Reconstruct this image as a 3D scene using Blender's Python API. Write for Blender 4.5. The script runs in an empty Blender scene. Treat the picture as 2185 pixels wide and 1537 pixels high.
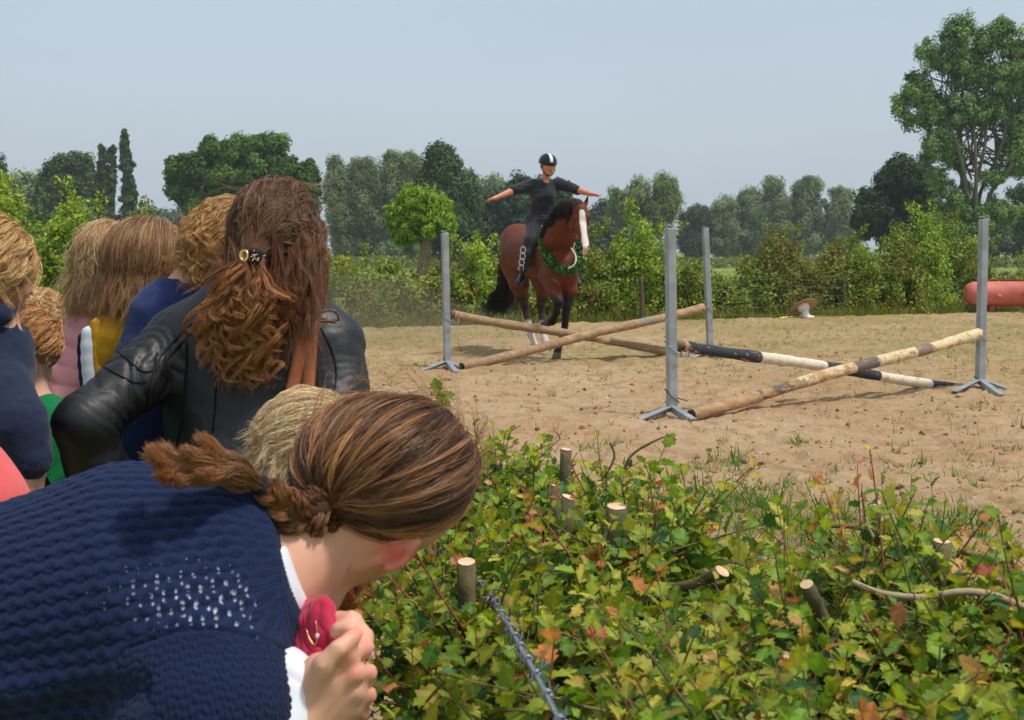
import bpy, math
import numpy as np
from mathutils import Vector, Matrix

# ------------------------------------------------------------------ camera, sky, sun, exposure
scene = bpy.context.scene
CAM_H = 1.42
HORIZON = 535.0
FOC = 3000.0
PITCH = math.atan((768.5 - HORIZON) / FOC)
cam_data = bpy.data.cameras.new("camera")
cam = bpy.data.objects.new("camera", cam_data)
scene.collection.objects.link(cam)
cam.location = (0, 0, CAM_H)
cam.rotation_euler = (math.pi / 2 - PITCH, 0, 0)
cam_data.sensor_width = 36.0
cam_data.lens = 36.0 * FOC / 2185.0
cam_data.clip_start = 0.05
cam_data.clip_end = 5000
cam_data.dof.use_dof = True
cam_data.dof.focus_distance = 5.5
cam_data.dof.aperture_fstop = 16.0
scene.camera = cam

SUN_EL = math.radians(63)
SUN_AZ = math.radians(110)      # clockwise from +Y (view direction): high, from the right
world = bpy.data.worlds.new("World")
scene.world = world
world.use_nodes = True
wn = world.node_tree.nodes; wl = world.node_tree.links
for n in list(wn): wn.remove(n)
w_out = wn.new("ShaderNodeOutputWorld")
w_bg = wn.new("ShaderNodeBackground")
w_sky = wn.new("ShaderNodeTexSky")
w_sky.sky_type = 'NISHITA'
w_sky.sun_disc = False
w_sky.sun_elevation = SUN_EL
w_sky.sun_rotation = SUN_AZ
w_sky.air_density = 1.0
w_sky.dust_density = 3.5
w_sky.ozone_density = 1.0
w_mix = wn.new("ShaderNodeMixRGB"); w_mix.inputs[0].default_value = 0.66
w_mix.inputs[2].default_value = (6.7, 7.8, 8.75, 1)     # thin high cloud veil over the blue
w_tc = wn.new("ShaderNodeTexCoord"); w_map = wn.new("ShaderNodeMapping")
w_map.inputs['Scale'].default_value = (1.0, 1.0, 5.0)
w_ns = wn.new("ShaderNodeTexNoise"); w_ns.inputs['Scale'].default_value = 1.6; w_ns.inputs['Detail'].default_value = 5
w_rmp = wn.new("ShaderNodeMapRange"); w_rmp.inputs['From Min'].default_value = .3; w_rmp.inputs['From Max'].default_value = .7
w_rmp.inputs['To Min'].default_value = 0.95; w_rmp.inputs['To Max'].default_value = 1.05
w_mul = wn.new("ShaderNodeMixRGB"); w_mul.blend_type = 'MULTIPLY'; w_mul.inputs[0].default_value = 1.0
wl.new(w_tc.outputs['Generated'], w_map.inputs[0]); wl.new(w_map.outputs[0], w_ns.inputs['Vector'])
wl.new(w_ns.outputs[0], w_rmp.inputs[0]); wl.new(w_sky.outputs[0], w_mix.inputs[1])
wl.new(w_mix.outputs[0], w_mul.inputs[1]); wl.new(w_rmp.outputs[0], w_mul.inputs[2])
wl.new(w_mul.outputs[0], w_bg.inputs[0]); w_bg.inputs[1].default_value = 0.095
wl.new(w_bg.outputs[0], w_out.inputs[0])

sun_data = bpy.data.lights.new("sun", 'SUN')
sun_data.energy = 2.75
sun_data.angle = math.radians(6.0)
sun_data.color = (1.0, 0.95, 0.87)
sun = bpy.data.objects.new("sun", sun_data)
scene.collection.objects.link(sun)
sd = Vector((math.sin(SUN_AZ) * math.cos(SUN_EL), math.cos(SUN_AZ) * math.cos(SUN_EL), math.sin(SUN_EL)))
sun.rotation_euler = sd.to_track_quat('Z', 'Y').to_euler()
sun.location = (6, -6, 12)
scene.view_settings.view_transform = 'Standard'
scene.view_settings.look = 'None'
scene.view_settings.exposure = 0.07
scene.view_settings.gamma = 1.0
scene.render.engine = 'CYCLES'
scene.cycles.max_bounces = 6
scene.cycles.transparent_max_bounces = 8
scene.cycles.volume_bounces = 0
scene.cycles.use_denoising = True

# ------------------------------------------------------------------ helpers
RNG = np.random.default_rng(7)
cp, sp = math.cos(PITCH), math.sin(PITCH)

def at(px, py, Y):
    """point of the place seen at that spot of the photo, Y metres ahead"""
    dx = (px - 1092.5) / FOC; dy = (768.5 - py) / FOC
    d = np.array([dx, dy * sp + cp, dy * cp - sp])
    return d * (Y / d[1]) + np.array([0, 0, CAM_H])

def on_ground(px, py):
    dx = (px - 1092.5) / FOC; dy = (768.5 - py) / FOC
    d = np.array([dx, dy * sp + cp, dy * cp - sp])
    return d * (-CAM_H / d[2]) + np.array([0, 0, CAM_H])

def pr(r, Y): return r * Y / FOC

def lin(r, g, b):
    f = lambda c: (c / 255 / 12.92) if c / 255 <= 0.04045 else ((c / 255 + 0.055) / 1.055) ** 2.4
    return (f(r), f(g), f(b))

def hash3(i, j, k, seed):
    n = (i.astype(np.int64) * 374761393 + j.astype(np.int64) * 668265263 + k.astype(np.int64) * 2147483647 + seed * 144665) & 0xffffffff
    n = ((n ^ (n >> 13)) * 1274126177) & 0xffffffff
    n = ((n ^ (n >> 16)) * 2246822519) & 0xffffffff
    return ((n ^ (n >> 15)) & 0xffffff) / float(0xffffff)

def vnoise(p, scale, seed=0):
    q = p * scale; i = np.floor(q).astype(np.int64); f = q - i; f = f * f * (3 - 2 * f)
    r = 0
    for a in (0, 1):
        wa = f[:, 0] if a else 1 - f[:, 0]
        for b in (0, 1):
            wb = f[:, 1] if b else 1 - f[:, 1]
            for c in (0, 1):
                wc = f[:, 2] if c else 1 - f[:, 2]
                r = r + wa * wb * wc * hash3(i[:, 0] + a, i[:, 1] + b, i[:, 2] + c, seed)
    return r * 2 - 1

def fbm(p, scale, octv=3, seed=0):
    r = 0; a = 1; t = 0
    for o in range(octv):
        r = r + a * vnoise(p, scale * 2 ** o, seed + o * 17); t += a; a *= .5
    return r / t

def raw_mesh(name, verts, faces, mat=None, col=None, smooth=True, attrs=None, uv=None):
    """verts n x 3; faces: array m x k, or a list of such arrays"""
    if isinstance(faces, np.ndarray): faces = [faces]
    faces = [f for f in faces if len(f)]
    me = bpy.data.meshes.new(name)
    verts = np.asarray(verts, dtype=np.float32)
    me.vertices.add(len(verts)); me.vertices.foreach_set('co', verts.ravel())
    nl = sum(f.size for f in faces); npoly = sum(len(f) for f in faces)
    me.loops.add(nl); me.polygons.add(npoly)
    me.loops.foreach_set('vertex_index', np.concatenate([f.ravel() for f in faces]).astype(np.int32))
    st = []; o = 0
    for f in faces:
        st.append(o + np.arange(len(f)) * f.shape[1]); o += f.size
    me.polygons.foreach_set('loop_start', np.concatenate(st).astype(np.int32))
    me.update(calc_edges=True)
    me.polygons.foreach_set('use_smooth', np.full(npoly, smooth))
    if col is not None:
        ca = me.color_attributes.new('col', 'FLOAT_COLOR', 'POINT')
        c = np.ones((len(verts), 4), dtype=np.float32); c[:, :3] = col
        ca.data.foreach_set('color', c.ravel())
    if uv is not None:
        at_ = me.attributes.new('uvw', 'FLOAT_VECTOR', 'POINT')
        u3 = np.zeros((len(verts), 3), dtype=np.float32); u3[:, :uv.shape[1]] = uv
        at_.data.foreach_set('vector', u3.ravel())
    if mat: me.materials.append(mat)
    return me

def tag(o, label=None, cat=None, group=None, kind=None):
    if label: o['label'] = label
    if cat: o['category'] = cat
    if group: o['group'] = group
    if kind: o['kind'] = kind
    return o

def empty(name, loc, label, cat, group=None):
    o = bpy.data.objects.new(name, None); scene.collection.objects.link(o)
    o.location = [float(c) for c in loc]; o.empty_display_size = .1
    return tag(o, label, cat, group)

def origin_of(parent):
    l = np.zeros(3)
    while parent is not None:
        l = l + np.array(parent.location); parent = parent.parent
    return l

def link(name, me, parent=None, origin=None):
    """mesh given in world coordinates; origin: where the object's own origin goes (default: the parent's)"""
    o = bpy.data.objects.new(name, me); scene.collection.objects.link(o)
    base = origin_of(parent)
    if origin is None: origin = base
    origin = np.asarray(origin, float)
    if np.abs(origin).max() > 0:
        me.transform(Matrix.Translation([-float(c) for c in origin]))
    if parent: o.parent = parent
    o.location = [float(c) for c in (origin - base)]
    return o

def obj(name, verts, faces, mat, parent=None, origin=None, **kw):
    return link(name, raw_mesh(name, verts, faces, mat, **kw), parent, origin)

class MB:
    """collects pieces into one mesh"""
    def __init__(s): s.v = []; s.f = {}; s.c = []; s.n = 0
    def add(s, v, f, col=None):
        v = np.asarray(v, float)
        for ff in (f if isinstance(f, list) else [f]):
            ff = np.asarray(ff)
            if len(ff): s.f.setdefault(ff.shape[1], []).append(ff + s.n)
        s.v.append(v); s.n += len(v)
        s.c.append(np.broadcast_to(np.array(col if col is not None else (1, 1, 1), float), (len(v), 3)))
        return s
    def box(s, c, size, R=None, col=None):
        c = np.asarray(c, float); h = np.asarray(size, float) / 2
        v = np.array([[x, y, z] for x in (-1, 1) for y in (-1, 1) for z in (-1, 1)]) * h
        if R is not None: v = v @ np.array(R).T
        return s.add(v + c, np.array([[0, 1, 3, 2], [4, 6, 7, 5], [0, 4, 5, 1], [2, 3, 7, 6], [0, 2, 6, 4], [1, 5, 7, 3]]), col)
    def tube(s, pts, r, n=8, col=None, caps=True):
        v, f = tube_np(pts, r, n, caps); return s.add(v, f, col)
    def build(s, name, mat, parent=None, origin=None, smooth=False, color=False):
        fs = [np.concatenate(x) for x in s.f.values()]
        return obj(name, np.concatenate(s.v), fs, mat, parent, origin, smooth=smooth, col=np.concatenate(s.c) if color else None)

def tube_np(pts, r, n=8, caps=True):
    pts = np.asarray(pts, float); k = len(pts)
    r = np.broadcast_to(np.asarray(r, float), (k,))
    t = np.gradient(pts, axis=0); t /= np.linalg.norm(t, axis=1)[:, None] + 1e-12
    up = np.array([0, 0, 1.0]) if abs(t[0][2]) < .9 else np.array([1.0, 0, 0])
    u = np.cross(t[0], up); u /= np.linalg.norm(u)
    U = []; 
    for i in range(k):
        u = u - t[i] * u.dot(t[i]); u /= np.linalg.norm(u) + 1e-12; U.append(u)
    U = np.array(U); W = np.cross(t, U)
    a = np.linspace(0, 2 * math.pi, n, endpoint=False)
    v = (pts[:, None] + r[:, None, None] * (np.cos(a)[None, :, None] * U[:, None] + np.sin(a)[None, :, None] * W[:, None])).reshape(-1, 3)
    i = np.arange(k - 1)[:, None] * n; j = np.arange(n)[None]; j2 = (j + 1) % n
    q = np.stack([i + j, i + j2, i + n + j2, i + n + j], -1).reshape(-1, 4)
    fs = [q]
    if caps:
        fs.append(np.array([list(range(n))[::-1]])); fs.append(np.array([[(k - 1) * n + m for m in range(n)]]))
    return v, fs

def spline(pts, n):
    """Catmull-Rom through pts, n samples; pts k x d"""
    P = np.asarray(pts, float); P = np.vstack([2 * P[0] - P[1], P, 2 * P[-1] - P[-2]])
    m = len(P) - 3; t = np.linspace(0, m - 1e-6, n); i = t.astype(int); f = (t - i)[:, None]
    a, b, c, d = P[i], P[i + 1], P[i + 2], P[i + 3]
    return .5 * (2 * b + (c - a) * f + (2 * a - 5 * b + 4 * c - d) * f ** 2 + (3 * b - a - 3 * c + d) * f ** 3)

def rot_rows(n, tilt=None):
    """n random rotation matrices"""
    q = RNG.normal(size=(n, 4)); q /= np.linalg.norm(q, axis=1)[:, None]
    w, x, y, z = q.T
    return np.stack([1 - 2 * (y * y + z * z), 2 * (x * y - z * w), 2 * (x * z + y * w), 2 * (x * y + z * w), 1 - 2 * (x * x + z * z), 2 * (y * z - x * w),
                     2 * (x * z - y * w), 2 * (y * z + x * w), 1 - 2 * (x * x + y * y)], -1).reshape(n, 3, 3)

def frames(nrm, yaw_dir=None):
    """rotation matrices whose z axis is nrm (n x 3), x axis near yaw_dir or random"""
    n = nrm / (np.linalg.norm(nrm, axis=1)[:, None] + 1e-9)
    d = RNG.normal(size=n.shape) if yaw_dir is None else yaw_dir
    x = d - n * (d * n).sum(1)[:, None]; x /= np.linalg.norm(x, axis=1)[:, None] + 1e-9
    y = np.cross(n, x)
    return np.stack([x, y, n], -1)

def scatter(tmpl_v, tmpl_f, pos, R, size, col):
    """copies of one small template into a single vertex / face / colour set"""
    n = len(pos); k = len(tmpl_v)
    size = np.broadcast_to(np.asarray(size, float), (n,))
    v = np.einsum('nij,kj->nki', R, tmpl_v) * size[:, None, None] + pos[:, None]
    fs = [(f[None] + (np.arange(n) * k)[:, None, None]).reshape(-1, f.shape[1]) for f in (tmpl_f if isinstance(tmpl_f, list) else [tmpl_f])]
    return v.reshape(-1, 3), fs, np.repeat(col, k, axis=0)

# ---- implicit surfaces: smooth unions of tapered limbs and ellipsoids -> one continuous skin (surface nets)
def C(a, b, ra, rb=None, k=None): return ('c', np.asarray(a, float), np.asarray(b, float), ra, ra if rb is None else rb, k)
def E(c, r, R=None, k=None): return ('e', np.asarray(c, float), np.broadcast_to(np.asarray(r, float), (3,)), None if R is None else np.array(R), k)
def limb(pts, rs, k=None): return [C(pts[i], pts[i + 1], rs[i], rs[i + 1], k) for i in range(len(pts) - 1)]

def prim_d(p, P):
    if p[0] == 'c':
        a, b, ra, rb = p[1:5]; ba = b - a; L = ba.dot(ba) + 1e-12
        t = np.clip(((P - a) @ ba) / L, 0, 1)
        return np.linalg.norm(P - a - t[..., None] * ba, axis=-1) - (ra + (rb - ra) * t)
    c, r, R = p[1:4]; q = P - c
    if R is not None: q = q @ R
    k0 = np.linalg.norm(q / r, axis=-1); k1 = np.linalg.norm(q / (r * r), axis=-1) + 1e-9
    return k0 * (k0 - 1) / k1

def prim_box(p, grow):
    if p[0] == 'c':
        r = max(p[3], p[4]) + grow
        return np.minimum(p[1], p[2]) - r, np.maximum(p[1], p[2]) + r
    r = p[2].max() + grow if p[3] is not None else p[2] + grow
    return p[1] - r, p[1] + r

def skin(prims, h, k=0.02, cuts=(), carve=(), smooth_it=2, off=0.0, grow_extra=0.0):
    """-> verts, quads. cuts: (point, normal) keeps the side the normal points away from"""
    lo = np.min([prim_box(p, off + 3 * h)[0] for p in prims], 0); hi = np.max([prim_box(p, off + 3 * h)[1] for p in prims], 0)
    n = np.ceil((hi - lo) / h).astype(int) + 1
    F = np.full(n, 1.0, dtype=np.float32)
    ax = [lo[i] + np.arange(n[i]) * h for i in range(3)]
    for p in prims:
        kk = p[-1] or k
        b0, b1 = prim_box(p, off + max(kk, 3 * h) + h)
        i0 = np.clip(((b0 - lo) / h).astype(int), 0, n - 1); i1 = np.clip(((b1 - lo) / h).astype(int) + 2, 1, n)
        sl = tuple(slice(i0[i], i1[i]) for i in range(3))
        G = np.stack(np.meshgrid(ax[0][sl[0]], ax[1][sl[1]], ax[2][sl[2]], indexing='ij'), -1)
        d = prim_d(p, G) - off
        A = F[sl]; hh = np.clip(.5 + .5 * (A - d) / kk, 0, 1)
        F[sl] = A * (1 - hh) + d * hh - kk * hh * (1 - hh)
    if len(cuts) or len(carve):
        G = np.stack(np.meshgrid(*ax, indexing='ij'), -1)
        for c0, nn in cuts:
            nn = np.asarray(nn, float); nn = nn / np.linalg.norm(nn)
            F = np.maximum(F, ((G - np.asarray(c0)) @ nn)).astype(np.float32)
        for p in carve:
            F = np.maximum(F, -prim_d(p, G)).astype(np.float32)
    F[0] = F[-1] = 1; F[:, 0] = F[:, -1] = 1; F[:, :, 0] = F[:, :, -1] = 1
    S = F < 0
    cn = n - 1
    acc = np.zeros((*cn, 3), np.float32); cnt = np.zeros(cn, np.float32)
    def sub(A, o): return A[o[0]:o[0] + cn[0], o[1]:o[1] + cn[1], o[2]:o[2] + cn[2]]
    for axis in range(3):
        for a in (0, 1):
            for b in (0, 1):
                o = [0, 0, 0]; oth = [i for i in range(3) if i != axis]; o[oth[0]] = a; o[oth[1]] = b
                o2 = list(o); o2[axis] = 1
                fa, fb = sub(F, o), sub(F, o2); m = (fa < 0) != (fb < 0)
                t = np.where(m, fa / np.where(m, fa - fb, 1), 0)
                for i in range(3):
                    acc[..., i] += np.where(m, (t if i == axis else o[i]), 0)
                cnt += m
    act = cnt > 0
    idx = np.full(cn, -1, np.int64); ii = np.argwhere(act); idx[act] = np.arange(len(ii))
    V = (ii + acc[act] / cnt[act][:, None]) * h + lo
    quads = []
    for axis in range(3):
        oth = [i for i in range(3) if i != axis]
        s0 = [slice(1, -1)] * 3; s0[axis] = slice(0, -1)
        s1 = list(s0); s1[axis] = slice(1, None)
        A = S[tuple(s0)]; B = S[tuple(s1)]; m = A != B; e = np.argwhere(m)
        e = e + np.array([0 if i == axis else 1 for i in range(3)])
        ea = np.zeros(3, int); eb = np.zeros(3, int); ea[oth[0]] = 1; eb[oth[1]] = 1
        g = lambda q: idx[q[:, 0], q[:, 1], q[:, 2]]
        q = np.stack([g(e - ea - eb), g(e - eb), g(e), g(e - ea)], -1)
        flip = S[e[:, 0], e[:, 1], e[:, 2]] ^ (axis == 1)
        q[~flip] = q[~flip][:, ::-1]
        quads.append(q)
    Q = np.concatenate(quads)
    for _ in range(smooth_it):
        V = relax(V, Q, .5)
    return V, Q

def relax(V, Q, f=.5):
    s = np.zeros_like(V); c = np.zeros(len(V))
    for a in range(4):
        for b in ((a + 1) % 4, (a - 1) % 4):
            np.add.at(s, Q[:, a], V[Q[:, b]]) if False else None
    nV = len(V); I = Q.ravel(); J1 = np.roll(Q, -1, 1).ravel(); J2 = np.roll(Q, 1, 1).ravel()
    for J in (J1, J2):
        for d in range(3): s[:, d] += np.bincount(I, V[J, d], nV)
        c += np.bincount(I, minlength=nV)
    return V * (1 - f) + f * s / np.maximum(c, 1)[:, None]

def normals(V, Q):
    fn = np.cross(V[Q[:, 2]] - V[Q[:, 0]], V[Q[:, 3]] - V[Q[:, 1]])
    N = np.zeros_like(V)
    for a in range(4):
        for d in range(3): N[:, d] += np.bincount(Q[:, a], fn[:, d], len(V))
    return N / (np.linalg.norm(N, axis=1)[:, None] + 1e-12)

def subdivide(V, Q):
    """one step of linear quad subdivision followed by a relax"""
    nV = len(V); E2 = np.sort(np.concatenate([Q[:, [0, 1]], Q[:, [1, 2]], Q[:, [2, 3]], Q[:, [3, 0]]]), 1)
    key = E2[:, 0] * nV + E2[:, 1]; uk, inv = np.unique(key, return_inverse=True)
    ea, eb = uk // nV, uk % nV; mid = (V[ea] + V[eb]) / 2
    cen = V[Q].mean(1); m = len(Q); ei = inv.reshape(4, m).T + nV; ci = np.arange(m) + nV + len(uk)
    V2 = np.concatenate([V, mid, cen])
    Q2 = np.concatenate([np.stack([Q[:, i], ei[:, i], ci, ei[:, i - 1]], -1) for i in range(4)])
    return relax(V2, Q2, .5), Q2

# ------------------------------------------------------------------ materials
def new_mat(name):
    m = bpy.data.materials.new(name); m.use_nodes = True
    return m, m.node_tree.nodes, m.node_tree.links, m.node_tree.nodes['Principled BSDF']

def mat(name, col, rough=.7, spec=.4, metal=0, var=.15, vscale=8, bump=0, bscale=60, bdist=.002, attr=False, sheen=0, coat=0, hue2=None, sss=0):
    m, N, L, b = new_mat(name)
    b.inputs['Roughness'].default_value = rough; b.inputs['Metallic'].default_value = metal
    b.inputs['Specular IOR Level'].default_value = spec
    if sheen: b.inputs['Sheen Weight'].default_value = sheen
    if coat: b.inputs['Coat Weight'].default_value = coat; b.inputs['Coat Roughness'].default_value = .25
    if sss:
        b.inputs['Subsurface Weight'].default_value = sss; b.inputs['Subsurface Radius'].default_value = (1, .35, .2)
        b.inputs['Subsurface Scale'].default_value = .008
    tc = N.new('ShaderNodeTexCoord'); ns = N.new('ShaderNodeTexNoise')
    ns.inputs['Scale'].default_value = vscale; ns.inputs['Detail'].default_value = 6; ns.inputs['Roughness'].default_value = .65
    L.new(tc.outputs['Object'], ns.inputs['Vector'])
    if attr:
        a = N.new('ShaderNodeAttribute'); a.attribute_name = 'col'; src = a.outputs['Color']
    else:
        rgb = N.new('ShaderNodeRGB'); rgb.outputs[0].default_value = (*col, 1); src = rgb.outputs[0]
    if hue2:
        mx2 = N.new('ShaderNodeMixRGB'); mx2.inputs[2].default_value = (*hue2, 1)
        r2 = N.new('ShaderNodeMapRange'); r2.inputs['From Min'].default_value = .42; r2.inputs['From Max'].default_value = .62
        n2 = N.new('ShaderNodeTexNoise'); n2.inputs['Scale'].default_value = vscale * .6; n2.inputs['Detail'].default_value = 8
        L.new(tc.outputs['Object'], n2.inputs['Vector']); L.new(n2.outputs[0], r2.inputs[0]); L.new(r2.outputs[0], mx2.inputs[0])
        L.new(src, mx2.inputs[1]); src = mx2.outputs[0]
    mr = N.new('ShaderNodeMapRange'); mr.inputs['From Min'].default_value = .3; mr.inputs['From Max'].default_value = .7
    mr.inputs['To Min'].default_value = 1 - var; mr.inputs['To Max'].default_value = 1 + var
    L.new(ns.outputs[0], mr.inputs[0])
    mu = N.new('ShaderNodeMixRGB'); mu.blend_type = 'MULTIPLY'; mu.inputs[0].default_value = 1
    L.new(src, mu.inputs[1]); L.new(mr.outputs[0], mu.inputs[2]); L.new(mu.outputs[0], b.inputs['Base Color'])
    if bump:
        nb = N.new('ShaderNodeTexNoise'); nb.inputs['Scale'].default_value = bscale; nb.inputs['Detail'].default_value = 5
        L.new(tc.outputs['Object'], nb.inputs['Vector'])
        bp = N.new('ShaderNodeBump'); bp.inputs['Strength'].default_value = bump; bp.inputs['Distance'].default_value = bdist
        L.new(nb.outputs[0], bp.inputs['Height']); L.new(bp.outputs[0], b.inputs['Normal'])
    return m

def leaf_mat(name, trans=.35, rough=.5, spec=.35):
    m, N, L, b = new_mat(name)
    a = N.new('ShaderNodeAttribute'); a.attribute_name = 'col'
    b.inputs['Roughness'].default_value = rough; b.inputs['Specular IOR Level'].default_value = spec
    L.new(a.outputs['Color'], b.inputs['Base Color'])
    t = N.new('ShaderNodeBsdfTranslucent'); g = N.new('ShaderNodeMixRGB'); g.blend_type = 'MULTIPLY'; g.inputs[0].default_value = 1
    g.inputs[2].default_value = (1.25, 1.2, .5, 1)
    L.new(a.outputs['Color'], g.inputs[1]); L.new(g.outputs[0], t.inputs[0])
    mx = N.new('ShaderNodeMixShader'); mx.inputs[0].default_value = trans
    L.new(b.outputs[0], mx.inputs[1]); L.new(t.outputs[0], mx.inputs[2])
    L.new(mx.outputs[0], N['Material Output'].inputs['Surface'])
    return m

M_FAR_LEAF = leaf_mat('far_foliage', .3, .6, .25)
M_LEAF = leaf_mat('hawthorn_leaf', .38, .5, .3)
M_BARK = mat('bark', lin(98, 84, 66), .9, .2, var=.35, vscale=14, bump=.6, bscale=30, bdist=.01)
M_TWIG = mat('twig', lin(112, 96, 70), .8, .3, var=.3, vscale=30)
M_SKIN = mat('skin', lin(214, 158, 128), .5, .35, var=.05, vscale=25, bump=.15, bscale=220, bdist=.0006, attr=True, sss=.12)

# ------------------------------------------------------------------ ground
def edge_y(x):
    """distance of the arena's far edge along x"""
    return 27.1 + 0.49 * np.clip(x, -30, 40)

def ground_mat():
    m, N, L, b = new_mat('arena_ground')
    b.inputs['Roughness'].default_value = .95; b.inputs['Specular IOR Level'].default_value = .1
    tc = N.new('ShaderNodeTexCoord')
    def noise(s, d=6, r=.6):
        n = N.new('ShaderNodeTexNoise'); n.inputs['Scale'].default_value = s; n.inputs['Detail'].default_value = d; n.inputs['Roughness'].default_value = r
        L.new(tc.outputs['Object'], n.inputs['Vector']); return n.outputs[0]
    def ramp(src, a, bb, lo=0., hi=1.):
        r = N.new('ShaderNodeMapRange'); r.inputs['From Min'].default_value = a; r.inputs['From Max'].default_value = bb
        r.inputs['To Min'].default_value = lo; r.inputs['To Max'].default_value = hi; L.new(src, r.inputs[0]); return r.outputs[0]
    def mix(f, c1, c2, bt='MIX'):
        x = N.new('ShaderNodeMixRGB'); x.blend_type = bt
        if isinstance(f, float): x.inputs[0].default_value = f
        else: L.new(f, x.inputs[0])
        for i, c in ((1, c1), (2, c2)):
            if isinstance(c, tuple): x.inputs[i].default_value = (*c, 1)
            else: L.new(c, x.inputs[i])
        return x.outputs[0]
    c = mix(ramp(noise(.5, 5), .38, .62), lin(184, 149, 116), lin(196, 166, 134))
    c = mix(ramp(noise(3.5, 8, .7), .50, .66, 0, .75), c, lin(146, 110, 80))
    c = mix(ramp(noise(30, 6, .8), .54, .68, 0, .75), c, lin(118, 86, 60))
    c = mix(ramp(noise(60, 4, .8), .62, .72, 0, .4), c, lin(224, 198, 164))
    a = N.new('ShaderNodeAttribute'); a.attribute_name = 'col'      # r: how grassy the soil is, g: meadow beyond the arena
    sep = N.new('ShaderNodeSeparateColor'); L.new(a.outputs['Color'], sep.inputs[0])
    mu = N.new('ShaderNodeMath'); mu.operation = 'MULTIPLY'
    L.new(sep.outputs[0], mu.inputs[0]); L.new(ramp(noise(11, 7, .8), .40, .58), mu.inputs[1])
    c = mix(mu.outputs[0], c, lin(132, 128, 66))
    c = mix(sep.outputs[1], c, mix(ramp(noise(2, 6), .4, .6), lin(96, 110, 40), lin(120, 122, 58)))
    L.new(c, b.inputs['Base Color'])
    bp = N.new('ShaderNodeBump'); bp.inputs['Strength'].default_value = .8; bp.inputs['Distance'].default_value = .03
    L.new(noise(22, 8, .75), bp.inputs['Height']); L.new(bp.outputs[0], b.inputs['Normal'])
    return m

def ground_height(P, Yr):
    h = .022 * fbm(P, 1.3, 3, 3) + .032 * fbm(P, 5, 3, 9)
    pits = vnoise(P, 3.1, 21); h = h - .045 * np.clip(pits - .40, 0, 1) * 2
    return h + .014 * fbm(P, 18, 2, 5) + .007 * vnoise(P, 55, 31)

def build_ground():
    ny, nx = 1150, 620
    y = 2.2 * (42 / 2.2) ** np.linspace(0, 1, ny)
    u = np.linspace(-.62, .62, nx)
    Y, U = np.meshgrid(y, u, indexing='ij'); X = U * (Y + 3)
    P = np.stack([X.ravel(), Y.ravel(), np.zeros(X.size)], 1)
    P[:, 2] = ground_height(P, Y.ravel())
    e = P[:, 1] - edge_y(P[:, 0]) + .5 * vnoise(P * [1, 1, 0], .9, 4) + .25 * vnoise(P * [1, 1, 0], 4, 5)
    mead = np.clip(e * 2, 0, 1)
    grassy = np.clip(.16 + (P[:, 1] - 12) / 14, .16, .95) * (.45 + .85 * np.clip(fbm(P * [1, 1, 0], .5, 3, 12) + .5, 0, 1))
    near = np.exp(-((P[:, 1] - 7) / 1.6) ** 2) * .35 * np.clip(vnoise(P, .9, 44) + .6, 0, 1)
    col = np.stack([np.clip(grassy + near, 0, 1), mead, mead * 0], 1)
    i = np.arange(ny - 1)[:, None] * nx + np.arange(nx - 1)[None]
    F = np.stack([i, i + 1, i + nx + 1, i + nx], -1).reshape(-1, 4)
    o = obj('sand_ground', P, F, ground_mat(), col=col); tag(o, kind='structure')
    # wide base sheet under and around it
    R = 2600.0
    n = 64; g = np.concatenate([-np.geomspace(R, 6, n // 2), np.geomspace(6, R, n // 2)])
    X, Yb = np.meshgrid(g, g + 20, indexing='ij'); P2 = np.stack([X.ravel(), Yb.ravel(), np.full(X.size, -.09)], 1)
    i = np.arange(n - 1)[:, None] * n + np.arange(n - 1)[None]
    F2 = np.stack([i, i + n, i + n + 1, i + 1], -1).reshape(-1, 4)
    m = mat('meadow_grass', lin(118, 134, 56), .95, .1, var=.3, vscale=.05, hue2=lin(134, 142, 76))
    o = obj('meadow', P2, F2, m); tag(o, kind='structure')
build_ground()

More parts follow.
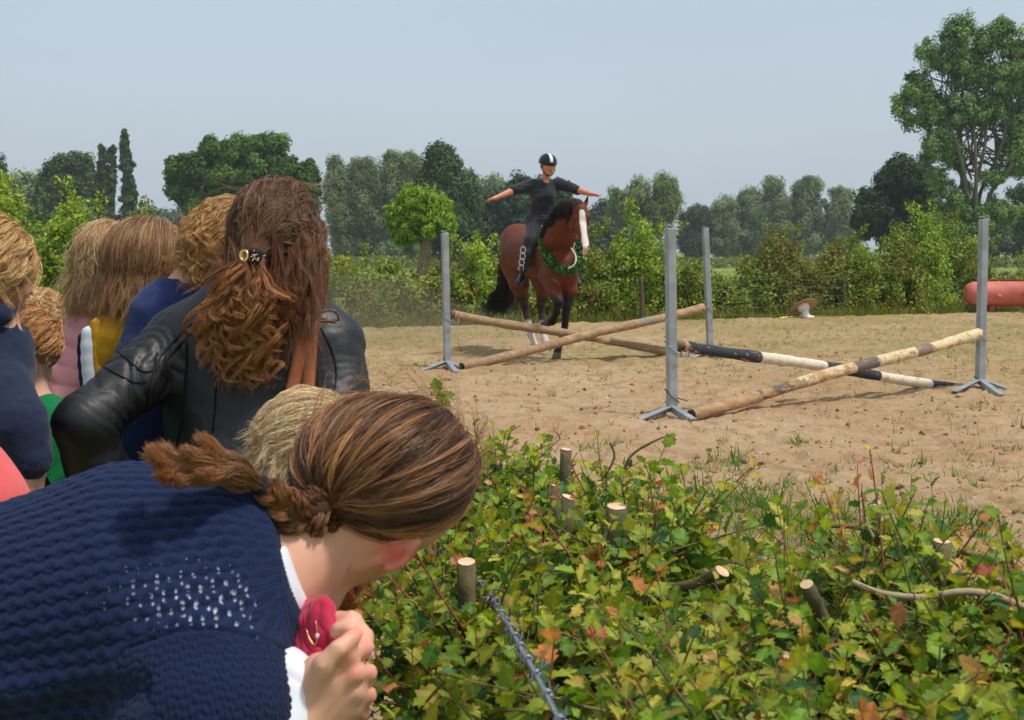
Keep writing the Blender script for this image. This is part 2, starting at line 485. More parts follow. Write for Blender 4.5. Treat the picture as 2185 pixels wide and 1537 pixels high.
# blades of grass and weeds scattered over the sand
def build_grass():
    blade = np.array([[-.5, 0, 0], [.5, 0, 0], [.28, .12, .55], [-.28, .12, .55], [0, .42, 1.0]]) * [.09, 1, 1]
    bf = [np.array([[0, 1, 2, 3]]), np.array([[3, 2, 4]])]
    def tufts(P, per, size, spread, cols, name, label, lean=.5):
        n = len(P) * per
        B = np.repeat(P, per, 0) + np.c_[RNG.normal(size=(n, 2)) * spread, np.zeros(n)]
        B[:, 2] = ground_height(B, B[:, 1]) - .005
        yaw = RNG.uniform(0, 2 * math.pi, n)
        up = np.c_[RNG.normal(size=(n, 2)) * lean, np.ones(n)]
        R = frames(up, np.c_[np.cos(yaw), np.sin(yaw), np.zeros(n)])
        s = np.repeat(size * RNG.lognormal(0, .35, len(P)), per) * RNG.uniform(.5, 1.2, n)
        ci = RNG.integers(0, len(cols), n); col = np.array(cols)[ci] * RNG.uniform(.75, 1.25, (n, 1))
        v, f, c = scatter(blade, bf, B, R, s, col)
        o = obj(name, v, f, M_FAR_LEAF, col=c, smooth=False); tag(o, label, 'grass', kind='stuff')
    # density rises towards the far edge
    n = 30000; Y = RNG.uniform(5, 31, n); X = RNG.uniform(-.5, .55, n) * (Y + 2)
    P = np.c_[X, Y, np.zeros(n)]
    dens = np.clip(.22 + (Y - 11) / 22, .2, .8) * np.clip(1.2 * fbm(P, .6, 3, 12) + .55, .05, 1) * (.5 + .9 * np.clip(vnoise(P, 2.6, 8) + .3, 0, 1))
    keep = (RNG.random(n) < dens) & (Y < edge_y(X))
    g1, g2, g3 = lin(112, 122, 58), lin(134, 134, 74), lin(150, 138, 92)
    tufts(P[keep], 6, .050, .03, [g1, g2, g3, g2], 'sparse_grass', 'sparse short grass blades sprouting from the sand')
    # brighter tufts at the foot of the near hedge
    spots = [(1550, 1062, 60, .22), (1600, 1110, 70, .24), (1690, 1100, 40, .18), (1562, 985, 22, .12), (1820, 1110, 40, .3), (2010, 1140, 60, .5), (2080, 1125, 50, .3), (1630, 1145, 40, .2),
             (1940, 1165, 50, .5), (1690, 945, 10, .06), (2150, 960, 16, .2), (1515, 1000, 14, .1), (2110, 1020, 20, .4), (1900, 1000, 16, .4), (1750, 1040, 20, .3), (1280, 955, 14, .1), (1480, 1090, 40, .3)]
    P = np.concatenate([on_ground(a, b) + np.c_[RNG.normal(size=(k, 2)) * s, np.zeros(k)] for a, b, k, s in spots])
    tufts(P, 9, .065, .025, [lin(88, 132, 40), lin(112, 146, 50), lin(70, 112, 36)], 'lush_grass', 'bright green grass tufts at the foot of the clipped hedge', .55)
    # tall verge below the far hedge, with buttercups
    n = 6500; X = RNG.uniform(-14, 22, n); Y = edge_y(X) + RNG.gamma(2, .30, n) - .1
    tufts(np.c_[X, Y, 0 * X], 6, .17, .07, [lin(126, 138, 50), lin(142, 144, 66), lin(104, 118, 40)], 'verge_grass', 'tall rough grass along the foot of the far hedge', .3)
    n = 520; X = RNG.uniform(-9, 20, n); X = np.where(RNG.random(n) < .6, RNG.choice([3.2, 5.0, 8.4, 11.0, 1.8, -4.2], n) + RNG.normal(size=n) * .7, X)
    Y = edge_y(X) + RNG.uniform(.05, .9, n); Z = RNG.uniform(.08, .40, n)
    t = np.array([[-1, -1, 0], [1, -1, 0], [1, 1, 0], [-1, 1, 0], [-1, 0, -1], [1, 0, -1], [1, 0, 1], [-1, 0, 1.]]) * .5
    v, f, c = scatter(t, np.array([[0, 1, 2, 3], [4, 5, 6, 7]]), np.c_[X, Y, Z], rot_rows(n), RNG.uniform(.018, .034, n), np.tile(lin(246, 226, 50), (n, 1)))
    o = obj('buttercups', v, f, M_FAR_LEAF, col=c, smooth=False); tag(o, 'yellow buttercups flowering in the grass below the far hedge', 'flowers', kind='stuff')
build_grass()

def build_clods():
    n = 9000; Y = 4.5 * (28 / 4.5) ** RNG.random(n); X = RNG.uniform(-.5, .6, n) * Y
    P = np.c_[X, Y, 0 * X]; P[:, 2] = ground_height(P, Y)
    ic = np.array([[0, 0, 1], [.9, 0, .3], [.3, .85, .2], [-.7, .5, .4], [-.7, -.5, .1], [.3, -.85, .3], [0, 0, -1.]])
    f = np.array([[0, 1, 2], [0, 2, 3], [0, 3, 4], [0, 4, 5], [0, 5, 1], [6, 2, 1], [6, 3, 2], [6, 4, 3], [6, 5, 4], [6, 1, 5]])
    cols = np.array([lin(160, 118, 84), lin(136, 98, 70), lin(186, 146, 108), lin(206, 190, 168), lin(118, 82, 58)])
    ci = RNG.choice(5, n, p=[.35, .25, .25, .04, .11])
    v, ff, c = scatter(ic, f, P, rot_rows(n), RNG.gamma(2.0, .0048, n) + .003, cols[ci])
    m = mat('soil_clods', (1, 1, 1), .95, .1, attr=True, var=.2, vscale=60)
    o = obj('soil_clods', v, ff, m, col=c, smooth=False); tag(o, 'loose clods and pebbles lying on the sandy ground', 'clods', kind='stuff')
    # thin dry straws
    n = 900; Y = 4.5 * (22 / 4.5) ** RNG.random(n); X = RNG.uniform(-.5, .6, n) * Y; P = np.c_[X, Y, 0 * X]; P[:, 2] = ground_height(P, Y) + .006
    t = np.array([[-.5, -.02, 0], [.5, -.02, 0], [.5, .02, 0], [-.5, .02, 0]]); yaw = RNG.uniform(0, 6.3, n)
    v, ff, c = scatter(t, np.array([[0, 1, 2, 3]]), P, frames(np.c_[RNG.normal(size=(n, 2)) * .1, np.ones(n)], np.c_[np.cos(yaw), np.sin(yaw), 0 * yaw]), RNG.uniform(.04, .12, n), np.tile(lin(190, 168, 120), (n, 1)) * RNG.uniform(.5, 1.1, (n, 1)))
    o = obj('straw', v, ff, m, col=c, smooth=False); tag(o, 'thin dry straws strewn over the sandy ground', 'straw', kind='stuff')
build_clods()

# ------------------------------------------------------------------ foliage
def leaf_cards(pos, nrm, size, col, shape='leaf'):
    if shape == 'leaf':
        t = np.array([[0, -.62, 0], [.42, -.1, .1], [0, .62, 0], [-.42, -.1, .1]])
        f = np.array([[0, 1, 2], [0, 2, 3]])
    elif shape == 'narrow':
        t = np.array([[0, -.9, 0], [.2, 0, .06], [0, .9, -.15], [-.2, 0, .06]])
        f = np.array([[0, 1, 2], [0, 2, 3]])
    else:      # a sprig of three leaves
        a = np.array([[0, -.5, 0], [.3, .0, .08], [0, .55, 0], [-.3, .0, .08]])
        b = a @ np.array([[.5, -.86, 0], [.86, .5, 0], [0, 0, 1]]).T * .8 + [.32, .1, .12]
        c = a @ np.array([[.5, .86, 0], [-.86, .5, 0], [0, 0, 1]]).T * .8 + [-.32, .1, -.1]
        t = np.concatenate([a, b, c]); f = np.array([[0, 1, 2], [0, 2, 3]]); f = np.concatenate([f, f + 4, f + 8])
    return scatter(t, f, pos, frames(nrm), size, col)

def crown_points(lobes, Y, n_clumps, per, clump_r, depth=.9, shell=.55, flat=1.0):
    """lobes: (px, py, rx, ry) ellipses in the picture; each becomes an ellipsoid. -> clump centres, leaf points, outward normals, clump number"""
    area = np.array([l[2] * l[3] for l in lobes], float); w = area / area.sum()
    cl = RNG.choice(len(lobes), n_clumps, p=w)
    L = np.array([at(l[0], l[1], Y) for l in lobes]); RX = np.array([pr(l[2], Y) for l in lobes]); RZ = np.array([pr(l[3], Y) for l in lobes])
    d = RNG.normal(size=(n_clumps, 3)); d /= np.linalg.norm(d, axis=1)[:, None]
    rad = np.clip(shell + (1 - shell) * RNG.random(n_clumps) ** .7, 0, 1) * RNG.uniform(.8, 1.02, n_clumps)
    sc = np.stack([RX[cl], RX[cl] * depth, RZ[cl]], 1)
    c = L[cl] + d * sc * rad[:, None]
    k = np.repeat(np.arange(n_clumps), per)
    cr = clump_r * RNG.uniform(.6, 1.35, n_clumps)
    o = RNG.normal(size=(len(k), 3)); o /= np.linalg.norm(o, axis=1)[:, None]; o *= (RNG.random(len(k)) ** .42)[:, None]
    p = c[k] + o * cr[k][:, None] * [1, 1, flat]
    nr = o + .55 * d[k] + [0, 0, .45] + RNG.normal(size=o.shape) * .45
    return c, p, nr, k

def tree(name, label, base, Y, lobes, n_clumps, per, clump_r, leaf, cols, trunk=None, group=None, cat='tree', shape='leaf', limbs=14, trunk_r=None, shell=.55, depth=.85, bark=None, flat=1.0, droop=0, top_fork=None):
    b = at(base[0], base[1], Y) if len(base) == 2 else np.array(base, float)
    b[2] = -.05
    root = empty(name, b, label, cat, group)
    xs = [l[0] - l[2] for l in lobes] + [l[0] + l[2] for l in lobes]; lobes = list(lobes) + [((min(xs) + max(xs)) / 2, 524, (max(xs) - min(xs)) * .42, 24)] if Y > 110 else lobes
    n_clumps = int(n_clumps * 1.6); per = int(per * 1.0); clump_r *= .74; leaf *= .8
    c, p, nr, k = crown_points(lobes, Y, n_clumps, per, clump_r, depth, shell - .08, flat)
    if droop: p[:, 2] -= droop * RNG.random(len(p)) ** 2
    okz = p[:, 2] > .03; p, nr, k = p[okz], nr[okz], k[okz]
    cc = np.array([lin(*x) for x in cols]); base_c = cc[RNG.integers(0, len(cc), n_clumps)][k]
    col = base_c * RNG.uniform(.72, 1.3, (len(k), 1)) * RNG.uniform(.85, 1.15, (n_clumps, 1))[k]
    v, f, ccol = leaf_cards(p, nr, leaf * RNG.uniform(.6, 1.3, len(p)), col, shape)
    obj('crown', v, f, M_FAR_LEAF, root, col=ccol, smooth=False)
    zc = at(lobes[0][0], lobes[0][1], Y); H = zc[2]
    tr = trunk_r or .03 * H
    mb = MB()
    if top_fork is None: top_fork = [H * .55]
    fork = b + (zc - b) * .5; fork[2] = top_fork[0]
    st = b.copy()
    mb.tube(spline([st, (st + fork) / 2 + RNG.normal(size=3) * tr * .6, fork, zc], 12), np.linspace(tr * 1.15, tr * .35, 12), 7)
    pick = c[RNG.choice(len(c), min(limbs, len(c)), replace=False)]
    for q in pick:
        s = b + (zc - b) * RNG.uniform(.25, .75); s[2] = max(s[2], top_fork[0] * .6)
        if q[2] < s[2]: s[2] = max(q[2] * .8, .3)
        m1 = (s + q) / 2 + np.array([0, 0, .08 * np.linalg.norm(q - s)]) + RNG.normal(size=3) * .04 * np.linalg.norm(q - s)
        mb.tube(spline([s, m1, q], 7), np.linspace(tr * .42, tr * .07, 7), 5)
    mb.build('trunk', bark or M_BARK, root, smooth=True)
    return root

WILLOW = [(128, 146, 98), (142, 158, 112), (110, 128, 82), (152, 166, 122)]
DARK = [(70, 94, 40), (84, 110, 46), (58, 80, 34), (98, 122, 54)]
OAK = [(74, 108, 36), (92, 126, 42), (60, 88, 32), (108, 140, 52)]
POP = [(108, 142, 70), (124, 156, 84), (92, 124, 58), (140, 168, 98)]
HAW = [(114, 132, 42), (130, 146, 48), (94, 116, 38), (146, 156, 62), (130, 116, 50), (108, 128, 42)]
HAWB = [(128, 156, 40), (146, 172, 52), (108, 138, 38), (160, 182, 66)]
HAWR = [(120, 124, 48), (134, 120, 56), (102, 118, 42), (128, 134, 56)]

def trees():
    far = 'trees on the horizon'
    # left to right
    tree('tree', 'dark tree cut by the left edge of the view', (2, 545), 150, [(-5, 430, 26, 90), (-10, 380, 16, 50)], 70, 130, 1.0, .42, DARK)
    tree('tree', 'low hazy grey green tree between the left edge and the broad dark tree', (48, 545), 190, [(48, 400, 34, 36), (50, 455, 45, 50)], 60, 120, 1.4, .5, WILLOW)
    tree('poplar_tree', 'broad dark poplar with several pointed tops left of the slender poplars', (145, 545), 150, [(150, 370, 44, 46), (118, 390, 32, 50), (182, 372, 26, 48), (140, 440, 60, 56), (100, 425, 28, 50), (190, 425, 26, 50)], 230, 130, 1.05, .36, DARK, limbs=22)
    tree('slender_poplar', 'shorter and twin topped of the two slender upright poplars', (230, 545), 150, [(217, 345, 9, 45), (236, 365, 12, 52), (226, 420, 20, 62), (240, 330, 6, 25), (222, 480, 24, 40)], 230, 80, .42, .26, DARK, limbs=10)
    tree('slender_poplar', 'tallest and thinnest poplar on the left skyline', (274, 545), 150, [(265, 312, 7, 38), (268, 350, 11, 46), (277, 385, 13, 50), (275, 440, 21, 56), (265, 300, 5, 26), (280, 490, 22, 40)], 240, 80, .42, .26, DARK, limbs=10)
    tree('willow_bush', 'round yellow green willow bush in front of the slender poplars', (160, 545), 100, [(160, 470, 42, 38), (150, 505, 40, 38), (178, 490, 30, 36)], 80, 150, .6, .2, [(142, 156, 92), (128, 146, 82), (154, 164, 104)], shape='narrow')
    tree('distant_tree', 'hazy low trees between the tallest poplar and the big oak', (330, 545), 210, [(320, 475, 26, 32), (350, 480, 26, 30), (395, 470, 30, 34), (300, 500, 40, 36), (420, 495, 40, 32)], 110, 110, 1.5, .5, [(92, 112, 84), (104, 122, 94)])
    tree('dark_tree', 'dark low tree below the slender poplars', (240, 545), 120, [(210, 490, 60, 44), (280, 505, 50, 40), (110, 500, 60, 46), (40, 490, 60, 60)], 180, 120, 1.0, .34, [(60, 80, 48), (74, 94, 58)])
    tree('oak_tree', 'big round dark green oak behind the woman in the leather jacket', (525, 545), 105,
         [(520, 385, 95, 62), (520, 330, 85, 40), (430, 365, 50, 38), (385, 360, 40, 26), (380, 400, 28, 26), (610, 375, 55, 45), (655, 390, 26, 46), (440, 440, 46, 40), (400, 418, 26, 26), (600, 440, 60, 42), (520, 470, 60, 40), (560, 310, 60, 26), (460, 320, 40, 26), (660, 440, 20, 30)], 520, 150, .72, .27, OAK, limbs=44, trunk_r=.5, shell=.5)
    wl = [((745, 545), [(720, 370, 20, 36), (714, 350, 10, 24), (722, 415, 32, 50), (735, 465, 42, 50), (775, 372, 36, 42), (770, 430, 42, 60)], 'leftmost grey willow right of the long haired woman'),
          ((835, 545), [(840, 360, 34, 38), (850, 410, 46, 60), (870, 352, 26, 28), (838, 338, 14, 18), (800, 470, 50, 50), (886, 370, 24, 40), (880, 470, 40, 60)], 'grey willow behind the pollard willow')]
    for bs, lb, l in wl:
        tree('willow_tree', l, bs, 155, lb, 250, 140, 1.05, .34, WILLOW, shape='narrow', limbs=24, droop=.8, shell=.45)
    tree('dark_tree', 'tall pointed dark green tree just left of the rider', (950, 545), 115, [(940, 345, 28, 34), (948, 375, 44, 46), (955, 420, 52, 60), (915, 390, 26, 34), (985, 400, 30, 40), (945, 330, 16, 22), (960, 480, 60, 50), (1000, 440, 32, 50)], 300, 140, .85, .28, [(78, 104, 50), (92, 118, 56), (64, 90, 44)], limbs=20)
    tree('dark_tree', 'low dark trees behind the rider outstretched arm', (1070, 545), 130, [(1040, 440, 44, 40), (1105, 395, 24, 24), (1095, 430, 50, 46), (1150, 430, 40, 50), (1040, 490, 60, 50), (1130, 490, 60, 50), (1190, 450, 40, 60)], 260, 130, 1.0, .33, [(70, 94, 56), (82, 106, 64), (60, 82, 50)])
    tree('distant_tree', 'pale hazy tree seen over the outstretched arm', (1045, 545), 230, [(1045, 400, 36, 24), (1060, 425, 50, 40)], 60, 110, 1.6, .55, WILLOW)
    tree('willow_tree', 'loose feathery willow right of the horse head', (1380, 545), 130, [(1415, 390, 28, 32), (1425, 420, 30, 38), (1365, 395, 24, 22), (1355, 415, 34, 28), (1318, 412, 26, 26), (1330, 445, 40, 30), (1400, 450, 50, 36), (1440, 408, 16, 28), (1380, 490, 50, 40)], 210, 110, .75, .27, WILLOW, shape='narrow', limbs=34, droop=1.0, shell=.4)
    tree('distant_tree', 'small dark tree between the horse and the feathery willow', (1290, 545), 150, [(1290, 452, 26, 20), (1275, 480, 30, 34), (1305, 490, 30, 34)], 70, 120, 1.0, .35, [(84, 104, 80), (98, 116, 92)])
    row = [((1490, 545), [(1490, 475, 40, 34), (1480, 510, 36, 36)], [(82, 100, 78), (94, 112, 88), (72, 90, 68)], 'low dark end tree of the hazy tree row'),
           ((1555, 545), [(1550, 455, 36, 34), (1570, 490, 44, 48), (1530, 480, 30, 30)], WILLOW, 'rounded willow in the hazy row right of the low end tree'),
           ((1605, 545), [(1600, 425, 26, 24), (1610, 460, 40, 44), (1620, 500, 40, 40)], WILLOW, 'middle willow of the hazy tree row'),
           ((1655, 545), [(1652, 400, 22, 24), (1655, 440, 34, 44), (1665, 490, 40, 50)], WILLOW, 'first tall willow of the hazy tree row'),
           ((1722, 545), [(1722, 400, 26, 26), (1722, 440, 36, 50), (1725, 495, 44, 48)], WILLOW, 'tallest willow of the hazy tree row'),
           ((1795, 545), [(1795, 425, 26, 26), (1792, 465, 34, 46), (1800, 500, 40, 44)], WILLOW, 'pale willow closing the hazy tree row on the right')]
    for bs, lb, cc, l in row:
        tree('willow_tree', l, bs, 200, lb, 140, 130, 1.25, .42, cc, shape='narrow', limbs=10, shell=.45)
    tree('oak_tree', 'dark oak below and left of the tallest poplar', (1905, 545), 100, [(1925, 365, 36, 30), (1900, 395, 36, 32), (1950, 400, 50, 50), (1860, 430, 32, 30), (1880, 460, 50, 40), (1960, 460, 60, 50), (1845, 470, 22, 36), (1930, 500, 60, 40)], 360, 140, .72, .26, [(56, 80, 34), (68, 96, 40), (46, 66, 30)], limbs=26)
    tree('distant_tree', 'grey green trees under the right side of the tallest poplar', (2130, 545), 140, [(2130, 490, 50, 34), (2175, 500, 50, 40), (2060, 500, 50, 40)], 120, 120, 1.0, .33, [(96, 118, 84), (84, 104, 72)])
    tree('dark_tree', 'tree entering at the right edge with open twigs', (2200, 545), 110, [(2190, 425, 34, 30), (2165, 410, 18, 12), (2200, 470, 36, 40)], 70, 90, .6, .24, [(92, 112, 76)], limbs=14)
tree_big = None
def big_poplar():
    Y = 92; b = at(2062, 545, Y); b[2] = -.05
    root = empty('poplar_tree', b, 'tallest poplar with several bare stems at the right edge', 'tree')
    lobes = [(2040, 75, 38, 34), (2110, 80, 40, 38), (2165, 95, 36, 40), (2000, 120, 44, 44), (2070, 140, 60, 60), (2150, 160, 60, 60), (1960, 190, 34, 44), (1930, 210, 28, 28), (1990, 230, 44, 44), (2050, 240, 60, 44),
             (2180, 250, 44, 60), (2110, 235, 50, 50), (1915, 230, 18, 22), (1950, 260, 30, 22), (2200, 180, 40, 80), (2000, 300, 36, 34), (2160, 330, 40, 50), (2140, 60, 24, 26), (2060, 60, 26, 26), (2185, 360, 30, 34), (2030, 330, 40, 40), (1985, 330, 26, 26), (2120, 380, 30, 30), (2040, 420, 40, 40), (2070, 470, 60, 50), (2130, 450, 50, 40), (2000, 380, 30, 36), (2010, 480, 50, 50)]
    c, p, nr, k = crown_points(lobes, Y, 1100, 105, .40, .85, .22, 1.2)
    cc = np.array([lin(*x) for x in POP]); base_c = cc[RNG.integers(0, len(cc), 1100)][k]
    v, f, ccol = leaf_cards(p, nr, .145 * RNG.uniform(.6, 1.3, len(p)), base_c * RNG.uniform(.7, 1.3, (len(k), 1)))
    obj('crown', v, f, M_FAR_LEAF, root, col=ccol, smooth=False)
    m = mat('poplar_bark', lin(104, 96, 80), .9, .2, var=.3, vscale=3)
    stems = [[(2058, 545), (2056, 430), (2052, 330), (2040, 200), (2035, 90)], [(2070, 545), (2080, 400), (2095, 300), (2110, 200), (2112, 90)], [(2090, 545), (2100, 420), (2130, 320), (2155, 200), (2165, 110)],
             [(2064, 545), (2060, 420), (2030, 300), (2000, 220), (1985, 150)], [(2076, 545), (2075, 440), (2072, 330), (2070, 220), (2075, 100)], [(2084, 545), (2110, 420), (2145, 360), (2180, 280), (2195, 200)], [(2060, 430), (2040, 350), (1990, 290), (1940, 240), (1920, 220)]]
    for i, s in enumerate(stems):
        P = spline([at(a, bb, Y) + [0, RNG.uniform(-1, 1), 0] for a, bb in s], 16)
        v, f = tube_np(P, np.linspace(.17 if i < 6 else .10, .03, 16), 7); obj('trunk', v, f, m, root, smooth=True)
    mb = MB()
    for q in c[RNG.choice(1100, 130, replace=False)]:
        s = stems[RNG.integers(0, 6)]; t = RNG.uniform(.35, .85); P = spline([at(a, bb, Y) for a, bb in s], 30); st = P[int(t * 29)]
        if q[2] < st[2]: q = q + [0, 0, st[2] - q[2] + 1]
        mb.tube(spline([st, (st + q) / 2 + [0, 0, -.2], q], 6), np.linspace(.07, .015, 6), 4)
    mb.build('branches', m, root, smooth=True)
trees(); big_poplar()

def pollard():
    Y = 28.6; b = at(908, 695, Y); b[2] = -.03
    root = empty('pollard_willow', b, 'pollard willow with a bushy round head on a pale ridged trunk', 'tree')
    lobes = [(893, 450, 56, 34), (850, 465, 30, 30), (935, 455, 30, 34), (893, 430, 44, 24), (895, 490, 60, 24), (860, 500, 24, 24), (950, 480, 26, 26)]
    c, p, nr, k = crown_points(lobes, Y, 330, 34, .12, .9, .3, 1.3)
    # shoots leave the head radially, leaves lie along them
    cen = at(895, 480, Y); cc = np.array([lin(*x) for x in [(138, 172, 58), (152, 186, 70), (116, 150, 50), (168, 196, 84)]])
    col = cc[RNG.integers(0, 4, 330)][k] * RNG.uniform(.75, 1.3, (len(k), 1))
    v, f, c2 = leaf_cards(p, nr, .085 * RNG.uniform(.6, 1.3, len(p)), col, 'narrow')
    sh = MB()
    pos = []; nn = []; 
    for i in range(230):
        d = RNG.normal(size=3); d[2] = abs(d[2]) * 1.0 - .15; d /= np.linalg.norm(d)
        e = cen + d * [.68, .6, .78] * RNG.uniform(.8, 1.28); P = spline([cen + d * .1, (cen + e) / 2 + [0, 0, .05], e], 8)
        sh.tube(P, np.linspace(.010, .003, 8), 4); t = RNG.uniform(.45, 1, 22); q = P[(t * 7).astype(int)] + RNG.normal(size=(22, 3)) * .022; pos.append(q); nn.append(RNG.normal(size=(22, 3)) + [0, 0, .3])
    pos = np.concatenate(pos); nn = np.concatenate(nn)
    v2, f2, c3 = leaf_cards(pos, nn, .095 * RNG.uniform(.7, 1.2, len(pos)), cc[RNG.integers(0, 4, len(pos))], 'narrow')
    obj('crown', np.concatenate([v, v2]), [f[0], f2[0] + len(v)], M_FAR_LEAF, root, col=np.concatenate([c2, c3]), smooth=False)
    sh.build('shoots', M_TWIG, root, smooth=True)
    P = spline([b, at(905, 640, Y), at(902, 580, Y), at(908, 530, Y), at(902, 490, Y)], 40)
    v, f = tube_np(P, np.interp(np.linspace(0, 1, 40), [0, .1, .5, .75, .8, 1], [.14, .12, .11, .12, .105, .14]), 28)
    n = normals(v, f[0]); v = v + n * (.018 * vnoise(v * [1, 1, .18], 26, 3) + .012 * vnoise(v, 9, 5))[:, None]
    obj('trunk', v, f, mat('willow_bark', lin(152, 136, 108), .9, .2, var=.4, vscale=20, bump=.8, bscale=40, bdist=.01), root)
pollard()

# ------------------------------------------------------------------ the far hedge: one bush after the other
def shrub(label, px, top, w, cols, Yoff=1.1, name='hawthorn_bush', leaf=.062, dens=1.0, sprigs=2, seedcols=None, bottom=None):
    x0 = at(px, 600, 28)[0]
    Y = float(edge_y(x0)) + Yoff
    for _ in range(3):
        x0 = at(px, 600, Y)[0]; Y = float(edge_y(x0)) + Yoff
    topz = at(px, top, Y)[2]; W = pr(w, Y); Hh = max(topz, .5)
    b = np.array([x0, Y, -.03]); root = empty(name, b, label, 'bush', 'bushes of the far hedge')
    n = int(74 * dens * W * 2 * Hh) + 40
    # uneven mound: clump centres in a rounded block
    u = RNG.uniform(-1, 1, n); zt = Hh * (.80 + .16 * np.sin(u * 3 + px) + .12 * RNG.random(n)) * (1 - .28 * np.abs(u) ** 3)
    z = zt * np.clip(RNG.random(n) ** .75, .05, 1)
    yy = RNG.normal(size=n) * .42 * (1.15 - .5 * z / Hh)
    cen = np.c_[x0 + u * W * 1.08, Y + yy, z]
    per = 26; k = np.repeat(np.arange(n), per); o = RNG.normal(size=(len(k), 3)); o /= np.linalg.norm(o, axis=1)[:, None]; o *= RNG.random((len(k), 1)) ** .4
    cr = RNG.uniform(.12, .26, n); p = cen[k] + o * cr[k][:, None]
    nr = o + np.c_[np.zeros(len(k)), -.35 + np.zeros(len(k)), np.full(len(k), .5)] + RNG.normal(size=o.shape) * .5
    okz = p[:, 2] > .02; p, nr, k = p[okz], nr[okz], k[okz]
    cc = np.array([lin(*x) for x in cols]); hue = RNG.random(n)
    base_c = cc[(np.clip(hue * len(cc), 0, len(cc) - 1)).astype(int)][k]
    col = base_c * RNG.uniform(.7, 1.3, (len(k), 1))
    sv, sn, sk = [], [], MB()
    for i in range(sprigs):
        sx = x0 + RNG.uniform(-.8, .8) * W; h0 = Hh * .82; h1 = Hh + RNG.uniform(.05, .28) * (1 + .3 * Hh)
        P = spline([np.array([sx, Y, .1]), np.array([sx + RNG.normal() * .1, Y, h0]), np.array([sx + RNG.normal() * .28, Y + RNG.normal() * .1, h1])], 12)
        sk.tube(P, np.linspace(.014, .004, 12), 4)
        t = RNG.uniform(.62, 1, 55); q = P[(t * 11).astype(int)] + RNG.normal(size=(55, 3)) * .055; sv.append(q); sn.append(RNG.normal(size=(55, 3)) + [0, -.2, .5])
    if sv:
        q = np.concatenate(sv); p = np.concatenate([p, q]); nr = np.concatenate([nr, np.concatenate(sn)])
        col = np.concatenate([col, cc[RNG.integers(0, len(cc), len(q))] * 1.15])
    v, f, ccol = leaf_cards(p, nr, leaf * RNG.uniform(.6, 1.35, len(p)), col)
    obj('crown', v, f, M_FAR_LEAF, root, col=ccol, smooth=False)
    for i in range(max(3, int(W * 3))):
        sx = x0 + RNG.uniform(-.95, .95) * W
        P = spline([np.array([sx, Y + RNG.normal() * .12, -.03]), np.array([sx + RNG.normal() * .1, Y, Hh * .35]), np.array([sx + RNG.normal() * .3, Y, Hh * .8])], 8)
        sk.tube(P, np.linspace(.028, .006, 8), 5)
    sk.build('stems', M_BARK, root, smooth=True)
    return root

MIX = HAW + HAWB[:2] + HAWR[:1]
shr = [(-60, 420, 60, HAWB, 'bright green bush cut by the left edge of the view'), (40, 405, 50, HAWB, 'tall bright green bush behind the boy in the navy hoodie'), (120, 470, 46, HAWB, 'bright bush above the little curly blond head'),
       (185, 430, 26, HAWB, 'slim bright green bush rising beside the pale haired girl'), (240, 520, 60, HAW, 'bush behind the girl in the pink jacket'), (330, 470, 60, HAW, 'bush behind the light brown haired girl'), (430, 520, 60, HAW, 'bush behind the blond curls'), (560, 530, 80, HAW, 'bush hidden behind the long haired woman'),
       (690, 572, 44, MIX, 'low bush just right of the long haired woman'), (770, 566, 50, MIX, 'low green bush in the drifting dust'), (845, 572, 40, MIX, 'low dark bush left of the pollard willow trunk'), (905, 600, 30, HAW, 'lowest bush in front of the pollard trunk'),
       (965, 560, 34, HAWR, 'brownish bush behind the left end post of the far jump'), (1020, 520, 40, HAWB, 'bush with long bright sprigs left of the horse'), (1090, 560, 40, MIX, 'bush behind the horse hindquarters'), (1165, 560, 40, HAW, 'bush behind the horse legs'),
       (1245, 545, 36, HAW, 'bush behind the horse muzzle'), (1300, 500, 36, MIX, 'bush right of the horse head'), (1350, 462, 34, HAWB, 'tallest bright yellow green bush right of the horse'), (1405, 500, 34, HAWB + HAWR[:1], 'bush behind the tall left post of the near jump'), (1465, 580, 34, HAW, 'low bush between the two middle posts'),
       (1530, 590, 40, MIX, 'low bush right of the far jump right post'), (1590, 575, 36, HAW, 'bush where the wire netting shows'), (1648, 500, 30, HAWR, 'reddish bush with a tall sprig left of the straw hat'), (1700, 530, 36, HAWR, 'reddish brown bush above the straw hat'), (1760, 535, 36, HAWR + HAW, 'bush right of the straw hat'),
       (1815, 520, 36, MIX, 'bush behind the high end of the cream pole'), (1870, 535, 36, HAWB[:2] + HAW, 'bush under the dark oak'), (1925, 500, 36, HAW, 'dark bush left of the tallest roadside bush'), (1975, 465, 34, HAWB, 'tall bright bush under the poplar'), (2040, 470, 36, MIX, 'last tall bush left of the right hand post'),
       (2090, 520, 20, HAW, 'bush right behind the right hand post'), (2150, 600, 40, HAW, 'low hedge bush behind the red tank'), (2230, 500, 40, HAWB, 'bush cut by the right edge above the red tank')]
for s in shr:
    shrub(s[4], s[0], s[1] - (14 if s[1] > 555 else 4), s[2] * (1.15 if s[1] > 555 else 1), s[3], dens=1.6 if s[1] > 520 else 1.2, sprigs=3 if s[1] < 560 else 1, Yoff=1.1 if s[0] < 2000 else 2.6)

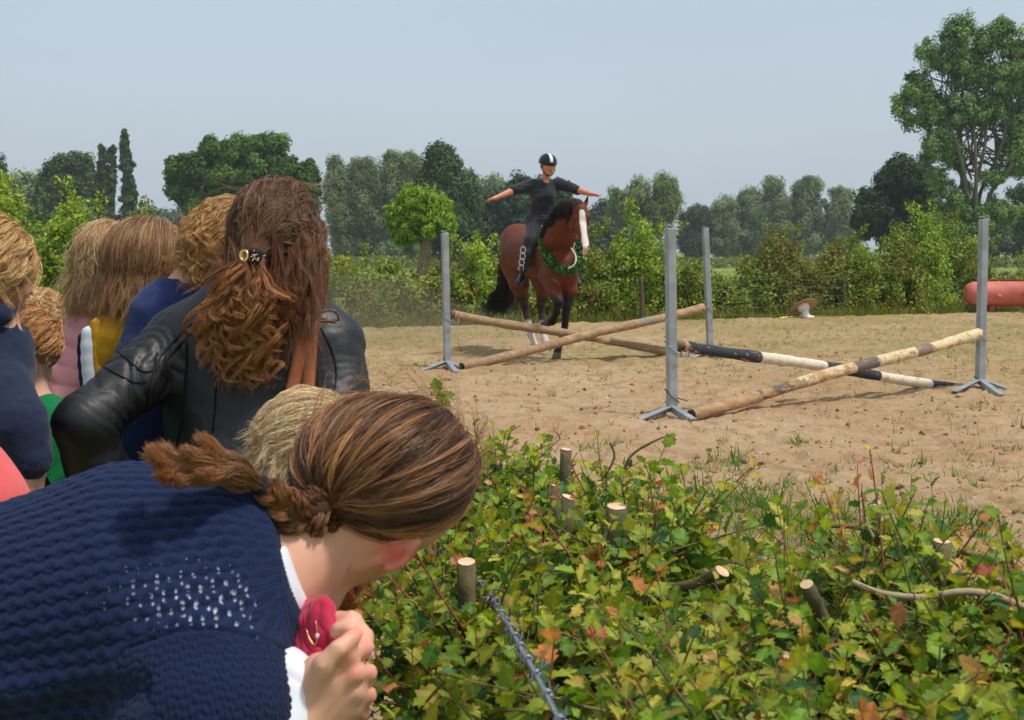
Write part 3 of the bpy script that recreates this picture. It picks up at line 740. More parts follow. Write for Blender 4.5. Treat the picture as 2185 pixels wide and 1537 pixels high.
# stakes and wire netting along the hedge
def stake(px, py, h, label):
    g = on_ground(px, py); g[2] = -.05
    t = g + [RNG.normal() * .05, 0, h]; v, f = tube_np(spline([g, (g + t) / 2 + [.02, 0, 0], t], 10), .045, 9)
    v = v + normals(v, f[0]) * (.01 * vnoise(v, 12, 3))[:, None]
    o = obj('fence_stake', v, f, M_BARK, origin=g); tag(o, label, 'fence stake', 'old stakes along the far hedge')
stake(1368, 686, .95, 'old wooden stake in the hedge between the far jump posts')
stake(1793, 672, .85, 'old wooden stake in the hedge right of the straw hat')
def netting():
    a = on_ground(1500, 690); b = on_ground(1800, 676); mb = MB()
    for z in (.12, .3, .48, .66, .82):
        t = np.linspace(0, 1, 24); P = a + (b - a) * t[:, None]; P[:, 2] = z + .03 * np.sin(t * 9 + z * 4); mb.tube(P, .0022, 4)
    for t in np.linspace(0, 1, 26):
        P = a + (b - a) * t; mb.tube([P * [1, 1, 0] + [0, 0, .02], P * [1, 1, 0] + [0.02, 0, .82]], .0015, 4)
    o = mb.build('wire_netting', mat('galvanised_wire', lin(120, 128, 110), .5, .5, metal=.5), origin=a * [1, 1, 0]); tag(o, 'grey wire netting sagging along the hedge left of the straw hat', 'fence')
netting()

# far meadow: strips of rough growth in front of the far trees
def field_strips():
    mb_p = []; 
    n = 26000; Y = RNG.uniform(120, 165, n); X = RNG.uniform(-.42, .42, n) * Y
    Z = RNG.uniform(0, 1, n) ** 1.5 * (.35 + .5 * np.clip(vnoise(np.c_[X, Y, 0 * X], .08, 2) + .4, 0, 1))
    cols = np.array([lin(118, 122, 72), lin(132, 132, 84), lin(100, 112, 62)])
    v, f, c = leaf_cards(np.c_[X, Y, Z], RNG.normal(size=(n, 3)) + [0, -.6, .4], RNG.uniform(.25, .6, n), cols[RNG.integers(0, 3, n)] * RNG.uniform(.8, 1.2, (n, 1)))
    o = obj('rough_growth', v, f, M_FAR_LEAF, col=c, smooth=False); tag(o, 'band of rough growth along the far side of the meadow', 'undergrowth', kind='stuff')
field_strips()

def cow(px, py, Y, label):
    c = at(px, py, Y); c[2] = .0
    s = 1.0; prims = [C(c + [-.6, 0, 1.05], c + [.6, 0, 1.0], .34, .32), C(c + [.6, 0, 1.1], c + [1.0, 0, 1.25], .2, .15), E(c + [1.12, 0, 1.2], (.24, .12, .14))]
    for lx in (-.6, .55):
        for ly in (-.16, .16): prims.append(C(c + [lx, ly, .9], c + [lx, ly, .05], .12, .06))
    V, Q = skin(prims, .07, .08); col = np.where((vnoise(V, 1.8, int(px)) > .1)[:, None], lin(60, 52, 46), lin(226, 220, 208))
    o = obj('cow', V, Q, mat('cow_hide', (1, 1, 1), .8, attr=True), col=col, origin=c); tag(o, label, 'cow', 'cows in the far meadow')
cow(1456, 541, 420, 'pale cow grazing far off just right of the near left post')
cow(1478, 541, 430, 'tiny pale cow left of the far jump right post')

# ------------------------------------------------------------------ red tank, straw hat, yellow cloth
def tank():
    g = on_ground(2062, 668); Y = g[1] + .1; L = 3.4; r = pr(27, Y); zc = at(2100, 628, Y)[2]
    c0 = np.array([at(2062, 628, Y)[0] + .0, Y + .2, zc])
    root = empty('gas_tank', [c0[0] + L / 2, c0[1], 0], 'faded red cylindrical tank lying in the grass at the right edge', 'tank')
    m = mat('faded_red_paint', lin(206, 104, 88), .55, .4, var=.12, vscale=3, hue2=lin(214, 126, 108), bump=.1)
    prof = [(0, 0), (.02, r * .45), (.08, r * .75), (.2, r * .95), (.34, r), (L * .45, r), (L * .45 + .01, r + .012), (L * .45 + .07, r + .012), (L * .45 + .08, r), (L - .34, r), (L - .2, r * .95), (L - .08, r * .75), (L - .02, r * .45), (L, 0)]
    n = 40; a = np.linspace(0, 2 * math.pi, n, endpoint=False)
    v = np.array([[[x, rr * math.cos(t), rr * math.sin(t)] for t in a] for x, rr in prof]).reshape(-1, 3) + c0
    i = np.arange(len(prof) - 1)[:, None] * n; j = np.arange(n)[None]
    f = np.stack([i + j, i + (j + 1) % n, i + n + (j + 1) % n, i + n + j], -1).reshape(-1, 4)
    obj('shell', v, f, m, root)
    mb = MB(); mb.tube([c0 + [.3, -.0, r + .03], c0 + [L - .3, 0, r + .03]], .018, 8)
    for x in (.3, 1.2, 2.2, 3.1): mb.box(c0 + [x, 0, r + .01], (.03, .03, .06))
    mb.build('top_rail', mat('dark_rust', lin(120, 56, 46), .8), root)
    for x, z in ((.72, -.05), (1.3, .02)):
        q = c0 + [x, -r * .98, z]; v, f = tube_np([q, q + [0, -.05, 0]], .05, 14); obj('port', v, f, m, root)
    for x in (.6, 2.6):
        mb = MB(); mb.box(c0 + [x, 0, -r - (c0[2] - r) / 2], (.12, r * 1.4, max(c0[2] - r, .05) + .04)); mb.build('foot', mat('tank_foot', lin(150, 80, 66), .8), root)
    v, f = tube_np([c0 + [.95, 0, r], c0 + [.95, 0, r + .12]], .02, 8); obj('valve', v, f, mat('valve_metal', lin(150, 150, 146), .4, metal=.7), root)
tank()

def straw_hat():
    g = on_ground(1715, 676); Y = g[1] - .7
    c = at(1713, 656, Y)
    root = empty('straw_hat', [c[0], c[1], 0], 'wide brimmed brown hat with a white crown lying upturned by the far hedge', 'hat')
    n = 48; R = pr(31, Y); ax = np.array([.26, -.50, -.80]); ax /= np.linalg.norm(ax)
    fr = frames(ax[None])[0]; a = np.linspace(0, 2 * math.pi, n, endpoint=False)
    def ring(rad, h): return np.stack([rad * np.cos(a), rad * np.sin(a), h + .02 * np.sin(a * 2) * (rad / R)], 1)
    rings = [ring(R, .03), ring(R * .8, .012), ring(R * .42, 0), ring(R * .2, .0), ring(.001, .0)]
    v = np.concatenate([x @ fr.T for x in rings]); v = v + c + [0, 0, .02]
    i = np.arange(len(rings) - 1)[:, None] * n; j = np.arange(n)[None]
    f = np.stack([i + j, i + (j + 1) % n, i + n + (j + 1) % n, i + n + j], -1).reshape(-1, 4)
    o = obj('brim', v, f, mat('straw', lin(176, 140, 100), .8, var=.15, vscale=40, bump=.4, bscale=120), root)
    md = o.modifiers.new('thickness', 'SOLIDIFY'); md.thickness = .012
    cr = [ring(R * .42, .004), ring(R * .40, .05), ring(R * .36, .09), ring(R * .2, .11), ring(.001, .115)]
    v = np.concatenate([x @ fr.T for x in cr]) + c + [0, 0, .02]; i = np.arange(4)[:, None] * n
    obj('hat_crown', v, np.stack([i + j, i + (j + 1) % n, i + n + (j + 1) % n, i + n + j], -1).reshape(-1, 4), mat('white_straw', lin(232, 230, 228), .85), root)
    c2 = on_ground(1718, 679); c2[2] = 0.01
    V, Q = skin([C(c2 + [0, -.1, .02], c2 + [-.02, -.08, .13], .085, .07), C(c2 + [.05, -.1, .0], c2 + [.14, -.12, .02], .05, .03)], .014, .04)
    o = obj('white_cloth', V + normals(V, Q) * (.008 * vnoise(V, 30))[:, None], Q, mat('white_cotton', lin(236, 236, 240), .9), origin=c2); tag(o, 'crumpled white cloth lying against the straw hat', 'cloth')
    P = [on_ground(a, b) + [0, 0, .025] for a, b in ((1664, 681), (1685, 678), (1705, 679), (1725, 677), (1742, 677))]
    mb = MB(); S = spline(P, 30)
    V, Q = skin(limb(list(S[::3]), [.028 + .012 * math.sin(i * 2.1) for i in range(len(S[::3]))]), .014, .03)
    V[:, 2] = V[:, 2] * .6
    o = obj('yellow_ribbon', V, Q, mat('yellow_fabric', lin(232, 206, 60), .8), origin=on_ground(1705, 679) * [1, 1, 0]); tag(o, 'strip of yellow fabric lying on the ground before the straw hat', 'ribbon')
straw_hat()

# ------------------------------------------------------------------ jumps
M_GALV = mat('galvanised_steel', lin(164, 170, 174), .5, .5, metal=.35, var=.16, vscale=9, hue2=lin(146, 152, 156), bump=.15, bscale=70)
M_GALV_D = mat('dark_steel', lin(84, 88, 90), .6, .5, metal=.4)
def stand(base, top, label, clips, yaw, legs):
    g = on_ground(*base); g[2] = 0; Y = g[1]; t = at(top[0], top[1], Y); h = t[2]
    w = .078
    root = empty('jump_stand', g, label, 'jump stand', 'galvanised jump stands')
    ca, sa = math.cos(yaw), math.sin(yaw); R = np.array([[ca, -sa, 0], [sa, ca, 0], [0, 0, 1.]])
    lean = np.array([t[0] - g[0], 0, 0])
    mb = MB()
    # hollow channel post: four walls with a slanted cap tab
    q = w / 2; z0 = .05
    prof = np.array([[-q, -q], [q, -q], [q, q], [-q, q]])
    v = []
    for z, s in ((z0, 0), (h * .5, .5), (h, 1)):
        v += [R @ np.array([x, y, 0]) + g + lean * s * .0 + [lean[0] * (z / h), 0, z] for x, y in prof]
    v = np.array(v); f = np.array([[a + b, a + (b + 1) % 4, a + 4 + (b + 1) % 4, a + 4 + b] for a in (0, 4) for b in range(4)] + [[8, 9, 10, 11], [3, 2, 1, 0]])
    o = obj('post', v, f, M_GALV, root, smooth=False)
    bv = o.modifiers.new('bevel', 'BEVEL'); bv.width = .006; bv.segments = 2
    mb.box(g + [lean[0], 0, h + .012] , (w * 1.05, w * .9, .012), R @ np.array([[.94, 0, .34], [0, 1, 0], [-.34, 0, .94]]))
    mb.build('cap', M_GALV, root)
    for px, py in legs:
        e = on_ground(px, py); e[2] = .012; s = g + [0, 0, .085]; d = e - s; Ln = np.linalg.norm(d); d /= Ln
        side = np.cross(d, [0, 0, 1.]); side /= np.linalg.norm(side); up = np.cross(side, d)
        RR = np.stack([d, side, up], 1)
        m2 = MB(); m2.box((s + e) / 2, (Ln, .062, .008), RR); m2.box((s + e) / 2 - up * .024 + side * .029, (Ln, .008, .044), RR)
        m2.build('leg', M_GALV, root)
    for (cy, side_s, cup) in clips:
        z = at(base[0], cy, Y)[2]; cpt = g + [lean[0] * z / h, 0, z]
        m2 = MB(); rr = w / 2 + .008
        ring = [R @ np.array([a * rr, b * rr, 0]) + [0, 0, -.035 * a * 1.0 + .02 * b] for a, b in ((-1, -1), (1, -1), (1, 1), (-1, 1), (-1, -1))]
        m2.tube([cpt + x for x in ring], .0055, 6)
        if cup:
            a = np.linspace(math.pi * .95, 2.05 * math.pi, 12); cc = cpt + [side_s * (w / 2 + .075), 0, -.03]
            P = np.array([[.0, math.cos(x) * .062, math.sin(x) * .05] for x in a])
            for dx in (-.03, .03): m2.tube(cc + P + [dx, 0, 0], .007, 6)
            m2.box(cpt + [side_s * (w / 2 + .04), 0, -.075], (.1, .05, .007))
        else:
            m2.box(cpt + [side_s * (w / 2 + .05), 0, -.03], (.10, .06, .007), np.array([[.95, 0, .3], [0, 1, 0], [-.3, 0, .95]]))
        m2.build('pole_cup', M_GALV_D if not cup else M_GALV, root)
    return g
stand((1434, 886), (1430, 487), 'tall grey steel stand at the left of the nearest jump', [(742, 1, True), (845, 1, False)], .35, [(1358, 900), (1480, 898), (1400, 878)])
stand((2091, 826), (2099, 468), 'tall grey steel stand at the right of the nearest jump', [(716, -1, True), (815, -1, False)], .30, [(2036, 838), (2138, 845), (2150, 831)])
stand((955, 784), (949, 497), 'grey steel stand at the left end of the far jump', [(677, 1, True), (773, 1, False)], .35, [(898, 793), (974, 796), (985, 786)])
stand((1516, 757), (1505, 488), 'grey steel stand at the right end of the far jump', [(656, -1, True)], .25, [(1478, 766), (1530, 766), (1500, 754)])

def worn(bands, seed, peel):
    def fn(t, P):
        c = np.zeros((len(t), 3))
        for (a, b, colr) in bands:
            m = (t >= a) & (t < b + 1e-6); c[m] = lin(*colr)
        return c
    return fn
def pole(label, a, b, r0, r1, bands, seed, wear, bare=(176, 142, 104), dirt=.3, bow=.0):
    a = np.asarray(a); b = np.asarray(b); L = np.linalg.norm(b - a); K = 200; n = 26
    t = np.linspace(0, 1, K); P = a + (b - a) * t[:, None]
    P[:, 2] += bow * np.sin(t * math.pi); P = P + np.c_[0 * t, .012 * np.sin(t * 7 + seed), .010 * np.sin(t * 9 + seed * 2)]
    r = (r0 + (r1 - r0) * t) * (1 + .05 * np.sin(t * 23 + seed) + .03 * np.sin(t * 61 + seed))
    v, f = tube_np(P, r, n)
    nr = normals(v, f[0]); v = v + nr * (.004 * fbm(v, 14, 3, seed) + .0022 * vnoise(v * [.3, 1, 1], 120, seed))[:, None]
    tt = np.repeat(t, n); col = np.zeros((len(v), 3)); jag = .004 * vnoise(v, 30, seed)
    for (s0, s1, cc, keep) in bands:
        m = (tt + jag * .3 >= s0) & (tt + jag * .3 <= s1)
        q = np.stack([v[:, 0] * .4, v[:, 1] * .4, v[:, 2]], 1)
        nz = .65 * fbm(q, 26, 4, seed + 3) + .35 * fbm(v, 60, 2, seed + 5)
        paint = np.clip((nz + keep) * 9, 0, 1)[:, None]
        base = np.array(lin(*bare)) * (1 + .45 * fbm(v * [.35, 1, 1], 45, 3, seed + 8))[:, None]
        col = np.where(m[:, None], paint * np.array(lin(*cc)) * (1 + .18 * fbm(v, 40, 3, seed + 9))[:, None] + (1 - paint) * base, col)
    col = np.clip(col, .004, 1)
    v, Q = v, f
    me_mat = M_POLE
    o = obj('jump_pole', v, Q, me_mat, col=col, origin=(a + b) / 2 * [1, 1, 0]); tag(o, label, 'jump pole', 'wooden jump poles')
    return o
M_POLE = mat('weathered_pole', (1, 1, 1), .8, .25, attr=True, var=.12, vscale=30, bump=.5, bscale=90, bdist=.004)
CREAM, BLK, WHT, BARE = (212, 192, 154), (56, 60, 68), (222, 210, 188), (150, 126, 98)
gl = on_ground(1434, 886)[1]; gr_ = on_ground(2091, 826)[1]
pole('black and white banded pole sloping down to the right', at(1452, 736, gl + .05), at(2062, 831, gr_ + .30), .052, .050,
     [(0, .012, BARE, -.2), (.012, .235, BLK, .32), (.235, .448, WHT, .40), (.448, .645, BLK, .35), (.645, .845, WHT, .38), (.845, 1, BLK, .5)], 2, .3)
pole('peeling cream and brown pole sloping up to the right', at(1474, 884, gl - .10), at(2088, 712, gr_ - .10), .054, .056,
     [(0, .2, BARE, -.1), (.2, .33, (104, 96, 88), .02), (.33, .52, CREAM, .02), (.52, .60, (112, 102, 92), .3), (.60, .74, CREAM, .22), (.74, .80, (130, 118, 104), .1), (.80, 1, (218, 198, 156), .2)], 5, .3)
fl = on_ground(955, 784)[1]; fr_ = on_ground(1516, 757)[1]
pole('bare brown log pole sloping down to the right in the far jump', at(964, 671, fl + .05), at(1492, 761, fr_ + .12), .056, .052,
     [(0, .55, BARE, -.35), (.55, .6, (196, 176, 136), .1), (.6, .86, (138, 118, 92), .2), (.86, 1, (206, 184, 142), .2)], 8, .3, bare=(158, 130, 100))
pole('bare brown log pole sloping up to the right in the far jump', at(985, 783, fl - .18), at(1500, 656, fr_ - .06), .058, .056,
     [(0, .4, BARE, -.35), (.4, .7, (178, 146, 108), 0), (.7, .78, (140, 134, 124), .1), (.78, 1, (186, 154, 116), .05)], 11, .3, bare=(160, 130, 100))

# ------------------------------------------------------------------ hair strands, heads, people helpers
def strands(S, R, cols):
    """S n x k x 3 strand points, R n x k radii, cols n x k x 3 -> verts, quads, colours (three sided tubes)"""
    n, k, _ = S.shape
    T = np.gradient(S, axis=1); T /= np.linalg.norm(T, axis=2)[..., None] + 1e-12
    ref = RNG.normal(size=(n, 1, 3)) * np.ones((1, k, 1)); U = ref - T * (ref * T).sum(2)[..., None]; U /= np.linalg.norm(U, axis=2)[..., None] + 1e-12
    W = np.cross(T, U); a = np.arange(3) * 2 * math.pi / 3
    V = S[:, :, None] + R[:, :, None, None] * (np.cos(a)[:, None] * U[:, :, None] + np.sin(a)[:, None] * W[:, :, None])
    i = (np.arange(n)[:, None, None] * k + np.arange(k - 1)[None, :, None]) * 3; j = np.arange(3)[None, None]
    Q = np.stack([i + j, i + (j + 1) % 3, i + 3 + (j + 1) % 3, i + 3 + j], -1).reshape(-1, 4)
    return V.reshape(-1, 3), Q, np.repeat(cols.reshape(-1, 3), 3, axis=0)

def resample(G, K):
    """G: g x m x 3 guides -> g x K x 3 smooth"""
    return np.array([spline(g, K) for g in G])

def hair_mesh(G, per, spread, r, pal, tipmix=None, frizz=.002, jitter=.12, K=None, seed=0, bright=.35, shorten=.25):
    """clumps of strands round guides. spread: value or per-point array (metres); pal: list of root colours; tipmix: (colour, amount)"""
    g, k, _ = G.shape
    sp_ = np.broadcast_to(np.asarray(spread, float), (k,)) if np.ndim(spread) < 2 else spread
    n = g * per; gi = np.repeat(np.arange(g), per); base = G[gi]
    off = RNG.normal(size=(n, 3)); off /= np.linalg.norm(off, axis=1)[:, None]; off *= RNG.random((n, 1)) ** .5
    S = base + off[:, None] * sp_[None, :, None]
    ph = RNG.uniform(0, 6.3, (n, 3)); fq = RNG.uniform(2, 7, (n, 1)); t = np.linspace(0, 1, k)
    S = S + frizz * np.sin(t[None, :, None] * fq[:, None] * 3 + ph[:, None]) * (.3 + t[None, :, None])
    # uneven lengths: reparametrise each strand to end early
    e = 1 - shorten * RNG.random(n) ** 2; q = t[None] * e[:, None] * (k - 1); i0 = np.clip(q.astype(int), 0, k - 2); fr = (q - i0)[..., None]
    rows = np.arange(n)[:, None]; S = S[rows, i0] * (1 - fr) + S[rows, i0 + 1] * fr
    pc = np.array([lin(*c) for c in pal]); ci = RNG.integers(0, len(pc), g)[gi]; swap = RNG.random(n) < .35; ci = np.where(swap, RNG.integers(0, len(pc), n), ci)
    col = pc[ci][:, None] * (1 + bright * (RNG.random((n, 1, 1)) - .5) * 2) * np.ones((1, k, 1))
    if tipmix is not None:
        a = (np.clip(t * 1.3 - .2, 0, 1) * tipmix[1])[None, :, None] * RNG.uniform(.5, 1.2, (n, 1, 1)); a = np.clip(a, 0, 1)
        col = col * (1 - a) + np.array(lin(*tipmix[0])) * a
    R = r * RNG.uniform(.7, 1.25, (n, 1)) * np.interp(t, [0, .1, .7, 1], [.8, 1, .9, .3])[None]
    return strands(S, R, np.clip(col, .002, 1))

def hair_material(name, rough=.38, spec=.55):
    m, N, L, b = new_mat(name)
    a = N.new('ShaderNodeAttribute'); a.attribute_name = 'col'; L.new(a.outputs['Color'], b.inputs['Base Color'])
    b.inputs['Roughness'].default_value = rough; b.inputs['Specular IOR Level'].default_value = spec
    b.inputs['Specular Tint'].default_value = (1, .86, .7, 1)
    return m
M_HAIR = hair_material('hair')
M_HAIR_DARK = hair_material('horse_hair', .45, .35)

def add_hair(name, parent, sets):
    v, f, c, n = [], [], [], 0
    for V, Q, Cc in sets: v.append(V); f.append(Q + n); c.append(Cc); n += len(V)
    return obj(name, np.concatenate(v), np.concatenate(f), M_HAIR, parent, col=np.concatenate(c))

def basis(fwd, up):
    f = np.asarray(fwd, float); f = f / np.linalg.norm(f); u = np.asarray(up, float); u = u - f * u.dot(f); u /= np.linalg.norm(u)
    return np.stack([np.cross(f, u), f, u], 1)      # columns: right, forward, up

def head_prims(c, B, s=1.0):
    """skull, face, jaw, nose, lips, ears of a head whose centre is c; B from basis(); s 1 = adult"""
    L = lambda p: np.asarray(c) + B @ (np.array(p) * s)
    P = [E(L((0, -.012, .025)), np.array((.076, .096, .088)) * s, B, .02 * s), E(L((0, .028, -.03)), np.array((.060, .066, .078)) * s, B, .03 * s),
         E(L((0, .046, -.082)), np.array((.036, .038, .028)) * s, B, .025 * s), C(L((0, .094, .012)), L((0, .112, -.024)), .007 * s, .012 * s, .012 * s),
         E(L((0, .097, -.056)), np.array((.023, .010, .006)) * s, B, .005 * s), E(L((0, .094, -.066)), np.array((.019, .010, .006)) * s, B, .005 * s),
         C(L((-.036, .082, .024)), L((.036, .082, .024)), .012 * s, .012 * s, .015 * s)]
    for x in (-1, 1):
        P.append(E(L((x * .040, .072, -.026)), np.array((.024, .02, .022)) * s, B, .02 * s))
        P += [E(L((x * .079, -.008, -.012)), np.array((.008, .020, .032)) * s, B, .006 * s), E(L((x * .083, -.014, -.008)), np.array((.006, .022, .03)) * s, B, .004 * s)]
    return P

def add_eyes(parent, c, B, s=1.0, iris=(70, 60, 48)):
    L = lambda p: np.asarray(c) + B @ (np.array(p) * s)
    for x in (-1, 1):
        V, Q = skin([E(L((x * .031, .083, .004)), np.array((.0135, .010, .0095)) * s)], .0025 * s, smooth_it=1)
        d = np.linalg.norm(V - L((x * .031, .094, .004)), axis=1); col = np.where((d < .0065 * s)[:, None], lin(*iris), lin(225, 215, 205))
        obj('eye', V, Q, M_EYE, parent, col=col)
M_EYE = mat('eye', (1, 1, 1), .15, .6, attr=True, var=0)

def hand_prims(wrist, palm_dir, palm_nrm, thumb_side, s=1.0, curl=.25, spread=.12):
    """palm and five fingers; palm_dir along the hand, palm_nrm out of the palm, thumb_side +1/-1"""
    d = np.asarray(palm_dir, float); d /= np.linalg.norm(d); n = np.asarray(palm_nrm, float); n -= d * n.dot(d); n /= np.linalg.norm(n)
    x = np.cross(d, n) * thumb_side; w = np.asarray(wrist, float)
    P = [C(w, w + d * .05 * s + x * .018 * s, .021 * s, .020 * s, .015 * s), C(w, w + d * .05 * s - x * .022 * s, .021 * s, .018 * s, .015 * s), C(w + d * .05 * s + x * .02 * s, w + d * .078 * s - x * .0 * s, .016 * s, .017 * s, .012 * s)]
    for i, (off, ln) in enumerate(((.030, .072), (.010, .080), (-.010, .074), (-.029, .058))):
        b = w + d * (.082 - .006 * abs(i - 1)) * s + x * off * s; dd = d + x * spread * (off / .03); dd /= np.linalg.norm(dd)
        pts = [b]; c0 = curl * (1 + .15 * i)
        for j, fr in enumerate((.45, .32, .23)):
            dd = dd * math.cos(c0) + n * math.sin(c0); dd /= np.linalg.norm(dd); pts.append(pts[-1] + dd * ln * fr * s)
        P += limb(pts, [.0098 * s, .009 * s, .008 * s, .007 * s], .006 * s)
    t0 = w + d * .018 * s + x * .026 * s; t1 = t0 + (d * .6 + x * .7 + n * .15) * .035 * s; t2 = t1 + (d * .85 + x * .35 + n * .25) * .03 * s; t3 = t2 + (d * .95 + x * .1 + n * .3) * .024 * s
    P += limb([t0, t1, t2, t3], [.014 * s, .012 * s, .0105 * s, .008 * s], .01 * s)
    return P

def skin_col(V, base=(214, 160, 132), seed=1, flush=()):
    c = np.array(lin(*base)) * (1 + .10 * fbm(V, 22, 3, seed))[:, None] * np.ones((1, 3))
    for p, r, colr, a in flush:
        w = np.clip(1 - np.linalg.norm(V - np.asarray(p), axis=1) / r, 0, 1)[:, None] * a; c = c * (1 - w) + np.array(lin(*colr)) * w
    return np.clip(c, 0, 1)

def garment(name, parent, prims, m, off=.008, h=.01, k=.03, cuts=(), sub=0, wrinkle=None, colf=None, carve=()):
    V, Q = skin(prims, h, k, cuts, carve, 2, off)
    for _ in range(sub): V, Q = subdivide(V, Q)
    if wrinkle is not None: V = V + normals(V, Q) * wrinkle(V)[:, None]
    return obj(name, V, Q, m, parent, col=colf(V) if colf else None)

# ------------------------------------------------------------------ the horse
def to_px(V):
    d = V - [0, 0, CAM_H]; f = d[:, 1] * cp - d[:, 2] * sp; u = d[:, 1] * sp + d[:, 2] * cp
    return 1092.5 + FOC * d[:, 0] / f, 768.5 - FOC * u / f

def horse():
    base = at(1175, 770, 19.0); base[2] = 0
    root = empty('horse', base, 'bay horse with white blaze cantering between the jumps under its rider', 'horse')
    A = at
    body = [C(A(1118, 536, 19.85), A(1176, 552, 18.95), .325, .295, .08), E(A(1106, 515, 20.0), (.26, .30, .25), None, .08), C(A(1178, 540, 18.9), A(1194, 566, 18.5), .27, .235, .08),
            C(A(1196, 580, 18.45), A(1202, 590, 18.42), .20, .17, .06), E(A(1178, 590, 18.4), (.12, .12, .12), None, .05), E(A(1213, 588, 18.35), (.12, .12, .12), None, .05)]
    body += limb([A(1184, 535, 18.65), A(1200, 492, 18.3), A(1216, 458, 18.02), A(1230, 440, 17.85)], [.23, .185, .14, .10], .06)
    hd = [E(A(1238, 452, 17.72), (.098, .10, .12), None, .05), E(A(1225, 476, 17.78), (.075, .12, .12), None, .04), E(A(1243, 470, 17.66), (.085, .08, .12), None, .04),
          C(A(1240, 485, 17.62), A(1247, 520, 17.5), .080, .058, .03), E(A(1248, 529, 17.48), (.062, .07, .052), None, .02), E(A(1247, 540, 17.5), (.045, .05, .022), None, .01)]
    hd += [C(A(1229, 462, 17.66), A(1227, 468, 17.64), .03, .028, .02), C(A(1255, 462, 17.6), A(1256, 468, 17.6), .028, .026, .02)]
    ears = [C(A(1226, 440, 17.85), A(1224, 421, 17.82), .036, .010, .02), C(A(1249, 437, 17.78), A(1256, 414, 17.75), .036, .010, .02)]
    fr = limb([A(1212, 590, 18.45), A(1216, 620, 18.42), A(1209, 654, 18.38), A(1206, 688, 18.38), A(1203, 712, 18.38), A(1192, 744, 18.25)], [.13, .10, .062, .043, .052, .042], .03)
    fr += [C(A(1191, 745, 18.25), A(1187, 764, 18.22), .05, .062, .01)]
    fl_ = limb([A(1170, 588, 18.5), A(1180, 616, 18.3), A(1192, 645, 18.1), A(1187, 668, 18.25), A(1178, 686, 18.38), A(1169, 690, 18.42)], [.14, .10, .068, .045, .053, .045], .03)
    fl_ += [C(A(1169, 690, 18.42), A(1161, 694, 18.46), .048, .058, .01)]
    hl = limb([A(1098, 560, 19.95), A(1108, 605, 19.75), A(1113, 632, 19.9), A(1120, 656, 20.05), A(1127, 688, 19.98), A(1132, 712, 19.92), A(1139, 730, 19.85)], [.22, .14, .095, .062, .043, .052, .044], .04)
    hl += [C(A(1139, 731, 19.85), A(1143, 744, 19.82), .05, .062, .01)]
    hr = limb([A(1150, 580, 19.6), A(1158, 612, 19.5), A(1158, 634, 19.65), A(1154, 652, 19.8), A(1156, 680, 19.75), A(1157, 702, 19.7), A(1161, 718, 19.62)], [.17, .11, .085, .06, .042, .05, .044], .04)
    hr += [C(A(1161, 719, 19.62), A(1164, 731, 19.6), .048, .06, .01)]
    V, Q = skin(body + hd + ears + fr + fl_ + hl + hr, .020, .04); V, Q = subdivide(V, Q)
    px, py = to_px(V)
    bay = np.array(lin(104, 50, 25)); dark = np.array(lin(30, 24, 24)); white = np.array(lin(226, 214, 204))
    n1 = fbm(V, 3, 3, 2); c = bay * (1 + .22 * n1)[:, None] * np.ones((1, 3))
    def blend(c, w, k): w = np.clip(w, 0, 1)[:, None]; return c * (1 - w) + k * w
    front = V[:, 1] < 18.9
    c = blend(c, np.where(front & (py > 595), (py - 622 + 8 * n1) / 16, 0), dark)
    c = blend(c, np.where(~front & (py > 600), (py - 622 + 8 * n1) / 18, 0), np.array(lin(60, 42, 36)))
    c = blend(c, np.where(~front & (py > 640), (py - 682 + 8 * n1) / 12, 0), white * .9)
    c = blend(c, np.where((py > 753) & front, 1, 0) + np.where((py > 735) & (V[:, 1] > 19.7), .6, 0), np.array(lin(112, 98, 84)))
    d_sh = np.linalg.norm(V - A(1165, 692, 18.42), axis=1); c = blend(c, (d_sh < .065) * .8, np.array(lin(96, 80, 66)))
    headm = V[:, 1] < 17.95
    cx = np.interp(py, [445, 465, 500, 540], [1241, 1243, 1247, 1252]); hw = np.interp(py, [446, 452, 470, 500, 520, 545], [3, 6.5, 8, 6.5, 9, 12])
    fw = normals(V, Q); facing = (fw[:, 1] < .1)
    w = np.clip((hw - np.abs(px - cx + 1.2 * n1)) / 1.5, 0, 1) * (py > 447) * headm * facing; c = blend(c, w, white)
    c = blend(c, np.clip((py - 523) / 8, 0, 1) * headm * (px > 1247), np.array(lin(222, 176, 162)))
    c = blend(c, np.clip((py - 516) / 6, 0, 1) * headm * (px <= 1243), np.array(lin(84, 62, 58)))
    c = blend(c, np.clip(1 - np.hypot((px - 1241) / 4.0, (py - 530) / 6), 0, 1) * 3 * headm, dark)
    c = blend(c, np.clip(1 - np.hypot((px - 1256) / 2.5, (py - 527) / 4.5), 0, 1) * 2 * headm, dark)
    c = blend(c, headm * (py < 432) * .75, dark)
    hm = mat('horse_coat', (1, 1, 1), .5, .18, attr=True, var=.06, vscale=5, bump=.12, bscale=120)
    obj('body', V, Q, hm, root, col=np.clip(c, 0, 1))
    for (a, b) in ((1222.5, 466), (1259, 465)):
        v, q = skin([E(A(a, b, 17.6), (.016, .018, .017))], .006, smooth_it=1); obj('eye', v, q, M_EYE, root, col=np.tile(lin(14, 10, 9), (len(v), 1)))
    # mane falling over the near side of the crest, forelock, tail
    G = []
    crest = spline([A(1172, 492, 18.75), A(1182, 466, 18.5), A(1198, 444, 18.25), A(1216, 430, 18.0), A(1232, 432, 17.85)], 60)
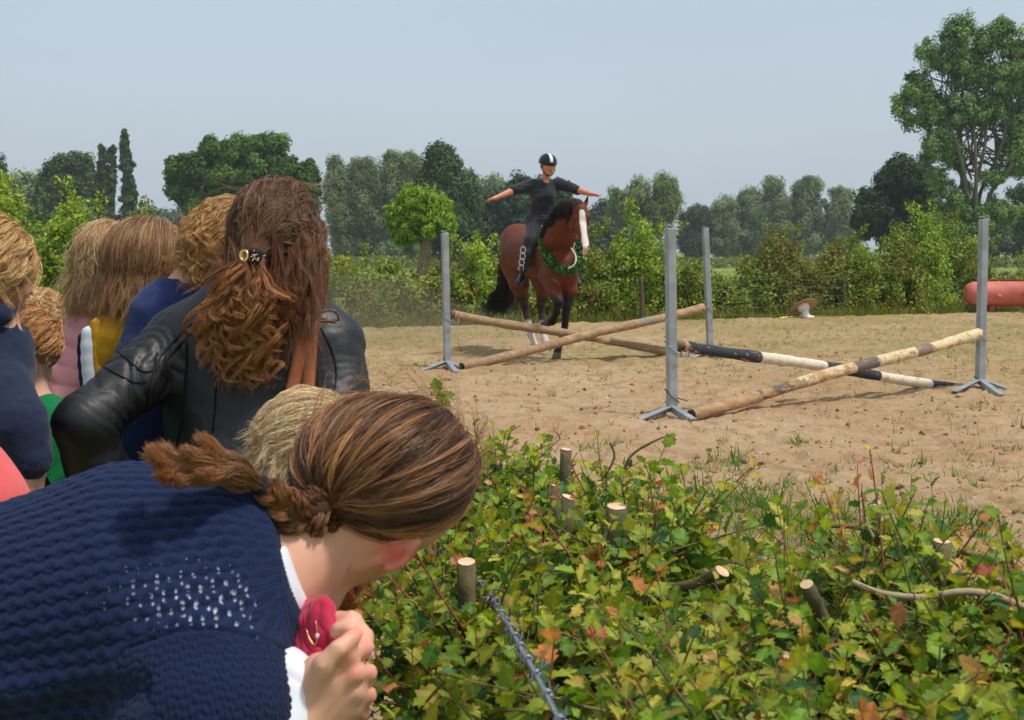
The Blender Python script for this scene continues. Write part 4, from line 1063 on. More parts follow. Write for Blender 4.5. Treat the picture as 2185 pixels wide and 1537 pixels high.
    for p in crest:
        p = p + RNG.normal(size=3) * .012; G.append([p + [.03, 0, .01], p + [-.03, -.05, .015], p + [-.09, -.10, -.04], p + [-.12 + RNG.normal() * .015, -.12, -.12], p + [-.12 + RNG.normal() * .02, -.13, -.20 * RNG.uniform(.8, 1.2)]])
    for i in range(10):
        p = A(1236 + RNG.normal() * 4, 434, 17.75); G.append([p, p + [0, -.06, .0], p + [RNG.normal() * .02, -.08, -.05], p + [RNG.normal() * .02, -.085, -.09], p + [RNG.normal() * .02, -.08, -.13]])
    V, Q, cc = hair_mesh(resample(G, 10), 26, [.012, .014, .016, .018, .018, .018, .018, .016, .014, .01], .0035, [(22, 18, 18), (34, 26, 24), (16, 14, 14)], frizz=.006)
    obj('mane', V, Q, M_HAIR_DARK, root, col=cc)
    G = []
    for i in range(60):
        s = A(1088, 545, 20.25) + RNG.normal(size=3) * .03; e = A(1047 + RNG.normal() * 13 + 12 * (i % 3), 664 + RNG.normal() * 9 - 5 * (i % 3), 20.6 + RNG.normal() * .1)
        G.append([s, s + [-.05, .12, -.05], A(1082 + RNG.normal() * 5, 600, 20.4), A(1070 + RNG.normal() * 9, 638, 20.5), e])
    V, Q, cc = hair_mesh(resample(G, 14), 34, np.interp(np.linspace(0, 1, 14), [0, .4, 1], [.03, .06, .05]), .005, [(22, 18, 18), (36, 28, 26), (14, 12, 12)], frizz=.02, shorten=.4)
    obj('tail', V, Q, M_HAIR_DARK, root, col=cc)
    return root
horse()

def rider():
    A = at
    base = A(1155, 480, 19.0); 
    root = empty('person', base, 'rider in black with a riding helmet sitting with both arms stretched out', 'person')
    hc = A(1169, 354, 18.95); B = basis((.35, -1, -.06), (.02, 0, 1))
    hp = head_prims(hc, B, 1.14)
    neck = [C(A(1166, 368, 19.0), A(1163, 392, 19.02), .052, .06, .02)]
    tor = [C(A(1141, 396, 19.0), A(1187, 394, 18.98), .062, .062, .04), E(A(1161, 412, 18.98), (.178, .12, .18), None, .05), E(A(1152, 418, 18.88), (.062, .05, .06), None, .04), E(A(1173, 418, 18.88), (.062, .05, .06), None, .04), E(A(1157, 442, 19.0), (.158, .11, .14), None, .06), E(A(1152, 472, 19.02), (.195, .15, .13), None, .06)]
    ua_l = limb([A(1138, 394, 19.0), A(1094, 408, 18.95)], [.072, .056], .03); fa_l = limb([A(1094, 408, 18.95), A(1056, 423, 18.8)], [.051, .029], .02)
    ua_r = limb([A(1190, 392, 18.98), A(1232, 406, 18.9)], [.072, .056], .03); fa_r = limb([A(1232, 406, 18.9), A(1263, 415, 18.75)], [.051, .029], .02)
    dl = A(1026, 431, 18.7) - A(1056, 423, 18.8); h_l = hand_prims(A(1056, 423, 18.8), dl, (0, -.3, -1), -1, 1.0, .05)
    dr = A(1290, 417, 18.6) - A(1263, 415, 18.75); h_r = hand_prims(A(1263, 415, 18.75), dr, (0, -.3, -1), 1, 1.0, .03)
    th_l = limb([A(1143, 478, 18.98), A(1134, 515, 18.8), A(1128, 542, 18.75)], [.118, .095, .068], .05); ca_l = limb([A(1128, 542, 18.75), A(1123, 562, 18.82), A(1114, 592, 18.95)], [.066, .062, .038], .03)
    ft_l = limb([A(1115, 593, 18.95), A(1107, 604, 18.72)], [.042, .034], .02)
    th_r = limb([A(1160, 480, 18.98), A(1196, 515, 18.95), A(1214, 540, 18.95)], [.118, .095, .068], .05); ca_r = limb([A(1214, 540, 18.95), A(1224, 568, 19.05), A(1228, 594, 19.15)], [.066, .06, .038], .03)
    ft_r = limb([A(1228, 595, 19.12), A(1234, 606, 18.95)], [.04, .034], .02)
    allp = hp + neck + tor + ua_l + fa_l + ua_r + fa_r + h_l + h_r + th_l + ca_l + ft_l + th_r + ca_r + ft_r
    V, Q = skin(allp, .011, .02, smooth_it=1)
    L = lambda p: hc + B @ np.array(p)
    c = skin_col(V, (214, 142, 112), 3, [(L((0, .045, .0)), .0, (0,0,0), 0), (L((.033, .098, .006)), .016, (50, 34, 30), 1.3), (L((-.033, .098, .006)), .016, (50, 34, 30), 1.3), (L((.04, .08, -.025)), .035, (206, 112, 88), .4), (L((-.04, .08, -.025)), .035, (206, 112, 88), .4), (L((0, .115, -.068)), .026, (150, 62, 60), 1.2), (L((.034, .1, .022)), .016, (120, 80, 60), .7), (L((-.034, .1, .022)), .016, (120, 80, 60), .7)])
    obj('body', V, Q, M_SKIN, root, col=c); add_eyes(root, hc, B, 1.14)
    blk = mat('black_jersey', lin(44, 47, 54), .85, .2, var=.15, vscale=6, sheen=.2, bump=.3, bscale=14, bdist=.01)
    cut_l = (A(1092, 409, 18.95), A(1056, 423, 18.8) - A(1094, 408, 18.95)); cut_r = (A(1236, 407, 18.9), A(1263, 415, 18.75) - A(1232, 406, 18.9))
    garment('shirt', root, tor + ua_l + fa_l[:0] + ua_r, blk, .010, .012, .04, cuts=[(A(1150, 480, 19), (0, 0, -1))], carve=[E(A(1167, 382, 18.86), (.075, .09, .062))], wrinkle=lambda V: .012 * fbm(V * [1, 1, 2.2], 9, 3, 4) + .004 * np.sin(V[:, 2] * 95 + 5 * vnoise(V, 6, 2)) * np.clip(vnoise(V, 5, 9) + .3, 0, 1))
    br = mat('black_breeches', lin(46, 44, 50), .8, .25, var=.12, sheen=.2)
    garment('breeches', root, tor[-2:] + th_l + ca_l + th_r + ca_r, br, .006, .012, .04, cuts=[(A(1150, 458, 19), (0, 0, 1))], wrinkle=lambda V: .004 * fbm(V, 10, 3, 5))
    bt = mat('black_leather', lin(30, 31, 35), .4, .5, var=.1)
    for ca, ft in ((ca_l, ft_l), (ca_r, ft_r)):
        garment('boot', root, ca[1:] + ft, bt, .014, .011, .02)
    # half chaps laced with pale loops
    m = mat('pale_lacing', lin(206, 204, 206), .6)
    for i, (a, b) in enumerate(((1116, 534), (1115, 547), (1113, 560), (1112, 573))):
        t = np.linspace(0, 2 * math.pi, 18)[:-1] if i < 3 else np.linspace(-.6, math.pi + .6, 14)
        cc = A(a, b, 18.66); P = cc + np.stack([.034 * np.cos(t), 0 * t - .01, .045 * np.sin(t)], 1)
        v, f = tube_np(np.vstack([P, P[:1]]) if i < 3 else P, .006, 6, caps=False); obj('boot_loop', v, f[0], m, root)
    # helmet
    hm = mat('helmet_shell', lin(18, 18, 21), .3, .5, var=.05)
    shell = [E(L((0, -.010, .045)), (.122, .148, .122), B)]
    V, Q = skin(shell, .008, cuts=[(L((0, 0, .022)), -B[:, 2] + .22 * B[:, 1] * -1)])
    px, py = to_px(V); lx = (V - hc) @ B
    col = np.where((np.abs(lx[:, 0] - .0) < .021)[:, None] & (lx[:, 2] > .05)[:, None], lin(226, 230, 236), lin(18, 18, 21))
    hm2 = mat('helmet_paint', (1, 1, 1), .3, .5, attr=True, var=.03)
    obj('helmet', V, Q, hm2, root, col=col)
    V, Q = skin([E(L((0, .142, .034)), (.072, .050, .011), B)], .007); obj('helmet_peak', V, Q, hm, root)
    mb = MB()
    for x in (-1, 1): mb.tube(spline([L((x * .100, .01, .01)), L((x * .088, .03, -.06)), L((x * .035, .06, -.128)), L((0, .065, -.134))], 10), .007, 6)
    mb.build('chin_strap', hm, root)
    v, f = tube_np([A(1150, 461, 18.84), A(1166, 461, 18.84)], .012, 6); obj('belt', v, f, bt, root)
rider()

def garland():
    A = at
    P = spline([A(1176, 478, 18.95), A(1163, 488, 18.78), A(1157, 512, 18.55), A(1162, 540, 18.36), A(1176, 562, 18.24), A(1196, 575, 18.16), A(1216, 576, 18.14), A(1231, 566, 18.2), A(1238, 545, 18.4), A(1234, 515, 18.6), A(1215, 488, 18.85), A(1192, 474, 19.0), A(1176, 478, 18.95)], 80)
    root = empty('garland', A(1196, 575, 18.16), 'green leafy wreath hanging round the horse neck', 'wreath')
    v, f = tube_np(P, .018, 6, caps=False); obj('twine', v, f[0], M_TWIG, root)
    n = 2300; i = RNG.integers(0, 80, n); o = RNG.normal(size=(n, 3)); o /= np.linalg.norm(o, axis=1)[:, None]
    p = P[i] + o * (RNG.uniform(.01, .068, n) * (1 + .5 * np.sin(i * .9) * np.sin(i * .37)))[:, None]; cc = np.array([lin(62, 112, 46), lin(88, 142, 62), lin(44, 88, 36), lin(150, 186, 130)])
    v, f, c = leaf_cards(p, o + RNG.normal(size=(n, 3)) * .4, RNG.uniform(.03, .058, n), cc[RNG.choice(4, n, p=[.4, .3, .24, .06])])
    obj('leaves', v, f, M_FAR_LEAF, root, col=c, smooth=False)
    S = spline([A(1219, 530, 18.25), A(1228, 545, 18.12), A(1228, 560, 18.05), A(1221, 569, 18.05), A(1212, 573, 18.05)], 16)
    v, f = tube_np(S, .010, 7); o = obj('neck_rope', v, f, mat('white_rope', lin(222, 214, 206), .8), origin=S[0]); tag(o, 'white neck rope showing at the horse throat above the wreath', 'rope')
garland()

# ------------------------------------------------------------------ hair styling helpers
def on_head(c, B, rad, d):
    """points on the hair ellipsoid for directions d (n x 3, head frame)"""
    d = d / (np.linalg.norm(d, axis=-1)[..., None] + 1e-9)
    return np.asarray(c) + (d * rad) @ B.T

def slerp_path(a, b, t):
    a = a / np.linalg.norm(a, axis=1)[:, None]; b = b / np.linalg.norm(b, axis=1)[:, None]
    w = np.arccos(np.clip((a * b).sum(1), -.999, .999))[:, None, None]
    t = t[None, :, None]
    return (np.sin((1 - t) * w) * a[:, None] + np.sin(t * w) * b[:, None]) / np.sin(w)

def rand_dirs(n, cond):
    out = []
    while sum(len(o) for o in out) < n:
        d = RNG.normal(size=(n * 3, 3)); d /= np.linalg.norm(d, axis=1)[:, None]; out.append(d[cond(d)])
    return np.concatenate(out)[:n]

def scalp(name, parent, c, B, rad, colr, cond_cut=None, h=.008, extra=()):
    """hair mass under the loose strands"""
    V, Q = skin([E(c, np.array(rad) * .97, B)] + list(extra), h, .02, cuts=cond_cut or ())
    N = normals(V, Q); V = V + N * (.0025 * vnoise(V, 60, 4))[:, None]
    col = np.array(lin(*colr)) * (1 + .2 * fbm(V, 60, 2, 3))[:, None]
    return obj(name, V, Q, M_HAIR, parent, col=col)

def head_hair(parent, c, B, rad, pal, pole, target, n, fall=None, per=22, spread=.006, r=.0008, K=16, tips=None, frizz=.002, lift=.05, wave=(.0, 3), region=None, name='hair', extra_sets=(), jit=.25, seed=0, shorten=.2, fall_jit=.02, bright=.35, flow=.75):
    """strands from roots all over the scalp, combed along the head towards `target` (head frame), then falling along `fall` world offsets"""
    cond = region or (lambda d: d[:, 2] > -.25)
    d0 = rand_dirs(n, cond); tg = np.array(target, float)[None] + RNG.normal(size=(n, 3)) * jit
    m = 9; t = np.linspace(0, flow, m); D = slerp_path(d0, tg, t)
    Lf = 1 + lift * np.sin(np.linspace(0, 1, m) * math.pi)[None, :, None] * RNG.uniform(.3, 1.3, (n, 1, 1)) + .03 * RNG.normal(size=(n, 1, 1))
    P = on_head(c, B, np.array(rad), D) ; P = np.asarray(c) + (P - c) * Lf
    if fall is not None:
        F = fall(P[:, -1], d0, n)      # n x j x 3 continuing points
        P = np.concatenate([P, F], 1)
    G = resample(P, K); t = np.linspace(0, 1, K)
    if wave[0]: G = G + wave[0] * np.sin(t[None, :, None] * wave[1] * 6.3 + RNG.uniform(0, 6.3, (n, 1, 3))) * t[None, :, None]
    return hair_mesh(G, per, spread, r, pal, tips, frizz, shorten=shorten, bright=bright)

def fall_down(length, drift=(0, 0, 0), out=.0, steps=4, jit=.02, head=None, radius=.1):
    def f(p, d0, n):
        pts = []; L = length * RNG.uniform(.75, 1.1, n)[:, None]; j = RNG.normal(size=(n, 3)) * jit
        for s in range(1, steps + 1):
            a = s / steps
            q = p + np.array([0, 0, -1.0]) * L * a + np.array(drift) * a + j * a ** 1.3
            if head is not None:
                v = q - head; v[:, 2] *= .35; dist = np.linalg.norm(v, axis=1)[:, None]; q = np.where(dist < radius, head + (q - head) * [1, 1, 0] * (radius / np.maximum(dist, .03)) + (q - head) * [0, 0, 1], q)
            pts.append(q)
        return np.stack(pts, 1)
    return f

BLOND = [(220, 178, 120), (200, 154, 98), (170, 126, 78), (236, 200, 144)]
PALE = [(240, 210, 162), (220, 184, 134), (246, 224, 184), (202, 160, 112)]
LIGHTBR = [(170, 130, 94), (146, 108, 78), (196, 154, 112), (124, 90, 64)]
BROWN = [(120, 88, 68), (98, 68, 52), (146, 110, 86), (78, 54, 42)]
AUBURN = [(164, 104, 60), (134, 82, 50), (190, 128, 76), (106, 66, 44)]
CHEST = [(100, 68, 48), (82, 54, 38), (126, 88, 62), (64, 42, 30)]

M_DENIM = mat('dark_denim', lin(34, 42, 62), .85, .2, var=.2, vscale=30, bump=.3, bscale=300)
M_SHOE = mat('shoe_leather', lin(50, 44, 40), .5, .4)
def legs(root, hip, Y, s=1.0, m=None, dx=.09):
    """trousers and shoes that carry the figure down to the ground"""
    h = np.asarray(hip, float); P = []
    for x in (-dx, dx):
        k = np.array([h[0] + x * 1.05, h[1] - .02, h[2] * .52]); a = np.array([h[0] + x * 1.1, h[1], .09])
        P.append((x, limb([h + [x, 0, -.02], k, a], [.088 * s, .062 * s, .045 * s], .04)))
    V, Q = skin([E(h, (.15 * s, .11 * s, .11 * s))] + P[0][1] + P[1][1], .016, .04)
    obj('trousers', V, Q, m or M_DENIM, root)
    for x, _ in P:
        a = np.array([h[0] + x * 1.1, h[1], .05]); V, Q = skin([C(a, a + [0, .13 * s, -.01], .042 * s, .038 * s)], .01, cuts=[((0, 0, 0.004), (0, 0, -1))]); obj('shoe', V, Q, M_SHOE, root)
    return [C(p[1], p[2], p[3] * .72, p[4] * .72, .03) for p in P[0][1] + P[1][1]] + [E(h, (.11 * s, .08 * s, .08 * s))]

def drape(scale, amp, seed, st=(1, 1, 1)): return lambda V: amp * fbm(V * np.array(st), scale, 3, seed)

# ------------------------------------------------------------------ woman in the black leather jacket
def leather_mat():
    m, N, L, b = new_mat('black_leather_jacket')
    b.inputs['Base Color'].default_value = (*lin(17, 17, 19), 1); b.inputs['Roughness'].default_value = .34; b.inputs['Specular IOR Level'].default_value = .6
    tc = N.new('ShaderNodeTexCoord')
    n1 = N.new('ShaderNodeTexNoise'); n1.inputs['Scale'].default_value = 16; n1.inputs['Detail'].default_value = 8; n1.inputs['Roughness'].default_value = .6
    n2 = N.new('ShaderNodeTexVoronoi'); n2.inputs['Scale'].default_value = 380
    mr = N.new('ShaderNodeMapRange'); mr.inputs['To Min'].default_value = .40; mr.inputs['To Max'].default_value = .62
    L.new(tc.outputs['Object'], n1.inputs['Vector']); L.new(tc.outputs['Object'], n2.inputs['Vector']); L.new(n1.outputs[0], mr.inputs[0]); L.new(mr.outputs[0], b.inputs['Roughness'])
    b1 = N.new('ShaderNodeBump'); b1.inputs['Strength'].default_value = .28; b1.inputs['Distance'].default_value = .010; L.new(n1.outputs[0], b1.inputs['Height'])
    b2 = N.new('ShaderNodeBump'); b2.inputs['Strength'].default_value = .25; b2.inputs['Distance'].default_value = .001; L.new(n2.outputs[0], b2.inputs['Height']); L.new(b1.outputs[0], b2.inputs['Normal'])
    L.new(b2.outputs[0], b.inputs['Normal']); return m

def surface_line(V, Q, pts, Y, n=40, lift=.002):
    """a line drawn over a surface, following it (seams, straps)"""
    from mathutils.bvhtree import BVHTree
    bvh = BVHTree.FromPolygons([tuple(v) for v in V], [tuple(int(i) for i in q) for q in Q]); out = []
    for a, b in spline(pts, n):
        t = at(a, b, Y); o = np.array([0, 0, CAM_H]); d = t - o; d /= np.linalg.norm(d)
        hit = bvh.ray_cast(Vector(o), Vector(d))
        if hit[0] is not None: out.append(np.array(hit[0]) + np.array(hit[1]) * lift * (1 if hit[1].dot(Vector(d)) < 0 else -1))
    return np.array(out)

def leather_woman():
    A = at; Y = 3.12
    root = empty('person', A(545, 1000, Y) * [1, 1, 0], 'woman with long wavy brown hair in a black leather jacket seen from behind', 'person')
    hc = A(586, 504, Y); B = basis((.45, 1, -.12), (.0, 0, 1)); rad = np.array([.082, .102, .112])
    hp = head_prims(hc, B, 1.0)
    neck = [C(A(588, 560, Y), A(560, 680, Y), .058, .062, .03)]
    tor = [C(A(400, 718, Y), A(698, 728, Y), .058, .060, .06), E(A(545, 800, Y), (.185, .115, .20), None, .08), E(A(525, 950, Y), (.165, .11, .20), None, .08), C(A(500, 655, Y), A(620, 660, Y), .05, .05, .06)]
    al = limb([A(380, 730, Y), A(290, 812, 3.02), A(178, 905, 2.92)], [.058, .050, .048], .03); fl = limb([A(178, 905, 2.92), A(200, 985, 2.95), A(285, 1060, 3.02)], [.048, .046, .038], .03)
    ar = limb([A(702, 740, Y), A(714, 830, 3.08), A(712, 930, 3.0)], [.064, .056, .05], .03); fr = limb([A(712, 930, 3.0), A(690, 1040, 2.85)], [.05, .036], .03)
    hd = hand_prims(A(292, 1062, 3.02), (.6, .1, -.6), (0, .6, .4), 1, .9, .3) + hand_prims(A(690, 1042, 2.85), (-.2, -.3, -1), (-1, 0, 0), 1, .9, .3)
    lg = legs(root, A(520, 1080, Y), Y, 1.05)
    V, Q = skin(hp + neck + tor + al + fl + ar + fr + hd + lg, .012, .02, smooth_it=1)
    obj('body', V, Q, M_SKIN, root, col=skin_col(V)); add_eyes(root, hc, B)
    # jacket: folds across the bent sleeve, ribbed shoulder, seams
    ml = leather_mat()
    aS, aE = A(380, 730, Y), A(178, 905, 2.92); fE = A(290, 1060, 3.02)
    def wr(V):
        w = .0045 * fbm(V * [1, 1, 1.4], 11, 4, 7)
        # folds: ridges across each sleeve, gathered at the elbow
        for p, q, seed in ((aS, aE, 1), (aE, fE, 2), (A(702, 740, Y), A(712, 930, 3.0), 3)):
            d = (q - p); Ln = np.linalg.norm(d); d /= Ln; s = (V - p) @ d; rad_ = np.linalg.norm(V - p - s[:, None] * d, axis=1)
            m_ = np.clip(1 - np.abs(s / Ln - .5) * 1.7, 0, 1) * (rad_ < .095)
            ph = s * 150 + 7 * vnoise(V, 9, seed) + 3 * vnoise(V, 22, seed + 3)
            w = w + m_ * .010 * (.5 - (1 - np.abs(np.sin(ph * .7))) ** 1.6) * np.clip(.55 + 1.1 * vnoise(V, 6, seed + 9), 0.15, 1)
        # quilted ribs on the shoulder cap
        d = aE - aS; Ln = np.linalg.norm(d); d /= Ln; s = (V - aS) @ d
        up = V - aS - s[:, None] * d
        m_ = ((s > .0) & (s < .13)).astype(float) * np.clip(up[:, 2] * 60, 0, 1)
        w = w + m_ * .0022 * np.abs(np.sin((up[:, 1] * .5 + up[:, 0]) * 260))
        # diagonal creases down the back
        w = w + .010 * (.4 - (1 - np.abs(np.sin((V[:, 2] * .9 + V[:, 0] * .55) * 30 + 3 * vnoise(V, 5, 11)))) ** 2) * np.clip(vnoise(V, 6, 13), 0, 1) * (V[:, 0] > -.66)
        return w
    jp = tor + al + fl + ar + fr + [C(A(545, 1000, Y), A(530, 1060, Y), .165, .16, .05)]
    Vj, Qj = skin(jp, .012, .05, cuts=[(A(525, 1120, Y), (0, 0, -1)), ], carve=[C(A(588, 560, Y), A(564, 655, Y), .062, .066)], off=.012)
    Vj, Qj = subdivide(Vj, Qj); Vj = Vj + normals(Vj, Qj) * wr(Vj)[:, None]
    jk = obj('jacket', Vj, Qj, ml, root)
    seam = mat('seam', lin(12, 12, 14), .55, .3)
    for pts in ([(410, 690), (345, 760), (318, 830), (310, 960)], [(420, 700), (356, 770), (330, 835), (322, 960)], [(685, 700), (712, 760), (716, 820), (690, 900)],
                [(400, 700), (396, 800), (388, 900), (372, 960), (362, 1000)], [(470, 680), (462, 800), (456, 900), (440, 1000)], [(240, 740), (300, 790), (330, 790)], [(205, 775), (285, 815), (318, 812)], [(600, 860), (560, 960), (545, 1000)]):
        P = surface_line(Vj, Qj, pts, Y, 40, .0012)
        if len(P) > 4:
            P = spline(P[::3], 40); v, f = tube_np(P, .0022, 5); obj('seam', v, f, seam, jk)
    # collar
    V, Q = skin(limb([A(415, 668, Y - .02), A(470, 650, Y - .07), A(560, 640, Y - .085), A(640, 650, Y - .05), A(668, 668, Y)], [.018, .02, .02, .02, .018], .02), .008); obj('collar', V, Q, ml, root)
    # ---- hair: crown combed back into the clip, sides hanging, curls below the clip
    clip = A(533, 548, Y - .135)
    cd = (clip - hc) @ B; 
    def to_clip(p, d0, n): return np.stack([p * .45 + clip * .55 + RNG.normal(size=(n, 3)) * .005, clip + RNG.normal(size=(n, 3)) * .008], 1)
    sets = []
    sets.append(head_hair(root, hc, B, rad * 1.03, BROWN, None, cd, 900, to_clip, 13, .0060, .00055, 18, ((168, 112, 76), .35), .0015, .10, (.0, 1.2), region=lambda d: (d[:, 2] > .0) | ((d @ B.T)[:, 0] < .2) & (d[:, 2] > -.5), jit=.07, flow=.84))
    # right side mass falling behind the shoulder
    Wd = lambda x: (B.T @ np.array(x))
    def side_r(p, d0, n):
        e = A(652, 665, Y - .06) + RNG.normal(size=(n, 3)) * [.018, .04, .03]; m_ = A(664, 560, Y - .05) + RNG.normal(size=(n, 3)) * [.014, .04, .02]
        tip = e + np.c_[RNG.normal(size=n) * .03 - .01, RNG.normal(size=n) * .02, -.03 - .08 * RNG.random(n)]
        return np.stack([p * .4 + m_ * .6, m_, (m_ + e) / 2 + RNG.normal(size=(n, 3)) * .01, e, tip], 1)
    sets.append(head_hair(root, hc, B, rad * 1.08, BROWN, None, (B.T @ np.array([.85, -.35, -.1])), 420, side_r, 13, .008, .0006, 24, ((146, 90, 52), .5), .003, .08, (.009, 2.5), region=lambda d: ((d @ B.T)[:, 0] > .3) & ((d @ B.T)[:, 2] > -.3) & ((d @ B.T)[:, 2] < .35), jit=.10, flow=.75))
    def side_l(p, d0, n):
        m_ = A(508, 545, Y - .06) + RNG.normal(size=(n, 3)) * [.02, .03, .02]; e = A(520, 640, Y - .14) + RNG.normal(size=(n, 3)) * [.05, .03, .03]
        return np.stack([m_, (m_ + e) / 2, e], 1)
    sets.append(head_hair(root, hc, B, rad * 1.03, BROWN, None, (B.T @ np.array([-.9, -.4, -.3])), 70, side_l, 14, .007, .0006, 18, ((150, 92, 52), .5), .003, .05, (.006, 2), region=lambda d: ((d @ B.T)[:, 0] < -.3) & ((d @ B.T)[:, 2] > -.3) & ((d @ B.T)[:, 2] < .3), jit=.10, flow=.7))
    # curls
    G = []
    for i in range(135):
        sx, sy = 536 + RNG.normal() * 9, 556 + RNG.normal() * 6
        ex = RNG.choice([432, 448, 468, 495, 525, 552, 578]) + RNG.normal() * 16; ey = np.interp(abs(ex - 530), [0, 60, 110], [855, 830, 760]) - RNG.gamma(1.5, 36); ey = max(ey, 630)
        d = -.115 - .05 * RNG.random()
        K_ = 44; t = np.linspace(0, 1, K_); x = sx + (ex - sx) * t ** .62; y = sy + (ey - sy) * t
        dep = np.interp(t, [0, .15, .4, 1], [-.15, -.165, d - .03, d + .015])
        P = np.array([A(x[j], y[j], Y + dep[j]) for j in range(K_)])
        amp = .0135 * RNG.uniform(.5, 1.5) * np.clip(t * 2.2 - .1, 0, 1) * (1 + .3 * t); w = RNG.uniform(2.2, 3.6) * 6.28 * (ey - sy) / 220; ph = RNG.uniform(0, 6.3); hand = RNG.choice([-1, 1])
        P = P + np.stack([amp * np.cos(w * t + ph), amp * .9 * np.sin(w * t + ph) * hand, amp * .45 * np.sin(w * t + ph + 1)], 1)
        G.append(P)
    tcl = np.linspace(0, 1, 44)
    sets.append(hair_mesh(np.array(G), 20, np.interp(tcl, [0, .3, .8, 1], [.006, .0058, .0038, .0016]), .0006, AUBURN + [(124, 78, 48)], ((232, 168, 100), .65), .0022, shorten=.18, bright=.4))  # golden tips brightened further: sunlight painted into the curl colour
    sets.append(hair_mesh(np.array(G)[:90] + RNG.normal(size=(90, 1, 3)) * .006, 5, np.interp(tcl, [0, .3, 1], [.010, .014, .012]), .0004, AUBURN, ((220, 150, 84), .5), .005, shorten=.3))
    # wavy tangle joining crown and curls on the right, plus stray hairs
    G = []
    for i in range(60):
        sx = RNG.uniform(580, 640); P = [A(sx, 560 + RNG.normal() * 20, Y - .12), A(sx + RNG.normal() * 12, 620, Y - .15), A(sx - 16 + RNG.normal() * 14, 650, Y - .15), A(sx - 30 + RNG.normal() * 20, 690 + RNG.normal() * 22, Y - .15)]
        P = spline(P, 26); t = np.linspace(0, 1, 26); ph = RNG.uniform(0, 6.3); w = RNG.uniform(2, 4) * 6.28; P = P + np.stack([.009 * np.cos(w * t + ph), .009 * np.sin(w * t + ph), 0 * t], 1) * t[:, None]; G.append(P)
    sets.append(hair_mesh(np.array(G), 20, np.interp(np.linspace(0, 1, 26), [0, .5, 1], [.008, .007, .004]), .0006, [(110, 66, 42), (134, 80, 46), (92, 54, 34)], ((176, 110, 58), .4), .004))
    G = []
    for i in range(24):
        th = RNG.uniform(-.5, 3.6); c0 = A(584, 496, Y); R_ = RNG.uniform(.096, .112); p = c0 + [R_ * math.cos(th), RNG.uniform(-.06, .06), R_ * math.sin(th) * 1.05]; dd = np.array([math.sin(th), 0, -math.cos(th)]) * (1 if th < 1.6 else -1)
        G.append([p, p + dd * .05 + (p - c0) * .06, p + dd * .1 + (p - c0) * .16 + RNG.normal(size=3) * .014, p + dd * .15 + RNG.normal(size=3) * .03])
    sets.append(hair_mesh(resample(np.array(G), 12), 3, .004, .0003, [(150, 108, 80)], None, .004))
    G = [[A(668, 690, Y - .08), A(700, 684, Y - .07), A(719, 690, Y - .06), A(712, 696, Y - .06), A(690, 690, Y - .08)], [A(672, 672, Y - .08), A(706, 662, Y - .07), A(722, 676, Y - .06), A(718, 694, Y - .05)]]
    sets.append(hair_mesh(np.array([spline(g, 20) for g in G]), 8, .003, .0007, AUBURN, None, .001, shorten=.05))
    scalp('scalp', root, hc, B, rad * 1.04, (70, 42, 30), extra=[C(A(636, 560, Y - .02), A(644, 640, Y - .04), .040, .026), C(A(545, 575, Y - .10), A(530, 690, Y - .12), .042, .030), C(A(560, 570, Y - .06), A(610, 640, Y - .06), .05, .045)])
    add_hair('hair', root, sets)
    # hair clip: dark velvet bow with a jewelled ring
    cm = mat('clip_velvet', lin(28, 30, 40), .8, .3, bump=.5, bscale=200); gm = mat('clip_gold', lin(216, 190, 120), .25, .6, metal=.8, var=.25, vscale=120)
    cl = empty('hair_clip', clip, None, None); cl.parent = root; cl.location = [float(x) for x in (clip - origin_of(root))]
    Vc, Qc = skin([E(A(545, 548, Y - .165), (.014, .010, .015)), C(A(540, 536, Y - .165), A(556, 540, Y - .16), .008, .007), C(A(538, 560, Y - .165), A(552, 566, Y - .16), .009, .007)], .003, .008); Vc = Vc + normals(Vc, Qc) * (.0018 * vnoise(Vc, 150))[:, None]; obj('bow', Vc, Qc, cm, cl)
    t = np.linspace(0, 2 * math.pi, 24); P = A(521, 546, Y - .168) + np.stack([.0075 * np.cos(t), .004 * np.sin(t), .0105 * np.sin(t)], 1); v, f = tube_np(P, .0032, 7, False); obj('ring', v, f[0], gm, cl)
    for i in range(16):
        q = A(545 + RNG.normal() * 6, 548 + RNG.normal() * 8, Y - .178); v, f = tube_np([q, q + [0, -.003, 0]], .0016, 6); obj('bead', v, f, gm, cl)
    # shoulder bag strap
    sm = mat('tan_leather', lin(190, 114, 76), .5, .4, var=.14, vscale=14, bump=.3, bscale=60, bdist=.003, hue2=lin(170, 98, 64))
    bag = empty('shoulder_bag', A(600, 900, Y - .16), 'tan leather shoulder bag hanging from two straps on the leather jacket', 'bag')
    def strap(pl, pr_, name):
        PL = surface_line(Vj, Qj, pl, Y, 30, .004); PR = surface_line(Vj, Qj, pr_, Y, 30, .004)
        n = min(len(PL), len(PR)); 
        if n < 4: return
        PL = spline(PL[np.linspace(0, len(PL) - 1, 8).astype(int)], 30); PR = spline(PR[np.linspace(0, len(PR) - 1, 8).astype(int)], 30)
        rows = [PL + (PR - PL) * a + np.array([0, -.0035, 0]) * math.sin(a * math.pi) for a in np.linspace(0, 1, 6)]
        v = np.stack(rows, 1).reshape(-1, 3); i = np.arange(29)[:, None] * 6; j = np.arange(5)[None]
        f = np.stack([i + j, i + j + 1, i + j + 7, i + j + 6], -1).reshape(-1, 4); o = obj(name, v, f, sm, bag); md = o.modifiers.new('thickness', 'SOLIDIFY'); md.thickness = .004; md.offset = 0
        for e in (PL, PR):
            v, f = tube_np(e + [0, -.002, 0], .0016, 5); obj('edge', v, f, mat('strap_edge', lin(120, 66, 42), .5), o)
    strap([(640, 655), (632, 720), (612, 820), (596, 886)], [(668, 655), (664, 720), (640, 820), (622, 888)], 'strap')
